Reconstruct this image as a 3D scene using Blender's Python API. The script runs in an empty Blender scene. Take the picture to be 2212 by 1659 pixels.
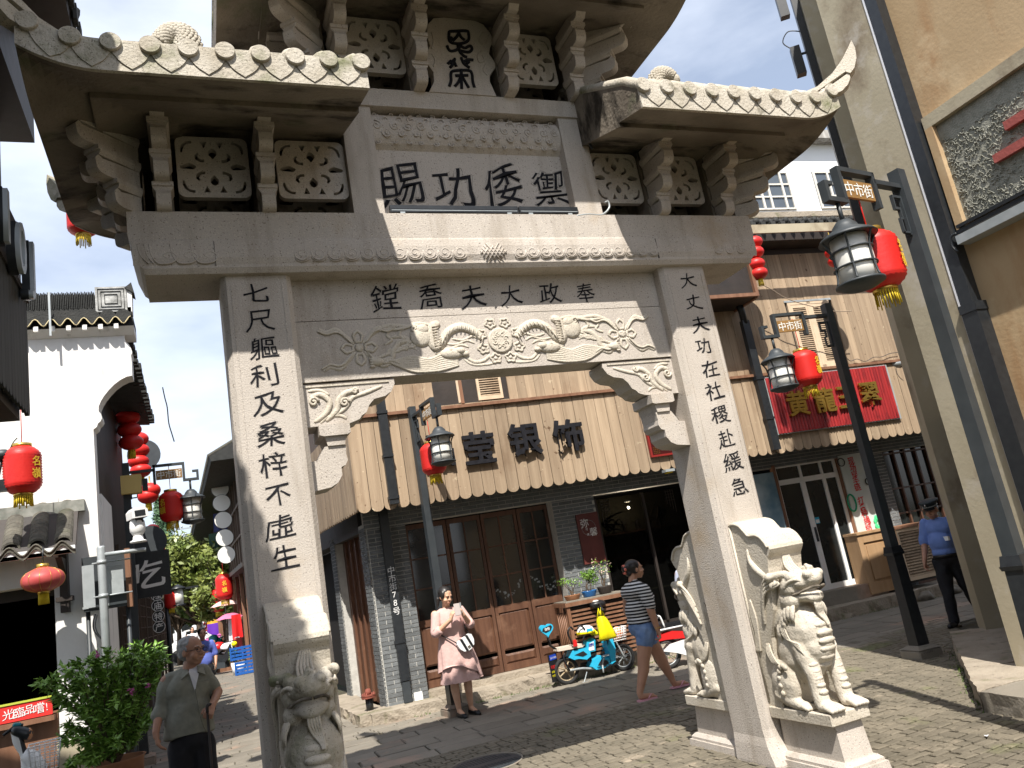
import bpy, bmesh, math, random
import numpy as np
from mathutils import Vector, Matrix, noise
random.seed(7)
PI = math.pi
C = bpy.context.scene.collection
SC = bpy.context.scene
# ---------------------------------------------------------------- camera
FPX, YAW, PITCH, ROLL = 1704.744, .4, .225, -.175
CAM = np.array([0, -5.24, 1.722])
_cy, _sy = math.cos(YAW), math.sin(YAW)
_f = np.array([_sy*math.cos(PITCH), _cy*math.cos(PITCH), math.sin(PITCH)])
_r0 = np.array([_cy, -_sy, 0.]); _u0 = np.cross(_r0, _f)
_r = _r0*math.cos(ROLL)+_u0*math.sin(ROLL); _u = -_r0*math.sin(ROLL)+_u0*math.cos(ROLL)
cd = bpy.data.cameras.new('camera'); cam = bpy.data.objects.new('camera', cd); C.objects.link(cam)
cam.matrix_world = Matrix(((_r[0], _u[0], -_f[0], CAM[0]), (_r[1], _u[1], -_f[1], CAM[1]), (_r[2], _u[2], -_f[2], CAM[2]), (0, 0, 0, 1)))
cd.sensor_fit = 'HORIZONTAL'; cd.sensor_width = 36; cd.lens = 36*FPX/2212; cd.clip_start = .05; cd.clip_end = 2000
SC.camera = cam
# ---------------------------------------------------------------- sky, sun, exposure
SUNL = Vector((.35, 1, -1.52)).normalized()
w = bpy.data.worlds.new('World'); SC.world = w; w.use_nodes = True
nt = w.node_tree; nt.nodes.clear()
def N_(t, **k):
    n = nt.nodes.new(t)
    for a, b in k.items(): setattr(n, a, b)
    return n
out = N_('ShaderNodeOutputWorld'); bg = N_('ShaderNodeBackground'); sky = N_('ShaderNodeTexSky')
sky.sky_type = 'NISHITA'; sky.sun_disc = False; sky.sun_elevation = math.radians(55); sky.sun_rotation = math.radians(199.3)
sky.air_density = 1.0; sky.dust_density = 1.6; sky.ozone_density = 1.2
tc = N_('ShaderNodeTexCoord'); mp = N_('ShaderNodeMapping'); mp.inputs['Scale'].default_value = (1.0, 1.0, 2.6)
nz = N_('ShaderNodeTexNoise'); nz.inputs['Scale'].default_value = 2.1; nz.inputs['Detail'].default_value = 7; nz.inputs['Roughness'].default_value = .52
rp = N_('ShaderNodeValToRGB'); rp.color_ramp.elements[0].position = .36; rp.color_ramp.elements[1].position = .66
rp.color_ramp.elements[0].color = (.25, .25, .25, 1); rp.color_ramp.elements[1].color = (.93, .93, .93, 1)
nz2 = N_('ShaderNodeTexNoise'); nz2.inputs['Scale'].default_value = 3.3; nz2.inputs['Detail'].default_value = 4
cm = N_('ShaderNodeMixRGB'); cm.inputs[1].default_value = (5.5, 6.2, 7.5, 1); cm.inputs[2].default_value = (8.4, 8.7, 9.3, 1)
mx = N_('ShaderNodeMixRGB')
L = nt.links.new
L(tc.outputs['Generated'], mp.inputs[0]); L(mp.outputs[0], nz.inputs[0]); L(mp.outputs[0], nz2.inputs[0]); L(nz.outputs[0], rp.inputs[0])
L(nz2.outputs[0], cm.inputs[0]); L(rp.outputs[0], mx.inputs[0]); L(sky.outputs[0], mx.inputs[1]); L(cm.outputs[0], mx.inputs[2])
L(mx.outputs[0], bg.inputs[0]); bg.inputs[1].default_value = .1; L(bg.outputs[0], out.inputs[0])
sd = bpy.data.lights.new('sun', 'SUN'); sd.energy = 4.6; sd.angle = math.radians(.53); sd.color = (1, .95, .87)
sun = bpy.data.objects.new('sun', sd); C.objects.link(sun); sun.rotation_euler = SUNL.to_track_quat('-Z', 'Y').to_euler(); sun.location = (-3, -9, 15)
vs = SC.view_settings; vs.view_transform = 'Standard'; vs.look = 'None'; vs.gamma = 1; vs.use_curve_mapping = False; vs.exposure = .82
SC.cycles.max_bounces = 6
# ---------------------------------------------------------------- photo measurements -> points on real planes
KK = {'A':(0,0,1.58),'B':(1300,0,1.58),'C':(2568,0,1.58),'D':(0,1000,1.58),'E':(1300,1000,1.58),'F':(2568,1000,1.58),'G':(0,1926,1.58),'H':(1300,1926,1.58),'I':(2568,1926,1.58),
'K':(2500,1900,1.542),'L':(400,800,2.458),'M':(2400,800,2.458),'N':(1100,1350,2.765),'O':(2250,1350,2.765),'P':(0,0,2.458),'Q':(2900,400,2.074),
'R':(0,1000,1.659),'S':(0,1950,1.6175),'T':(2850,1700,1.8435),'U':(3000,0,1.843),'W':(800,2200,2.138),'X':(2050,2150,2.552),'Z':(750,1900,2.07),'AA':(1250,2500,2.949)}
def ray(k, x, y):
    ox, oy, s = KK[k]; vx = (ox+x/s)*.55746; vy = (oy+y/s)*.55746
    return _f*FPX+_r*(vx-1106)-_u*(vy-829.5)
def pln(k, x, y, P, n):
    d = ray(k, x, y); n = np.array(n, float); t = ((np.array(P)-CAM)@n)/(d@n); return Vector(CAM+t*d)
def PY(k, x, y, Y): return pln(k, x, y, (0, Y, 0), (0, 1, 0))
def PXp(k, x, y, X): return pln(k, x, y, (X, 0, 0), (1, 0, 0))
def PZ(k, x, y, Z): return pln(k, x, y, (0, 0, Z), (0, 0, 1))
TH = -.062; FE = Vector((math.cos(TH), math.sin(TH), 0)); FN = Vector((math.sin(TH), -math.cos(TH), 0)); F0 = Vector((2.38, 6.44, 0))
def FW(s, o, z): return F0+FE*s+FN*o+Vector((0, 0, z))
def FM(): return Matrix(((FE.x, -FN.x, 0, F0.x), (FE.y, -FN.y, 0, F0.y), (0, 0, 1, 0), (0, 0, 0, 1)))   # local x=s, y=-outward, z
def PF(k, x, y, d=0):
    q = pln(k, x, y, F0+FN*d, FN)-F0; return q.dot(FE), q.z
# ---------------------------------------------------------------- materials
MATS = {}
def mat(name, c, c2=None, sc=4, rough=.8, bump=0, bsc=40, speck=None, stain=None, stain2=None, metal=0, stretch=None, rnd=0, emit=0, objc=False, detail=5, alpha=1, trans=0, ior=1.45, spec=.4):
    m = bpy.data.materials.new(name); m.use_nodes = True; n = m.node_tree; n.nodes.clear()
    nn = n.nodes.new; lk = n.links.new
    o = nn('ShaderNodeOutputMaterial'); b = nn('ShaderNodeBsdfPrincipled'); lk(b.outputs[0], o.inputs[0])
    b.inputs['Roughness'].default_value = rough; b.inputs['Metallic'].default_value = metal
    b.inputs['Specular IOR Level'].default_value = spec
    if trans: b.inputs['Transmission Weight'].default_value = trans; b.inputs['IOR'].default_value = ior
    if alpha < 1: b.inputs['Alpha'].default_value = alpha
    if objc: g = nn('ShaderNodeTexCoord').outputs['Object']
    else: g = nn('ShaderNodeNewGeometry').outputs['Position']
    if stretch:
        mp = nn('ShaderNodeMapping'); mp.inputs['Scale'].default_value = stretch; lk(g, mp.inputs[0]); gs = mp.outputs[0]
        if rnd:
            oi = nn('ShaderNodeObjectInfo'); ad = nn('ShaderNodeVectorMath'); ad.operation = 'ADD'
            ml = nn('ShaderNodeMath'); ml.operation = 'MULTIPLY'; ml.inputs[1].default_value = 40; lk(oi.outputs['Random'], ml.inputs[0])
            lk(gs, ad.inputs[0]); lk(ml.outputs[0], ad.inputs[1]); gs = ad.outputs[0]
    else: gs = g
    def noise_(s, d, v, r=.5):
        t = nn('ShaderNodeTexNoise'); t.inputs['Scale'].default_value = s; t.inputs['Detail'].default_value = d; t.inputs['Roughness'].default_value = r; lk(v, t.inputs[0]); return t.outputs[0]
    def ramp(v, a, b_):
        r = nn('ShaderNodeMapRange'); r.inputs[1].default_value = a; r.inputs[2].default_value = b_; lk(v, r.inputs[0]); return r.outputs[0]
    def mix(f, a, b_, mode='MIX'):
        q = nn('ShaderNodeMixRGB'); q.blend_type = mode
        if isinstance(f, float): q.inputs[0].default_value = f
        else: lk(f, q.inputs[0])
        for i, v in ((1, a), (2, b_)):
            if isinstance(v, tuple): q.inputs[i].default_value = (*v[:3], 1)
            else: lk(v, q.inputs[i])
        return q.outputs[0]
    col = tuple(c)
    if c2: col = mix(ramp(noise_(sc, detail, gs), .3, .7), tuple(c), tuple(c2))
    if speck:
        for sp in (speck if isinstance(speck, list) else [speck]):
            col = mix(ramp(noise_(sp[1], 2, g), sp[2], sp[2]+.06), col, tuple(sp[0]))
    for st in (stain, stain2):
        if st:
            gg = g
            if len(st) > 4:
                mp2 = nn('ShaderNodeMapping'); mp2.inputs['Scale'].default_value = st[4]; lk(g, mp2.inputs[0]); gg = mp2.outputs[0]
            col = mix(ramp(noise_(st[1], 6, gg, .62), st[2], st[3]), col, tuple(st[0]))
    if rnd:
        oi2 = nn('ShaderNodeObjectInfo'); rr = nn('ShaderNodeMapRange'); rr.inputs[3].default_value = 1-rnd; rr.inputs[4].default_value = 1+rnd*.6; lk(oi2.outputs['Random'], rr.inputs[0])
        cb = nn('ShaderNodeCombineXYZ')
        for i in range(3): lk(rr.outputs[0], cb.inputs[i])
        col = mix(1.0, col, cb.outputs[0], 'MULTIPLY')
    if isinstance(col, tuple): b.inputs['Base Color'].default_value = (*col[:3], 1)
    else: lk(col, b.inputs['Base Color'])
    if emit:
        b.inputs['Emission Strength'].default_value = emit
        if isinstance(col, tuple): b.inputs['Emission Color'].default_value = (*col[:3], 1)
        else: lk(col, b.inputs['Emission Color'])
    if bump:
        bp_ = nn('ShaderNodeBump'); bp_.inputs['Strength'].default_value = bump; bp_.inputs['Distance'].default_value = .02
        lk(noise_(bsc, 5, gs), bp_.inputs['Height']); lk(bp_.outputs[0], b.inputs['Normal'])
    MATS[name] = m; return m
G0 = (.47, .405, .33)
granite = mat('granite', (.50, .452, .402), (.42, .376, .33), 1.6, .72, .25, 90, speck=[((.16, .13, .11), 95, .64), ((.60, .54, .46), 140, .60)], stain=((.38, .27, .15), 1.3, .58, .85), stain2=((.25, .205, .155), 3.2, .53, .86, (1.5, 1.5, .22)))
granite_pale = mat('granite_pale', (.57, .52, .44), (.48, .43, .35), 3, .75, .3, 70, speck=[((.25, .21, .17), 120, .62)], stain=((.33, .28, .20), 2.2, .55, .85))
granite_stained_shaded = mat('granite_stained_shaded', (.25, .215, .17), (.14, .115, .088), 2.2, .85, .4, 30, speck=[((.10, .085, .07), 90, .66)], stain=((.035, .028, .02), 1.7, .53, .66, (1, 2.2, 1)), stain2=((.10, .11, .06), 3.1, .60, .78))  # real stains, colour darkened further to stand in for shade under the eaves
granite_mossy = mat('granite_mossy', (.52, .48, .41), (.38, .34, .27), 5, .85, .4, 50, speck=[((.16, .14, .11), 110, .62)], stain=((.13, .14, .06), 2.4, .52, .68), stain2=((.09, .08, .05), 5.2, .58, .74))
ink = mat('black_paint', (.008, .008, .011), (.02, .02, .024), 12, .75, spec=.15)
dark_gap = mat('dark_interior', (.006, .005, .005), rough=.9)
plaster_w = mat('white_plaster', (.80, .79, .76), (.70, .69, .67), 1.6, .9, .15, 18, stain=((.38, .37, .34), 2.0, .58, .80, (3, 3, .4)), stain2=((.5, .49, .46), 9, .66, .72))
plaster_far = mat('pale_plaster', (.80, .81, .82), (.74, .75, .76), 1.2, .9, stain=((.55, .52, .47), 1.2, .62, .8, (3, 3, .4)))
wood_l = mat('weathered_pine', (.42, .315, .212), (.29, .21, .137), 1.0, .78, .3, 5, stretch=(16, 16, .8), rnd=.22, stain=((.50, .40, .27), 7, .66, .70, (1, 1, 1.6)), stain2=((.16, .09, .045), 1.1, .56, .80, (1, 1, .5)), speck=[((.13, .075, .04), 13, .70)])
wood_edge = mat('pine_edge', (.66, .52, .37), (.55, .42, .29), 8, .8)
wood_d = mat('dark_stained_wood', (.15, .072, .042), (.085, .038, .022), 1.0, .5, .2, 5, stretch=(16, 16, 1), rnd=.14, stain=((.22, .12, .075), 3, .58, .8))
wood_m = mat('red_brown_wood', (.26, .135, .08), (.17, .08, .045), 1.0, .5, .15, 5, stretch=(12, 12, 1.2), rnd=.12)
wood_k = mat('black_wood', (.022, .018, .016), (.04, .03, .025), 3, .6, .2, 10)
wood_row = mat('old_dark_timber', (.115, .078, .055), (.06, .04, .028), 1, .7, .2, 6, stretch=(10, 10, 1), rnd=.2)
brick_m = mat('grey_brick', (.125, .135, .14), (.185, .195, .20), 9, .85, .35, 60, rnd=.22, stain=((.07, .075, .075), 2, .6, .8))
mortar = mat('pale_mortar', (.55, .54, .50), (.44, .43, .40), 12, .9, .3, 60)
metal_k = mat('black_metal', (.012, .014, .017), (.022, .025, .028), 20, .38, spec=.5)
metal_g = mat('charcoal_painted_steel', (.026, .032, .037), (.038, .045, .05), 8, .5, spec=.5)
steel = mat('galvanised_steel', (.42, .45, .46), (.34, .37, .38), 10, .45, metal=.3, stain=((.25, .24, .22), 3, .6, .8))
glass_d = mat('dark_glass', (.012, .014, .015), (.022, .025, .025), 2, .08, spec=.6)
glass_c = mat('curtained_glass', (.05, .11, .14), (.10, .19, .22), 6, .1, spec=.6)
lampglass = mat('milky_glass', (.78, .77, .72), rough=.4)
red_s = mat('red_lantern_silk', (.62, .022, .016), (.54, .016, .014), 6, .45, .1, 30)
red_p = mat('faded_red_lantern_silk', (.52, .10, .09), (.42, .055, .055), 5, .5)
gold = mat('gold_metal', (.62, .42, .10), rough=.3, metal=.9)
yellow = mat('yellow_fringe', (.72, .55, .03), (.60, .42, .02), 30, .7)
gold_txt = mat('gold_print', (.80, .52, .04), rough=.5)
tile_k = mat('black_roof_tile', (.016, .017, .016), (.036, .036, .033), 7, .8, .4, 60)
tile_o = mat('old_grey_roof_tile', (.065, .060, .050), (.135, .125, .10), 9, .9, .5, 50, rnd=.2, stain=((.06, .065, .035), 4, .55, .75))
concrete = mat('ochre_render', (.42, .37, .27), (.34, .295, .205), 1.4, .9, .12, 30, stain=((.19, .145, .095), 1.5, .54, .72, (1, 1, .6)), stain2=((.47, .43, .37), 2.3, .56, .76))
orange_w = mat('orange_render', (.47, .34, .20), (.38, .265, .145), 1.1, .9, .12, 30, stain=((.33, .18, .08), 1.0, .50, .74, (1, 2.5, .6)), stain2=((.58, .45, .28), 1.7, .58, .8))
stucco = mat('grey_rough_stucco', (.30, .295, .25), (.20, .20, .165), 14, .95, .5, 60)
red_tile = mat('brick_red_slat', (.34, .085, .07), (.28, .065, .055), 12, .75, .2, 40)
cob = mat("granite_sett", (.165, .142, .105), (.11, .096, .07), 4, .8, .5, 45, rnd=.20, stain=((.13, .14, .055), 1.1, .58, .74), stain2=((.34, .28, .21), 2.6, .6, .75))
slab_m = mat('stone_slab', (.235, .21, .17), (.175, .155, .125), 2, .75, .3, 50, speck=[((.18, .17, .15), 90, .62)], rnd=.16, stain=((.34, .23, .17), .9, .55, .7))
earth = mat('dirt_joint', (.045, .038, .026), (.075, .068, .04), 6, .95, .5, 50, stain=((.06, .085, .02), 1.4, .5, .7))
kerbm = mat('rough_kerb_stone', (.36, .31, .245), (.26, .22, .17), 4, .9, .8, 30, stain=((.10, .105, .04), 2.5, .56, .72), stain2=((.10, .08, .06), 6, .6, .75))
leafm = mat('shrub_leaf', (.10, .21, .03), (.20, .34, .055), 9, .4, spec=.5)
leafd = mat('tree_leaf', (.06, .11, .025), (.12, .18, .04), 1.5, .5, spec=.4)
leafy = mat('magnolia_leaf', (.10, .145, .03), (.22, .25, .06), 1.1, .45, spec=.5)
conif = mat('conifer_leaf', (.05, .11, .055), (.09, .16, .08), 1.2, .8)
bark = mat('bark', (.11, .08, .055), (.07, .05, .035), 10, .9, .4, 30)
terra = mat('terracotta', (.36, .17, .085), (.28, .13, .07), 6, .8)
skin_a = mat('skin_tanned', (.47, .26, .165), (.42, .22, .14), 12, .5)
skin_b = mat('skin_fair', (.62, .38, .26), (.55, .32, .21), 12, .5)
skin_c = mat('skin_aged', (.43, .235, .155), (.37, .19, .125), 16, .5)
hair_k = mat('black_hair', (.012, .010, .010), (.03, .026, .024), 60, .4)
hair_g = mat('grey_hair', (.36, .36, .355), (.20, .20, .20), 45, .7)
def solid(name, c, r=.6, **k): return mat(name, c, rough=r, **k)
white_p = solid('white_paint', (.78, .78, .77), .4); red_c = solid('red_paint', (.60, .02, .02), .35); blue_p = solid('sky_blue_plastic', (.03, .42, .66), .3)
black_p = solid('black_plastic', (.014, .014, .016), .4); yellow_b = solid('yellow_plastic_bag', (.86, .76, .01), .35)
rubber = solid('rubber', (.018, .018, .018), .8); chrome = solid('chrome', (.55, .56, .57), .2, metal=1)
pinkcloth = mat('dusty_pink_linen', (.60, .40, .365), (.53, .34, .31), 25, .9, .3, 14, objc=True)
greyshirt = mat('grey_green_linen', (.25, .25, .205), (.20, .20, .165), 30, .9, .25, 12, objc=True)
trouser_k = mat('black_trouser_cloth', (.010, .010, .013), (.016, .016, .020), 20, .85)
denim = mat('faded_denim', (.10, .18, .36), (.19, .28, .45), 12, .85, .2, 60, objc=True)
blueshirt = mat('pale_blue_shirt', (.15, .24, .55), (.12, .20, .48), 8, .75, .2, 12, objc=True)
whitecloth = mat('white_cotton', (.74, .74, .76), (.64, .64, .68), 10, .9)
# ---------------------------------------------------------------- geometry helpers
class MB:
    def __init__(s): s.v = []; s.f = []; s.sm = []
    def add(s, vs_, fs, sm=False):
        b = len(s.v); s.v += [tuple(q) for q in vs_]; s.f += [tuple(b+i for i in f) for f in fs]; s.sm += [sm]*len(fs); return s
    def box(s, c, d, M=None, bev=0):
        x, y, z = d[0]/2, d[1]/2, d[2]/2
        if bev:
            b_ = bev; P = []
            for sz in (-1, 1):
                for (px, py) in ((-1, -1), (1, -1), (1, 1), (-1, 1)): pass
            vs_ = []
            for z_, k in ((-z, 0), (-z+b_, 1), (z-b_, 1), (z, 0)):
                i = b_ if not k else 0
                for px, py, ax in ((-1, -1, 0), (1, -1, 1), (1, 1, 2), (-1, 1, 3)):
                    X = px*(x-i); Y = py*(y-i)
                    vs_ += [(X if not k else px*x, Y if k == 0 else py*(y-b_), z_), (X if k == 0 else px*(x-b_), Y if not k else py*y, z_)]
            # octagonal rings
            rings = []
            for z_, ins in ((-z, b_), (-z+b_, 0), (z-b_, 0), (z, b_)):
                xx, yy = x-ins, y-ins; c_ = b_*.7
                rings.append([(-xx+c_, -yy, z_), (xx-c_, -yy, z_), (xx, -yy+c_, z_), (xx, yy-c_, z_), (xx-c_, yy, z_), (-xx+c_, yy, z_), (-xx, yy-c_, z_), (-xx, -yy+c_, z_)])
            vs_ = [p for r_ in rings for p in r_]; fs = [tuple(range(7, -1, -1)), tuple(range(24, 32))]
            for r_ in range(3):
                for i in range(8): j = (i+1) % 8; fs.append((r_*8+i, r_*8+j, (r_+1)*8+j, (r_+1)*8+i))
        else:
            vs_ = [(px*x, py*y, pz*z) for pz in (-1, 1) for px, py in ((-1, -1), (1, -1), (1, 1), (-1, 1))]
            fs = [(3, 2, 1, 0), (4, 5, 6, 7), (0, 1, 5, 4), (1, 2, 6, 5), (2, 3, 7, 6), (3, 0, 4, 7)]
        c = Vector(c)
        if M is None: vs_ = [Vector(p)+c for p in vs_]
        else: vs_ = [M @ (Vector(p)+c) for p in vs_]
        return s.add(vs_, fs)
    def bx(s, x0, x1, y0, y1, z0, z1, M=None, bev=0):
        return s.box(((x0+x1)/2, (y0+y1)/2, (z0+z1)/2), (abs(x1-x0), abs(y1-y0), abs(z1-z0)), M, bev)
    def prism(s, pts, a, b, ax='y', M=None):
        """pts 2D polygon extruded from a to b along axis; ax y: pts=(x,z); x: (y,z); z: (x,y)"""
        def q(p, t):
            v = (p[0], t, p[1]) if ax == 'y' else ((t, p[0], p[1]) if ax == 'x' else (p[0], p[1], t))
            return M @ Vector(v) if M is not None else Vector(v)
        n = len(pts); vs_ = [q(p, a) for p in pts]+[q(p, b) for p in pts]
        fs = [tuple(range(n)), tuple(range(2*n-1, n-1, -1))]+[(i, (i+1) % n, n+(i+1) % n, n+i) for i in range(n)]
        return s.add(vs_, fs)
    def tube(s, path, r, n=8, cap=True, flat=None, sm=True, closed=False):
        path = [Vector(p) for p in path]; m = len(path)
        rs = r if isinstance(r, (list, tuple)) else [r]*m
        t0 = (path[1]-path[0]).normalized(); up = Vector((0, 0, 1)) if abs(t0.z) < .9 else Vector((0, 1, 0))
        if flat is not None: up = Vector(flat[0])
        nrm = (up-t0*up.dot(t0)).normalized(); vs_ = []
        for i, p in enumerate(path):
            a = path[i-1] if i else (path[-1] if closed else p); b = path[i+1] if i < m-1 else (path[0] if closed else p)
            t = (b-a).normalized() if (b-a).length > 1e-9 else t0
            nrm = (nrm-t*nrm.dot(t))
            if nrm.length < 1e-6: nrm = t.orthogonal()
            nrm.normalize(); bn = t.cross(nrm); k = flat[1] if flat else 1
            for j in range(n):
                an = 2*PI*j/n; vs_.append(p+nrm*math.cos(an)*rs[i]*k+bn*math.sin(an)*rs[i])
        fs = [(i*n+j, i*n+(j+1) % n, (i+1)*n+(j+1) % n, (i+1)*n+j) for i in range(m-1) for j in range(n)]
        if closed: fs += [((m-1)*n+j, (m-1)*n+(j+1) % n, (j+1) % n, j) for j in range(n)]
        elif cap: fs += [tuple(range(n-1, -1, -1)), tuple((m-1)*n+j for j in range(n))]
        return s.add(vs_, fs, sm)
    def lathe(s, prof, c=(0, 0, 0), n=20, M=None, sm=True, sx=1, sy=1):
        vs_ = []
        for r, z in prof:
            for j in range(n):
                a = 2*PI*j/n; v = Vector((c[0]+r*math.cos(a)*sx, c[1]+r*math.sin(a)*sy, c[2]+z)); vs_.append(M @ v if M is not None else v)
        m = len(prof); fs = [(i*n+j, i*n+(j+1) % n, (i+1)*n+(j+1) % n, (i+1)*n+j) for i in range(m-1) for j in range(n)]
        fs += [tuple(range(n-1, -1, -1)), tuple((m-1)*n+j for j in range(n))]
        return s.add(vs_, fs, sm)
    def ell(s, c, r, n=14, M=None, rot=None):
        vs_ = []; m = n//2+1; R = rot.to_matrix() if rot is not None else None
        for i in range(1, m):
            ph = PI*i/m
            for j in range(n):
                a = 2*PI*j/n; v = Vector((r[0]*math.sin(ph)*math.cos(a), r[1]*math.sin(ph)*math.sin(a), r[2]*math.cos(ph)))
                if R: v = R @ v
                v += Vector(c); vs_.append(M @ v if M is not None else v)
        k = m-1; T = Vector((0, 0, r[2])); B = Vector((0, 0, -r[2]))
        if R: T = R @ T; B = R @ B
        T += Vector(c); B += Vector(c)
        if M is not None: T = M @ T; B = M @ B
        vs_ += [T, B]; fs = [(i*n+j, (i+1)*n+j, (i+1)*n+(j+1) % n, i*n+(j+1) % n) for i in range(k-1) for j in range(n)]
        fs += [(k*n, j, (j+1) % n) for j in range(n)]+[(k*n+1, (k-1)*n+(j+1) % n, (k-1)*n+j) for j in range(n)]
        return s.add(vs_, fs, True)
    def cap(s, p, q, r1, r2, n=12):
        p, q = Vector(p), Vector(q); d = (q-p)
        if d.length < 1e-6: return s.ell(p, (r1,)*3, n)
        t = d.normalized(); path = []; rs = []
        for a in (-90, -60, -30, 0): path.append(p+t*r1*math.sin(math.radians(a))); rs.append(max(r1*math.cos(math.radians(a)), .0005))
        for a in (0, 30, 60, 90): path.append(q+t*r2*math.sin(math.radians(a))); rs.append(max(r2*math.cos(math.radians(a)), .0005))
        return s.tube(path, rs, n)
    def build(s, name, m, parent=None, label=None, cat=None, group=None, kind=None, smooth=None):
        me = bpy.data.meshes.new(name); me.from_pydata(s.v, [], s.f)
        fl = s.sm if smooth is None else [smooth]*len(s.f)
        me.polygons.foreach_set('use_smooth', fl)
        ms = m if isinstance(m, (list, tuple)) else [m]
        for q in ms: me.materials.append(q)
        me.update(); return link(name, me, parent, label, cat, group, kind)
def link(name, me, parent=None, label=None, cat=None, group=None, kind=None):
    o = bpy.data.objects.new(name, me); C.objects.link(o)
    if parent is not None:
        o.parent = parent; o.matrix_parent_inverse = wm(parent).inverted()
    tag(o, label, cat, group, kind); return o
def wm(o):
    M = Matrix.LocRotScale(o.location, o.rotation_euler, o.scale)
    return wm(o.parent) @ o.matrix_parent_inverse @ M if o.parent else M
def tag(o, label=None, cat=None, group=None, kind=None):
    if label: o['label'] = label
    if cat: o['category'] = cat
    if group: o['group'] = group
    if kind: o['kind'] = kind
    return o
def thing(name, label, cat, loc=(0, 0, 0), group=None, rz=0):
    o = bpy.data.objects.new(name, None); C.objects.link(o); o.location = loc; o.rotation_euler = (0, 0, rz); o.empty_display_size = .1
    return tag(o, label, cat, group)
def copy_tree(o, loc=None, rz=None, label=None, scale=None, parent=None):
    c = o.copy(); C.objects.link(c)
    if parent is not None: c.parent = parent
    for ch in list(o.children): copy_tree(ch, parent=c)
    if loc is not None: c.location = loc
    if rz is not None: c.rotation_euler = (0, 0, rz)
    if scale is not None: c.scale = (scale,)*3
    if label: c['label'] = label
    return c
def ev_mesh(o, name):
    dg = bpy.context.evaluated_depsgraph_get(); dg.update(); me = bpy.data.meshes.new_from_object(o.evaluated_get(dg)); me.name = name; return me
def sculpt(mb, name, m, parent=None, vox=.01, sm=2, noise_amt=0, noise_s=8, **kw):
    me = bpy.data.meshes.new('t'); me.from_pydata(mb.v, [], mb.f); o = bpy.data.objects.new('t', me); C.objects.link(o)
    r = o.modifiers.new('r', 'REMESH'); r.mode = 'VOXEL'; r.voxel_size = vox; r.adaptivity = 0
    if sm: q = o.modifiers.new('s', 'SMOOTH'); q.iterations = sm; q.factor = .5
    me2 = ev_mesh(o, name); bpy.data.objects.remove(o)
    if noise_amt:
        me2.update(); nn = [v.normal.copy() for v in me2.vertices]
        for v, n_ in zip(me2.vertices, nn): v.co += n_*noise.noise(v.co*noise_s)*noise_amt
    me2.polygons.foreach_set('use_smooth', [True]*len(me2.polygons)); me2.materials.clear(); me2.materials.append(m); me2.update()
    return link(name, me2, parent, **kw)
_tc = {}
def glyph(ch, bold=0, ext=.01, warp=0):
    """centred unit-height character mesh in xz-plane, front towards -y"""
    key = (ch, bold, ext, warp)
    if key in _tc: return _tc[key]
    cu = bpy.data.curves.new('txt', 'FONT'); cu.body = ch; cu.size = 1; cu.offset = bold; cu.extrude = ext/2; cu.resolution_u = 3
    o = bpy.data.objects.new('txt', cu); C.objects.link(o); me = ev_mesh(o, 'character'); bpy.data.objects.remove(o)
    n = len(me.vertices); co = np.empty(n*3); me.vertices.foreach_get('co', co); co = co.reshape(-1, 3)
    x, y, z = co[:, 0].copy(), co[:, 1].copy(), co[:, 2].copy()
    x -= (x.max()+x.min())/2; y -= (y.max()+y.min())/2
    if warp:
        N2 = np.zeros((n, 2))
        for p in me.polygons:
            if abs(p.normal.z) < .5:
                for v in p.vertices: N2[v] += (p.normal.x, p.normal.y)
        N2 /= np.maximum(np.linalg.norm(N2, axis=1), 1e-6)[:, None]
        s_ = sum(map(ord, ch)) % 97; X = x.copy(); Y = y.copy()
        w1 = np.array([noise.noise_vector(Vector((a*1.6+s_, b*1.6, 3.1))) for a, b in zip(X, Y)])
        w3 = np.array([noise.noise(Vector((a*4.2+s_, b*4.2, 5.1))) for a, b in zip(X, Y)])
        x = X+N2[:, 0]*(.022+.04*w3)*warp; y = Y+N2[:, 1]*(.004+.04*w3)*warp
        x = x+w1[:, 0]*.10*warp; y = y+w1[:, 1]*.08*warp+X*.15*warp-.10*warp*np.maximum(X, 0)*np.maximum(-Y, 0)*2
        x += np.sign(X)*np.maximum(-Y, 0)*abs(X)*.25*warp
    co = np.stack([x, -z, y], 1); me.vertices.foreach_set('co', co.ravel()); me.update()
    _tc[key] = me; return me
def char(ch, pos, size, m, parent, M=None, bold=.01, ext=.01, warp=0, rot=0, sx=1, name='character', **kw):
    """pos world centre; M 3x3 orientation whose -y faces the viewer"""
    me = glyph(ch, bold, ext, warp).copy(); me.materials.clear(); me.materials.append(m)
    R = (M if M is not None else Matrix.Identity(3)) @ Matrix.Rotation(rot, 3, 'Y')
    T = Matrix.Translation(pos) @ R.to_4x4() @ Matrix.Diagonal((size*sx, size, size, 1)); me.transform(T)
    return link(name, me, parent, **kw)
RF = Matrix.Rotation(TH, 3, 'Z')          # facade orientation
def spiral(c, r, turns=1.6, a0=0, dirn=1, n=22, ax='y', Y=0):
    pts = []
    for i in range(n):
        t = i/(n-1); a = a0+dirn*turns*2*PI*t; q = r*(1-t*.85); pts.append((c[0]+q*math.cos(a), Y, c[1]+q*math.sin(a)))
    return pts
def smooth_path(pts, k=6):
    pts = [Vector(p) for p in pts]; out_ = []
    for i in range(len(pts)-1):
        p0 = pts[max(i-1, 0)]; p1 = pts[i]; p2 = pts[i+1]; p3 = pts[min(i+2, len(pts)-1)]
        for j in range(k):
            t = j/k; out_.append(.5*((2*p1)+(p2-p0)*t+(2*p0-5*p1+4*p2-p3)*t*t+(3*p1-p0-3*p2+p3)*t**3))
    out_.append(pts[-1]); return out_
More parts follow.
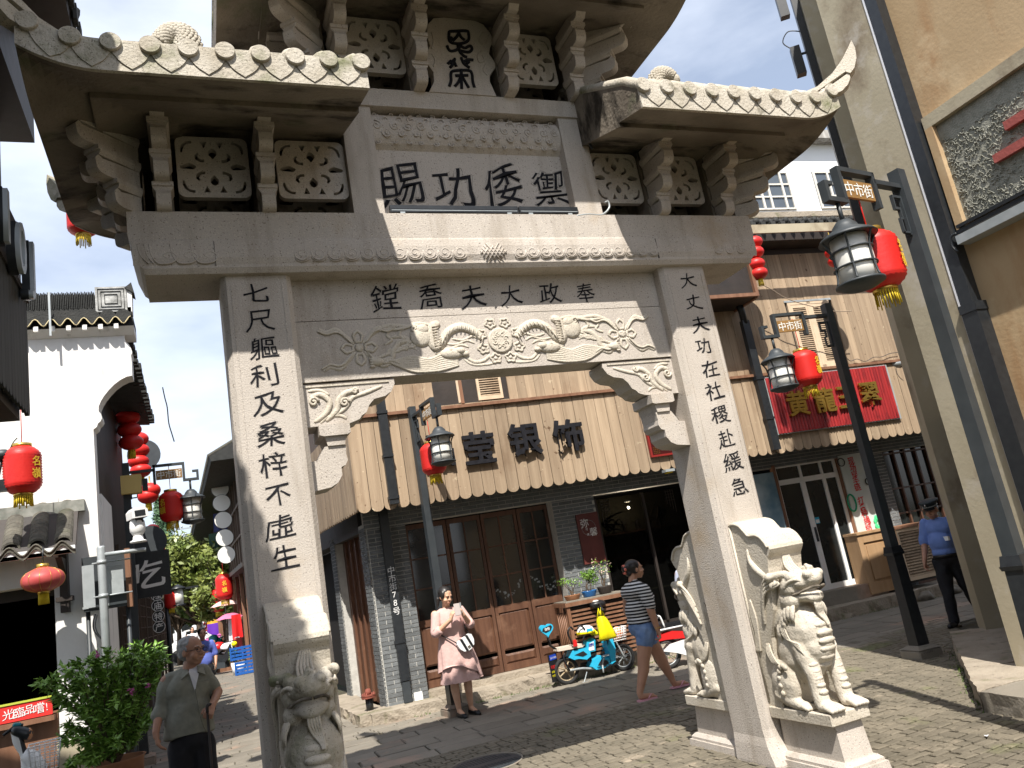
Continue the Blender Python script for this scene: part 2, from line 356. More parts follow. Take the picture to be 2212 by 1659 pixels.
def holed(outer, holes, y0, thick, name, m, parent, **kw):
    cu = bpy.data.curves.new('h', 'CURVE'); cu.dimensions = '2D'; cu.fill_mode = 'BOTH'; cu.extrude = thick/2
    for pl in [outer]+holes:
        sp = cu.splines.new('POLY'); sp.points.add(len(pl)-1); sp.use_cyclic_u = True
        for i, p in enumerate(pl): sp.points[i].co = (p[0], p[1], 0, 1)
    o = bpy.data.objects.new('h', cu); C.objects.link(o); me = ev_mesh(o, name); bpy.data.objects.remove(o)
    me.transform(Matrix(((1, 0, 0, 0), (0, 0, -1, y0+thick/2), (0, 1, 0, 0), (0, 0, 0, 1)))); me.materials.clear(); me.materials.append(m)
    return link(name, me, parent, **kw)
def rrect(x0, x1, z0, z1, r, n=5):
    P = []
    for cx, cz, a in ((x1-r, z1-r, 0), (x0+r, z1-r, 90), (x0+r, z0+r, 180), (x1-r, z0+r, 270)):
        for i in range(n+1): t = math.radians(a+90*i/n); P.append((cx+r*math.cos(t), cz+r*math.sin(t)))
    return P
# ================================================================ THE STONE GATE
CX = 2.22
gate = thing('memorial_gate', 'tall carved granite memorial gateway with two inscribed pillars and three flared stone roofs', 'gateway', (CX, .2, 0))
def seamless_pillar(x0, x1):
    m = MB(); c_ = .035; y0, y1 = 0, .443
    def ring(z, e=0, ef=0): return [(x0+c_-e, y0-ef, z), (x1-c_+e, y0-ef, z), (x1+e, y0+c_-ef, z), (x1+e, y1-c_, z), (x1-c_, y1+e, z), (x0+c_, y1+e, z), (x0-e, y1-c_, z), (x0-e, y0+c_-ef, z)]
    rs = [ring(0, .02, .09), ring(.02, .02, .09), ring(.14, .01, .03), ring(.2, 0, .01), ring(.26), ring(3.93)]
    vs_ = [p for r in rs for p in r]; fs = [tuple(range(7, -1, -1)), tuple((len(rs)-1)*8+i for i in range(8))]
    for r in range(len(rs)-1):
        for i in range(8): fs.append((r*8+i, r*8+(i+1) % 8, (r+1)*8+(i+1) % 8, (r+1)*8+i))
    m.add(vs_, fs)
    for xx in (x0+.065, x1-.065): m.bx(xx-.004, xx+.004, -.004, .004, .5, 3.86)
    return m
pilL = seamless_pillar(.257, .718).build('pillar', granite, gate); pilR = seamless_pillar(3.721, 4.182).build('pillar', granite, gate)
m = MB(); bp = [(-.283, 4.37), (-.283, 4.20), (-.262, 4.08), (-.225, 3.985), (-.20, 3.965), (4.64, 3.965), (4.665, 3.985), (4.70, 4.08), (4.723, 4.2), (4.723, 4.37)]
m.prism(bp, -.067, .47); m.prism([(y, z) for y, z in ((-.067, 3.965), (-.045, 3.93), (.445, 3.93), (.47, 3.965))], -.2, 4.64, 'x')
m.prism([(y, z) for y, z in ((-.067, 4.17), (-.073, 4.155), (-.081, 4.10), (-.081, 4.03), (-.067, 3.985))], -.262, 4.70, 'x')
beam = m.build('beam', granite, gate)
for xx in (.235, 3.685): MB().bx(xx-.0012, xx+.0012, -.0822, -.05, 3.975, 4.15).build('joint', wood_k, beam)
# scroll relief on the beam
m = MB()
def sp_row(m, xs, z, r, Y, dirn=1, tr=.0062, turns=1.5, a0=-PI*.5):
    for x in xs: m.tube(spiral((x, z), r, turns, a0, dirn, 20, Y=Y), tr, 5)
n = 0
sp_row(m, [.80+i*.115 for i in range(11)], 4.05, .054, -.0785, 1, a0=PI*.9)
sp_row(m, [2.44+i*.109 for i in range(12)], 4.045, .051, -.0785, -1, a0=PI*.1)
sp_row(m, [4.29+i*.118 for i in range(3)], 4.05, .052, -.0785, -1, a0=PI*.1)
for i in range(3): m.tube(smooth_path([(-.16+i*.125, -.0785, 4.13), (-.15+i*.125, -.0795, 4.05), (-.11+i*.125, -.0795, 3.995), (-.03+i*.125, -.0795, 4.0), (.0+i*.125, -.0795, 4.04), (-.04+i*.125, -.0795, 4.075), (-.08+i*.125, -.0795, 4.05), (-.055+i*.125, -.0795, 4.03)]), .0055, 5)
for i in range(2): m.tube(smooth_path([(-.23+i*.04, -.0785, 4.13), (-.215+i*.04, -.0795, 4.05), (-.17+i*.03, -.0795, 3.995)]), .005, 5)
for x in [.80+i*.115 for i in range(11)]: m.tube(smooth_path([(x-.055, -.0785, 4.05), (x-.04, -.0785, 4.005), (x, -.0785, 3.995), (x+.045, -.0785, 4.01), (x+.058, -.0785, 4.05)], 4), .004, 4)
for x in [2.44+i*.109 for i in range(12)]: m.tube(smooth_path([(x-.055, -.0785, 4.05), (x-.04, -.0785, 4.005), (x, -.0785, 3.995), (x+.045, -.0785, 4.01), (x+.055, -.0785, 4.05)], 4), .004, 4)
for i in range(-3, 4):                                            # endless-knot lozenge
    w_ = (3.6-abs(i))*.0205
    for sx_ in (-1, 1): m.tube([(CX+i*.032-w_*.7*sx_*1, -.082, 4.045-w_), (CX+i*.032+w_*.7*sx_, -.082, 4.045+w_)], .006, 5)
m.build('scroll_relief', granite, beam)
# lintel panels
m = MB(); m.bx(.718, 3.721, .12, .36, 3.626, 3.93); lint = m.build('lintel_panel', granite, gate)
m = MB(); m.bx(.718, 3.721, .117, .37, 3.18, 3.620); lint2 = m.build('lintel_panel', granite, gate)
MB().bx(.72, 3.72, .13, .35, 3.619, 3.627).build('joint', wood_k, lint2)
def ribbon(m, pts, r, Y=.117, k=6, flat=.6):
    p = smooth_path([(x, Y, z) for x, z in pts], k); n_ = len(p); rr = [r*(.35+.65*math.sin(PI*min(1, (i+.6)/(n_*.55)) if i < n_*.28 else PI*.5 if i < n_*.75 else PI*.5+PI*.45*(i-n_*.75)/(n_*.25))) for i in range(n_)]
    m.tube(p, rr, 6, flat=((0, 1, 0), flat*.72))
def ex(x, y): q = PY('E', x, y, .117); return (q.x, q.z)
m = MB()
def flower(cx, cz, s):
    for a in range(4):
        an = a*PI/2
        ring = []
        for i in range(14):
            t = 2*PI*i/14; rr = 1+.12*math.cos(5*t); lx = s*(1.05+.52*math.cos(t)*rr); lz = s*.40*math.sin(t)*rr
            ring.append((cx+lx*math.cos(an)-lz*math.sin(an)*1.0, .112, cz+lx*math.sin(an)+lz*math.cos(an)))
        m.tube(ring, s*.15, 6, closed=True)
        ring2 = [((p[0]-cx)*1+cx, .114, (p[2]-cz)+cz) for p in ring]
    m.ell((cx, .112, cz), (s*.42, .018, s*.42), 10)
    for i in range(6): t = i*PI/3; m.tube([(cx+s*.1*math.cos(t), .10, cz+s*.1*math.sin(t)), (cx+s*.34*math.cos(t+.5), .10, cz+s*.34*math.sin(t+.5))], s*.06, 5)
for cx_, cz_, s in ((*ex(145, 550), .078), (*ex(1755, 465), .078)):
    flower(cx_, cz_, s)
    for sx_ in (-1, 1):
        for sz in (-1, 1):
            ribbon(m, [(cx_+sx_*.03, cz_+sz*.03), (cx_+sx_*.09, cz_+sz*.09), (cx_+sx_*.15, cz_+sz*.145), (cx_+sx_*.22, cz_+sz*.125), (cx_+sx_*.27, cz_+sz*.155)], .019)
            ribbon(m, [(cx_+sx_*.05, cz_+sz*.035), (cx_+sx_*.11, cz_+sz*.105), (cx_+sx_*.16, cz_+sz*.125), (cx_+sx_*.22, cz_+sz*.112), (cx_+sx_*.28, cz_+sz*.14)], .009, Y=.100)
mc = ex(1008, 505)
m.lathe([(.10, .117), (.10, .100), (.088, .094), (.07, .098), (.001, .092)], (0, 0, 0), 28, Matrix(((1, 0, 0, mc[0]), (0, 0, 1, 0), (0, 1, 0, mc[1]), (0, 0, 0, 1))))
for a in range(8): t = a*PI/4+.3; m.tube(spiral((mc[0]+.045*math.cos(t), mc[1]+.045*math.sin(t)), .022, 1, t, 1, 9, Y=.094), .006, 5)
for a in range(8):
    t = a*PI/4+PI/8; cxx, czz = mc[0]+.158*math.cos(t), mc[1]+.150*math.sin(t)
    ring = [(cxx+.038*(1+.22*math.cos(5*q+t))*math.cos(q), .110, czz+.033*(1+.22*math.cos(5*q+t))*math.sin(q)) for q in [2*PI*i/20 for i in range(20)]]
    m.tube(ring, .009, 6, closed=True); m.ell((cxx, .113, czz), (.016, .012, .013), 8)
def dragon(sx):
    X = lambda d: mc[0]+sx*d; z0 = mc[1]
    def P(*a): return [(X(a_), z0+b_) for a_, b_ in a]
    ribbon(m, P((.13, .02), (.20, .085), (.30, .125), (.40, .09), (.47, .0), (.50, -.03)), .038, flat=1.0)          # arched body
    for i in range(13):                                                                                 # belly rings
        t = i/12; q = smooth_path([(a, 0, b) for a, b in ((.14, .02), (.21, .085), (.30, .12), (.40, .085), (.46, .01))], 3)[i]
        m.tube([(X(q.x-.0), .085, z0+q.z+.018), (X(q.x+.014), .080, z0+q.z-.026)], .0055, 5)
    ribbon(m, P((.46, .16), (.52, .13), (.54, .02), (.50, -.05)), .040, flat=1.0)
    for i in range(9): m.tube([(X(.475+.006*math.sin(i)), .082, z0+.14-i*.021), (X(.53), .080, z0+.13-i*.021)], .0055, 5)
    m.ell((X(.62), .112, z0+.06), (.085, .035, .075), 12); m.ell((X(.60), .105, z0+.12), (.05, .03, .04), 10)
    ribbon(m, P((.52, .15), (.62, .165), (.72, .15), (.86, .16), (.97, .11), (1.02, .06)), .020); ribbon(m, P((.55, .13), (.66, .15), (.78, .13), (.9, .135)), .012, Y=.104)
    m.tube(spiral((X(.66), z0+.125), .032, 1.2, 0, sx, 14, Y=.098), .009, 6)
    m.ell((X(.40), .11, z0-.08), (.10, .045, .045), 12); m.ell((X(.34), .10, z0-.065), (.045, .045, .03), 10); m.ell((X(.30), .108, z0-.09), (.035, .035, .022), 8)   # head and snout
    m.ell((X(.41), .082, z0-.055), (.016, .016, .014), 8)
    for i in range(8):                                                                                  # flowing mane
        o = i*.016
        ribbon(m, P((.36, -.105-o*.6), (.48, -.085-o), (.58, -.115-o*.8), (.70, -.085-o), (.80, -.10-o*.5), (.93, -.115+o*.35-.01)), .013, Y=.108, flat=.9)
    ribbon(m, P((.30, -.10), (.24, -.155), (.16, -.15), (.10, -.11)), .016); ribbon(m, P((.32, -.12), (.25, -.175), (.12, -.18), (.03, -.16)), .012)
    for i in range(5):
        ribbon(m, P((.16+.05*i, .02-.03*i), (.22+.05*i, .045-.03*i), (.30+.05*i, .02-.03*i), (.38+.05*i, .035-.035*i)), .011, Y=.114)
        ribbon(m, P((.55+.06*i, -.01-.008*i), (.62+.06*i, .02-.01*i), (.70+.05*i, -.01-.012*i), (.78+.05*i, .0-.02*i)), .012, Y=.114)
    for i in range(4): ribbon(m, P((.56+.09*i, .14), (.60+.09*i, .09), (.57+.09*i, .05), (.63+.09*i, .02)), .012, Y=.113)
    m.ell((X(.97), .108, z0-.105), (.055, .032, .032), 10)
    for i in range(4): m.ell((X(1.005), .10, z0-.085-i*.018), (.022, .014, .010), 7)
    ribbon(m, P((.70, .04), (.78, .03), (.84, -.03), (.86, -.09), (.95, -.11)), .026); ribbon(m, P((.84, .07), (.78, .075), (.72, .05), (.74, .0), (.82, -.03)), .018)
    for i in range(12): m.tube([(X(.86+.0*i), .084, z0-.04), (X(.86), .084, z0-.041)], .001, 3) if 0 else None
dragon(-1); dragon(1)
m.v = [(a, .117+(b-.117)*.58, c) for a, b, c in m.v]; m.build('dragon_relief', granite_pale, lint2)
# calligraphy along the lintel
for ch, x, y, s in zip('鏜喬夫大政奉', (300, 580, 840, 1075, 1310, 1530), (240, 233, 232, 225, 215, 212), (.225, .20, .20, .18, .185, .17)):
    q = PY('E', x, y, .119); char(ch, q, s*.98, ink, lint, bold=0, ext=.012, warp=1.15)
# side brackets under the lintel
QP = [(.72, 3.168), (1.37, 3.168), (1.372, 3.13), (1.34, 3.075), (1.29, 3.045), (1.21, 3.03), (1.17, 2.99), (1.145, 2.94), (1.11, 2.92), (1.09, 2.895), (1.03, 2.875), (.72, 2.868)]
LP = [(.83, 2.725), (.975, 2.725), (.968, 2.66), (.975, 2.62), (.955, 2.585), (.925, 2.575), (.925, 2.52), (.89, 2.47), (.84, 2.445), (.72, 2.43), (.72, 2.63), (.775, 2.635), (.80, 2.68)]
for sx in (1, -1):
    q = lambda P: [(CX+sx*(x-CX), z) for x, z in P]
    m = MB(); m.prism(q(QP), .13, .37); m.prism(q([(.80, 2.868), (1.01, 2.868), (1.01, 2.80), (.985, 2.79), (.825, 2.79), (.80, 2.80)]), .09, .40); m.prism(q([(.835, 2.79), (.98, 2.79), (.965, 2.725), (.85, 2.725)]), .115, .385); m.prism(q(LP), .13, .37)
    b_ = m.build('corner_bracket', granite, gate)
    m = MB(); m.bx(CX+sx*(.74-CX), CX+sx*(1.33-CX), .122, .13, 3.145, 3.156)
    for pts, r in ((((.78, 2.90), (.86, 2.95), (.90, 3.03), (.84, 3.09), (.77, 3.07)), .022), (((.86, 2.90), (.94, 2.97), (.96, 3.04), (1.02, 3.09), (1.10, 3.10)), .022), (((.90, 2.92), (1.0, 2.98), (1.06, 3.05), (1.16, 3.08), (1.28, 3.12)), .016), (((.82, 2.89), (.88, 2.93), (.96, 2.93), (1.0, 2.905)), .012), (((.76, 3.12), (.84, 3.12), (.9, 3.08)), .014)):
        ribbon(m, q(pts), r, Y=.13, flat=.8)
    for c_, r in (((.79, 3.04), .035), ((1.0, 3.02), .034), ((1.08, 3.095), .022)): m.tube(spiral(q([c_])[0], r, 1.4, 0, sx, 16, Y=.122), .010, 6)
    m.build('leaf_relief', granite_pale, b_)
# ---- middle storey
for x0, x1 in ((1.22, 1.45), (3.05, 3.29)): MB().bx(x0, x1, 0, .43, 4.37, 5.30).build('post', granite, gate)
panel = MB().bx(1.45, 3.05, .10, .33, 4.37, 5.0).build('inscription_panel', granite, gate)
for ch, x, y, s in zip('賜功倭禦', (408, 715, 1020, 1305), (1135, 1145, 1140, 1150), (.385, .36, .37, .32)):
    q = PY('B', x, y, .099); char(ch, q, s, ink, panel, bold=.0, ext=.014, warp=1.5)
m = MB(); prof = [(.10, 4.99)]+[(.10-.085*math.sin(PI*i/10)**.6, 4.995+.305*i/10) for i in range(1, 10)]+[(.10, 5.30), (.33, 5.30), (.33, 4.99)]
m.prism(prof, 1.45, 3.05, 'x'); band = m.build('cloud_band', granite, gate)
m = MB(); rnd = random.Random(3)
for j, zz in enumerate((5.035, 5.095, 5.155, 5.215, 5.27)):
    for i in range(14):
        x = 1.50+i*.115+(.055 if j % 2 else 0)+rnd.uniform(-.015, .015)
        if x > 3.01: continue
        t = (zz-4.995)/.305; yb = .10-.085*math.sin(PI*t)**.6-.001; r = rnd.uniform(.032, .044) if 0 < j < 4 else .026
        m.tube(spiral((x, zz), r, 1.35, rnd.uniform(0, 6), rnd.choice((-1, 1)), 16, Y=yb), .0055, 5)
m.build('cloud_relief', granite, band)
MB().prism([(1.20, 5.30), (3.25, 5.30), (3.29, 5.33), (3.40, 5.36), (3.40, 5.45), (1.04, 5.45), (1.04, 5.36), (1.15, 5.33)], -.02, .45).build('beam', granite, gate)
# ---- bracket columns
def nose(f, z0, h, dip=.0):
    P = [(.02, z0), (-f+.05, z0)]
    for i in range(1, 7): a = PI/2*i/6; P.append((-f+.05-.05*math.sin(a), z0+.05-.05*math.cos(a)))
    P += [(-f-.004, z0+h*.75), (-f+.012, z0+h), (-f+.035, z0+h*.86), (.02, z0+h)]; return P
def bracket_mesh(full=1):
    m = MB(); w_ = .046
    for z0, h, f in ((0, .125, .13), (.185, .125, .225), (.37, .12, .32)): m.prism(nose(f, z0, h), -w_, w_, 'x')
    for z0, f in ((.125, .115), (.31, .21), (.49, .30)):
        m.prism([(-.066, z0+.03), (.066, z0+.03), (.066, z0+.06), (-.066, z0+.06)], -f-.012, .02)
        m.prism([(-.050, z0), (.050, z0), (.066, z0+.03), (-.066, z0+.03)], -f, .02)
    m.prism([(.02, .55), (-.36, .55), (-.41, .60), (-.41, .645), (.02, .645)], -w_*.95, w_*.95, 'x')
    return m
def place_bracket(x, y, z, rz, sc=1, mm=granite, dark=0):
    m = bracket_mesh(); o = m.build('bracket', mm, None); o.location = (x, y, z); o.rotation_euler = (0, 0, rz); o.scale = (1, sc, 1)
    o.parent = gate; o.matrix_parent_inverse = Matrix.Translation(gate.location).inverted(); return o
P0 = place_bracket(-.05, -.005, 4.37, 0)
def more_bracket(x, y, z, rz=0, sy=1):
    o = P0.copy(); C.objects.link(o); o.location = (x, y, z); o.rotation_euler = (0, 0, rz); o.scale = (1, sy, 1); return o
for x in (.615, 3.83, 4.49): more_bracket(x, -.005, 4.37)
for x in (1.24, 1.86, 2.63, 3.23): more_bracket(x, -.025, 5.45)
for x, s in ((-.24, -1), (4.68, 1)):
    more_bracket(x, .0, 4.37, s*PI/4, 1.35); more_bracket(x, .20, 4.37, s*PI/2); more_bracket(x, .43, 4.37, s*PI*.75, 1.35)
for x, s in ((1.08, -1), (3.37, 1)):
    more_bracket(x, -.02, 5.45, s*PI/4, 1.35); more_bracket(x, .2, 5.45, s*PI/2); more_bracket(x, .43, 5.45, s*PI*.75, 1.35)
for x in (-.24, 4.68): MB().bx(x-.05, x+.05, .03, .41, 4.37, 5.02).build('support_block', granite_stained_shaded, gate)
for x in (-.05, .615, 3.83, 4.49): MB().bx(x-.06, x+.06, .03, .41, 4.37, 5.02).build('support_block', granite_stained_shaded, gate)
for x in (1.1, 1.86, 2.63, 3.33): MB().bx(x-.06, x+.06, .0, .41, 5.45, 6.14).build('support_block', granite_stained_shaded, gate)
# ---- pierced panels
def lat(x0, x1, z0, z1, Y, th=.05):
    cx, cz, hx, hz = (x0+x1)/2, (z0+z1)/2, (x1-x0)/2, (z1-z0)/2
    H = []
    def T(P): H.append([(cx+u*hx, cz+v*hz) for u, v in P])
    def band_(pts, w_):
        pts = [Vector((a, b)) for a, b in pts]; Lf = []; Rt = []
        for i, p in enumerate(pts):
            d = (pts[min(i+1, len(pts)-1)]-pts[max(i-1, 0)]).normalized(); n_ = Vector((-d.y, d.x)); k = w_*(.55+.45*math.sin(PI*i/(len(pts)-1))) if i not in (0,) else w_
            Lf.append(p+n_*k); Rt.append(p-n_*k)
        return Lf+Rt[::-1]
    for s in (1, -1):
        T([(.12*math.sin(a)*(1 if math.cos(a) > -.3 else .55), s*(.44+.17*math.cos(a))) for a in [2*PI*i/14 for i in range(14)]])
        T([(s*(.69+.22*math.cos(a)), (.125-.045*abs(math.sin(1.5*a+.5)))*math.sin(a)*1.0) for a in [2*PI*i/18 for i in range(18)]])
        for q in (1, -1):
            T(band_([(s*.24, q*.20), (s*.34, q*.20), (s*.44, q*.27), (s*.46, q*.38), (s*.40, q*.45)], .052))
            T(band_([(s*.55, q*.82), (s*.68, q*.80), (s*.79, q*.71), (s*.84, q*.56), (s*.84, q*.46)], .045))
            T([(s*.13, q*.84), (s*.32, q*.84), (s*.22, q*.62)])
    return holed(rrect(x0, x1, z0, z1, .05), H, Y, th, 'pierced_panel', granite, gate)
for x0, x1 in ((.045, .525), (.715, 1.215), (3.30, 3.765), (3.90, 4.40)):
    lat(x0, x1, 4.545, 5.015, .06); lat(x0, x1, 4.42, 4.90, .34, .04).data.materials[0] = granite_stained_shaded
for x0, x1 in ((1.34, 1.80), (2.73, 3.15)): lat(x0, x1, 5.63, 6.125, .03); lat(x0, x1, 5.5, 6.0, .34, .04).data.materials[0] = granite_stained_shaded
for x0, x1 in ((-.18, 1.22), (3.29, 4.62)): MB().bx(x0, x1, .415, .43, 4.37, 5.02).build('shade_backing', dark_gap, gate)  # added black sheet: hides sky behind the pierced panels, stands in for shade
MB().bx(1.15, 3.28, .415, .43, 5.45, 6.14).build('shade_backing', dark_gap, gate)  # same added black sheet for the top storey
# plaque
PP = []
for x, y in ((565, 150), (600, 112), (700, 105), (860, 130), (905, 150), (945, 200), (968, 245), (945, 295), (940, 330), (975, 380), (978, 415), (945, 460), (945, 500), (985, 588), (575, 560), (605, 500), (600, 440), (560, 385), (555, 330), (580, 280), (560, 220)):
    q = PY('B', x, y, -.03); PP.append((q.x, q.z))
m = MB(); m.prism(PP, -.03, .06); plaque = m.build('plaque', granite, gate)
m = MB()
def stroke(pts): m.tube(smooth_path([PY('SE', x, y, -.034) for x, y in pts], 4), .0128, 7)
KK['SE'] = (1450, 0, 1.2095)
for st in ([(352, 148), (430, 145), (443, 160), (440, 190), (405, 205), (358, 198), (350, 170), (352, 148)], [(398, 155), (385, 175), (368, 190)], [(398, 155), (408, 175), (425, 188)], [(357, 198), (362, 175)],
           [(345, 225), (355, 238), (375, 238), (392, 228), (392, 205)], [(345, 225), (342, 215)], [(400, 208), (400, 240), (420, 262), (435, 268)], [(405, 238), (440, 245), (458, 232), (450, 215), (425, 225), (405, 215)],
           [(345, 300), (360, 285)], [(362, 302), (372, 282)], [(378, 275), (370, 300), (355, 318)], [(385, 312), (378, 296)], [(408, 270), (420, 298), (448, 318)], [(418, 290), (440, 280), (464, 282)], [(432, 300), (445, 290)],
           [(352, 405), (360, 380), (360, 345), (375, 332), (440, 330), (458, 345), (462, 380), (470, 410)], [(408, 330), (410, 416)], [(380, 355), (440, 353)], [(408, 355), (395, 385), (378, 405)], [(410, 355), (425, 380), (443, 412)]): stroke(st)
m.build('seal_script_characters', ink, plaque)
for pts in ([(905, 200), (880, 240), (900, 270), (925, 250)], [(900, 310), (870, 340), (880, 380), (910, 370), (900, 340)], [(925, 390), (905, 430), (930, 460)], [(590, 200), (600, 250), (590, 300)], [(590, 330), (610, 370), (600, 410)]): m = MB(); m.tube(smooth_path([PY('B', x, y, -.03) for x, y in pts], 5), .008, 5); m.build('border_relief', granite, plaque)
# ---- roofs
def roof(xi, xo, ze, name='roof', both=False, xa=None):
    yf, yb = -.91, 1.27; hw = (yb-yf)/2; yc = (yf+yb)/2; sgn = 1 if xo > xi else -1
    def dist(x, y):
        d = min(y-yf, yb-y, (xo-x)*sgn)
        if both: d = min(d, (x-xi)*sgn)
        return max(d, 0)
    def lift(x, y):
        l = 0
        for X in ((xo, xi) if both else (xo,)):
            for Y in (yf, yb): r = math.hypot(x-X, (y-Y)*.8); l += .13*max(0, 1-r/.42)**2
        return l
    def top(x, y): return ze+.20+.56*dist(x, y)**1.0*(1-.12*math.cos(PI*dist(x, y)/hw)*0)+lift(x, y)
    def bot(x, y):
        d = dist(x, y); return (ze-.02+.26*d if d < .32 else ze+.03+.32*(min(d, .93)-.32))+lift(x, y)
    nx, ny = (56 if both else 36), 36
    def spaced(a, b, n_, brk):
        L_ = [a+(b-a)*i/n_ for i in range(n_+1)]
        for q in brk: L_ += [q-.001, q+.001]
        return sorted(set(L_), reverse=b < a)
    xs = spaced(xi, xo, nx, [xo-.32*sgn]+([xi+.32*sgn] if both else [])); ys = spaced(yf, yb, ny, [yf+.32, yb-.32])
    m = MB(); a, b = len(xs), len(ys)
    vt = [(x, y, top(x, y)) for x in xs for y in ys]; vb = [(x, y, bot(x, y)) for x in xs for y in ys]
    q = []
    for i in range(a-1):
        for j in range(b-1):
            k = i*b+j; f = (k, k+b, k+b+1, k+1); g = tuple(a*b+t for t in reversed(f)); q += [f if sgn > 0 else f[::-1], g if sgn > 0 else g[::-1]]
    border = [(i, 0) for i in range(a)]+[(a-1, j) for j in range(1, b)]+[(i, b-1) for i in range(a-2, -1, -1)]+[(0, j) for j in range(b-2, 0, -1)]
    idx = [i*b+j for i, j in border]; n_ = len(idx)
    for i in range(n_): u_, v_ = idx[i], idx[(i+1) % n_]; q.append((u_, a*b+u_, a*b+v_, v_) if sgn > 0 else (v_, a*b+v_, a*b+u_, u_))
    m.add(vt+vb, q); rf = m.build('roof', granite_stained_shaded, gate)
    # tile edge
    step = .2045; n_ = int(abs(xo-xi)/step); dx = []
    x = xi+sgn*.035
    while (xo-x)*sgn > .02: dx.append(x); x += sgn*step
    def lf(x): return lift(x, yf)
    for side, Y, o_ in ((1, yf, -1), (-1, yb, 1)):
        m = MB()
        for i in range(nx*2):
            xa_, xb_ = xi+(xo-xi)*i/(nx*2), xi+(xo-xi)*(i+1)/(nx*2)
            za, zb = ze+lift(xa_, Y), ze+lift(xb_, Y)
            m.add([(xa_, Y+o_*.002, za-.025), (xb_, Y+o_*.002, zb-.025), (xb_, Y+o_*.022, zb-.02), (xa_, Y+o_*.022, za-.02), (xa_, Y+o_*.002, za+.20), (xb_, Y+o_*.002, zb+.20), (xb_, Y+o_*.015, zb+.19), (xa_, Y+o_*.015, za+.19)],
                  [(0, 1, 2, 3), (3, 2, 6, 7), (7, 6, 5, 4), (0, 3, 7, 4), (1, 5, 6, 2)])
        m.build('fascia', granite_mossy, rf)
        if side < 0 and not both: pass
        for k, x in enumerate(dx):
            z = ze+.155+lift(x, Y); m = MB(); nseg = 22
            m.lathe([(.054, 0), (.058, .006), (.058, .03), (.05, .032)], (0, 0, 0), nseg, Matrix(((1, 0, 0, x), (0, 0, -o_, Y+o_*.052), (0, 1, 0, z), (0, 0, 0, 1))), sm=False)
            # barrel tile running up the slope behind the disc
            pts = [(x, Y+o_*.03, z-.004)]; d_ = 0
            for t in range(1, 8):
                yy = Y-o_*t*hw/7
                pts.append((x, yy, top(x, yy)+.02))
            m.tube(pts, .045, 8); m.build('tile_disc', granite_mossy, rf)
            x2 = x+sgn*step
            if (xo-x2)*sgn > -.04:
                P = []; xm = (x+x2)/2
                for t in (0, .08, .16, .26, .36, .44, .5, .56, .64, .74, .84, .92, 1):
                    d_ = abs(t-.5)*2; zz = ze-.008+.115*(d_**1.15)*(1-.25*math.sin(PI*d_))+lift(x+(x2-x)*t, Y); P.append((x+(x2-x)*t, zz))
                P += [(x2, ze+.165+lift(x2, Y)), (x, ze+.165+lift(x, Y))]
                MB().prism(P, Y+o_*.018, Y+o_*.029).build('drip_tile', granite_mossy, rf)
    # ridge and hips
    zr = ze+.20+.56*hw; e_ = sgn*hw*.86
    x_in = xi if not both else xi+e_
    m = MB(); m.tube([(x_in, yc, zr+.0), (xo-e_, yc, zr+.0)], .075, 10); m.build('ridge', granite_mossy, rf)
    return rf, lift, zr
rL, _, zr = roof(1.21, -.73, 4.82); rR, _, _ = roof(3.23, 5.17, 4.82); rT, _, zT = roof(.395, 4.045, 5.95, both=True)
H1 = [(640, 640), (770, 612), (850, 588), (950, 545), (1040, 465), (1100, 380), (1140, 300), (1155, 265), (1178, 310), (1187, 370), (1175, 430), (1150, 465), (1120, 455), (1040, 510), (940, 580), (850, 630), (770, 660), (640, 690)]
H2 = [(800, 660), (960, 590), (1060, 515), (1140, 458), (1150, 490), (1135, 530), (1100, 568), (1050, 590), (1020, 600), (960, 640), (870, 690)]
def hpt(x, y): return pln('C', x, y, (5.08, -.82, 0), (1, 1, 0))
h1 = [hpt(*p) for p in H1]; h2 = [hpt(*p) for p in H2]
def horn(parent, mx_, my_, dz=0, dx=0):
    for P, th in ((h1, .05), (h2, .04)):
        f = lambda v: Vector(((2*CX-v.x if mx_ else v.x)+dx*(-1 if mx_ else 1), (.36-v.y) if my_ else v.y, v.z+dz))
        n_ = Vector((1*(-1 if mx_ else 1), 1*(-1 if my_ else 1), 0)).normalized()*th
        a = [f(v)+n_ for v in P]; b = [f(v)-n_ for v in P]; k = len(P)
        m = MB(); m.add(a+b, [tuple(range(k)), tuple(range(2*k-1, k-1, -1))]+[(i, (i+1) % k, k+(i+1) % k, k+i) for i in range(k)])
        o = m.build('corner_horn', granite_pale if not mx_ else granite_mossy, parent)
    # hip ridge up to the main ridge
    a = f(hpt(700, 640)); e_ = Vector((4.25 if not mx_ else .19, .18, zr+.02)); e_.z += dz; e_.x += dx*(-1 if mx_ else 1)
    MB().tube([a, e_], .055, 8).build('hip_ridge', granite_mossy, parent)
horn(rR, 0, 0); horn(rR, 0, 1); horn(rL, 1, 0); horn(rL, 1, 1)
for a_ in (0, 1):
    for b_ in (0, 1): horn(rT, a_, b_, 1.13, -1.125)
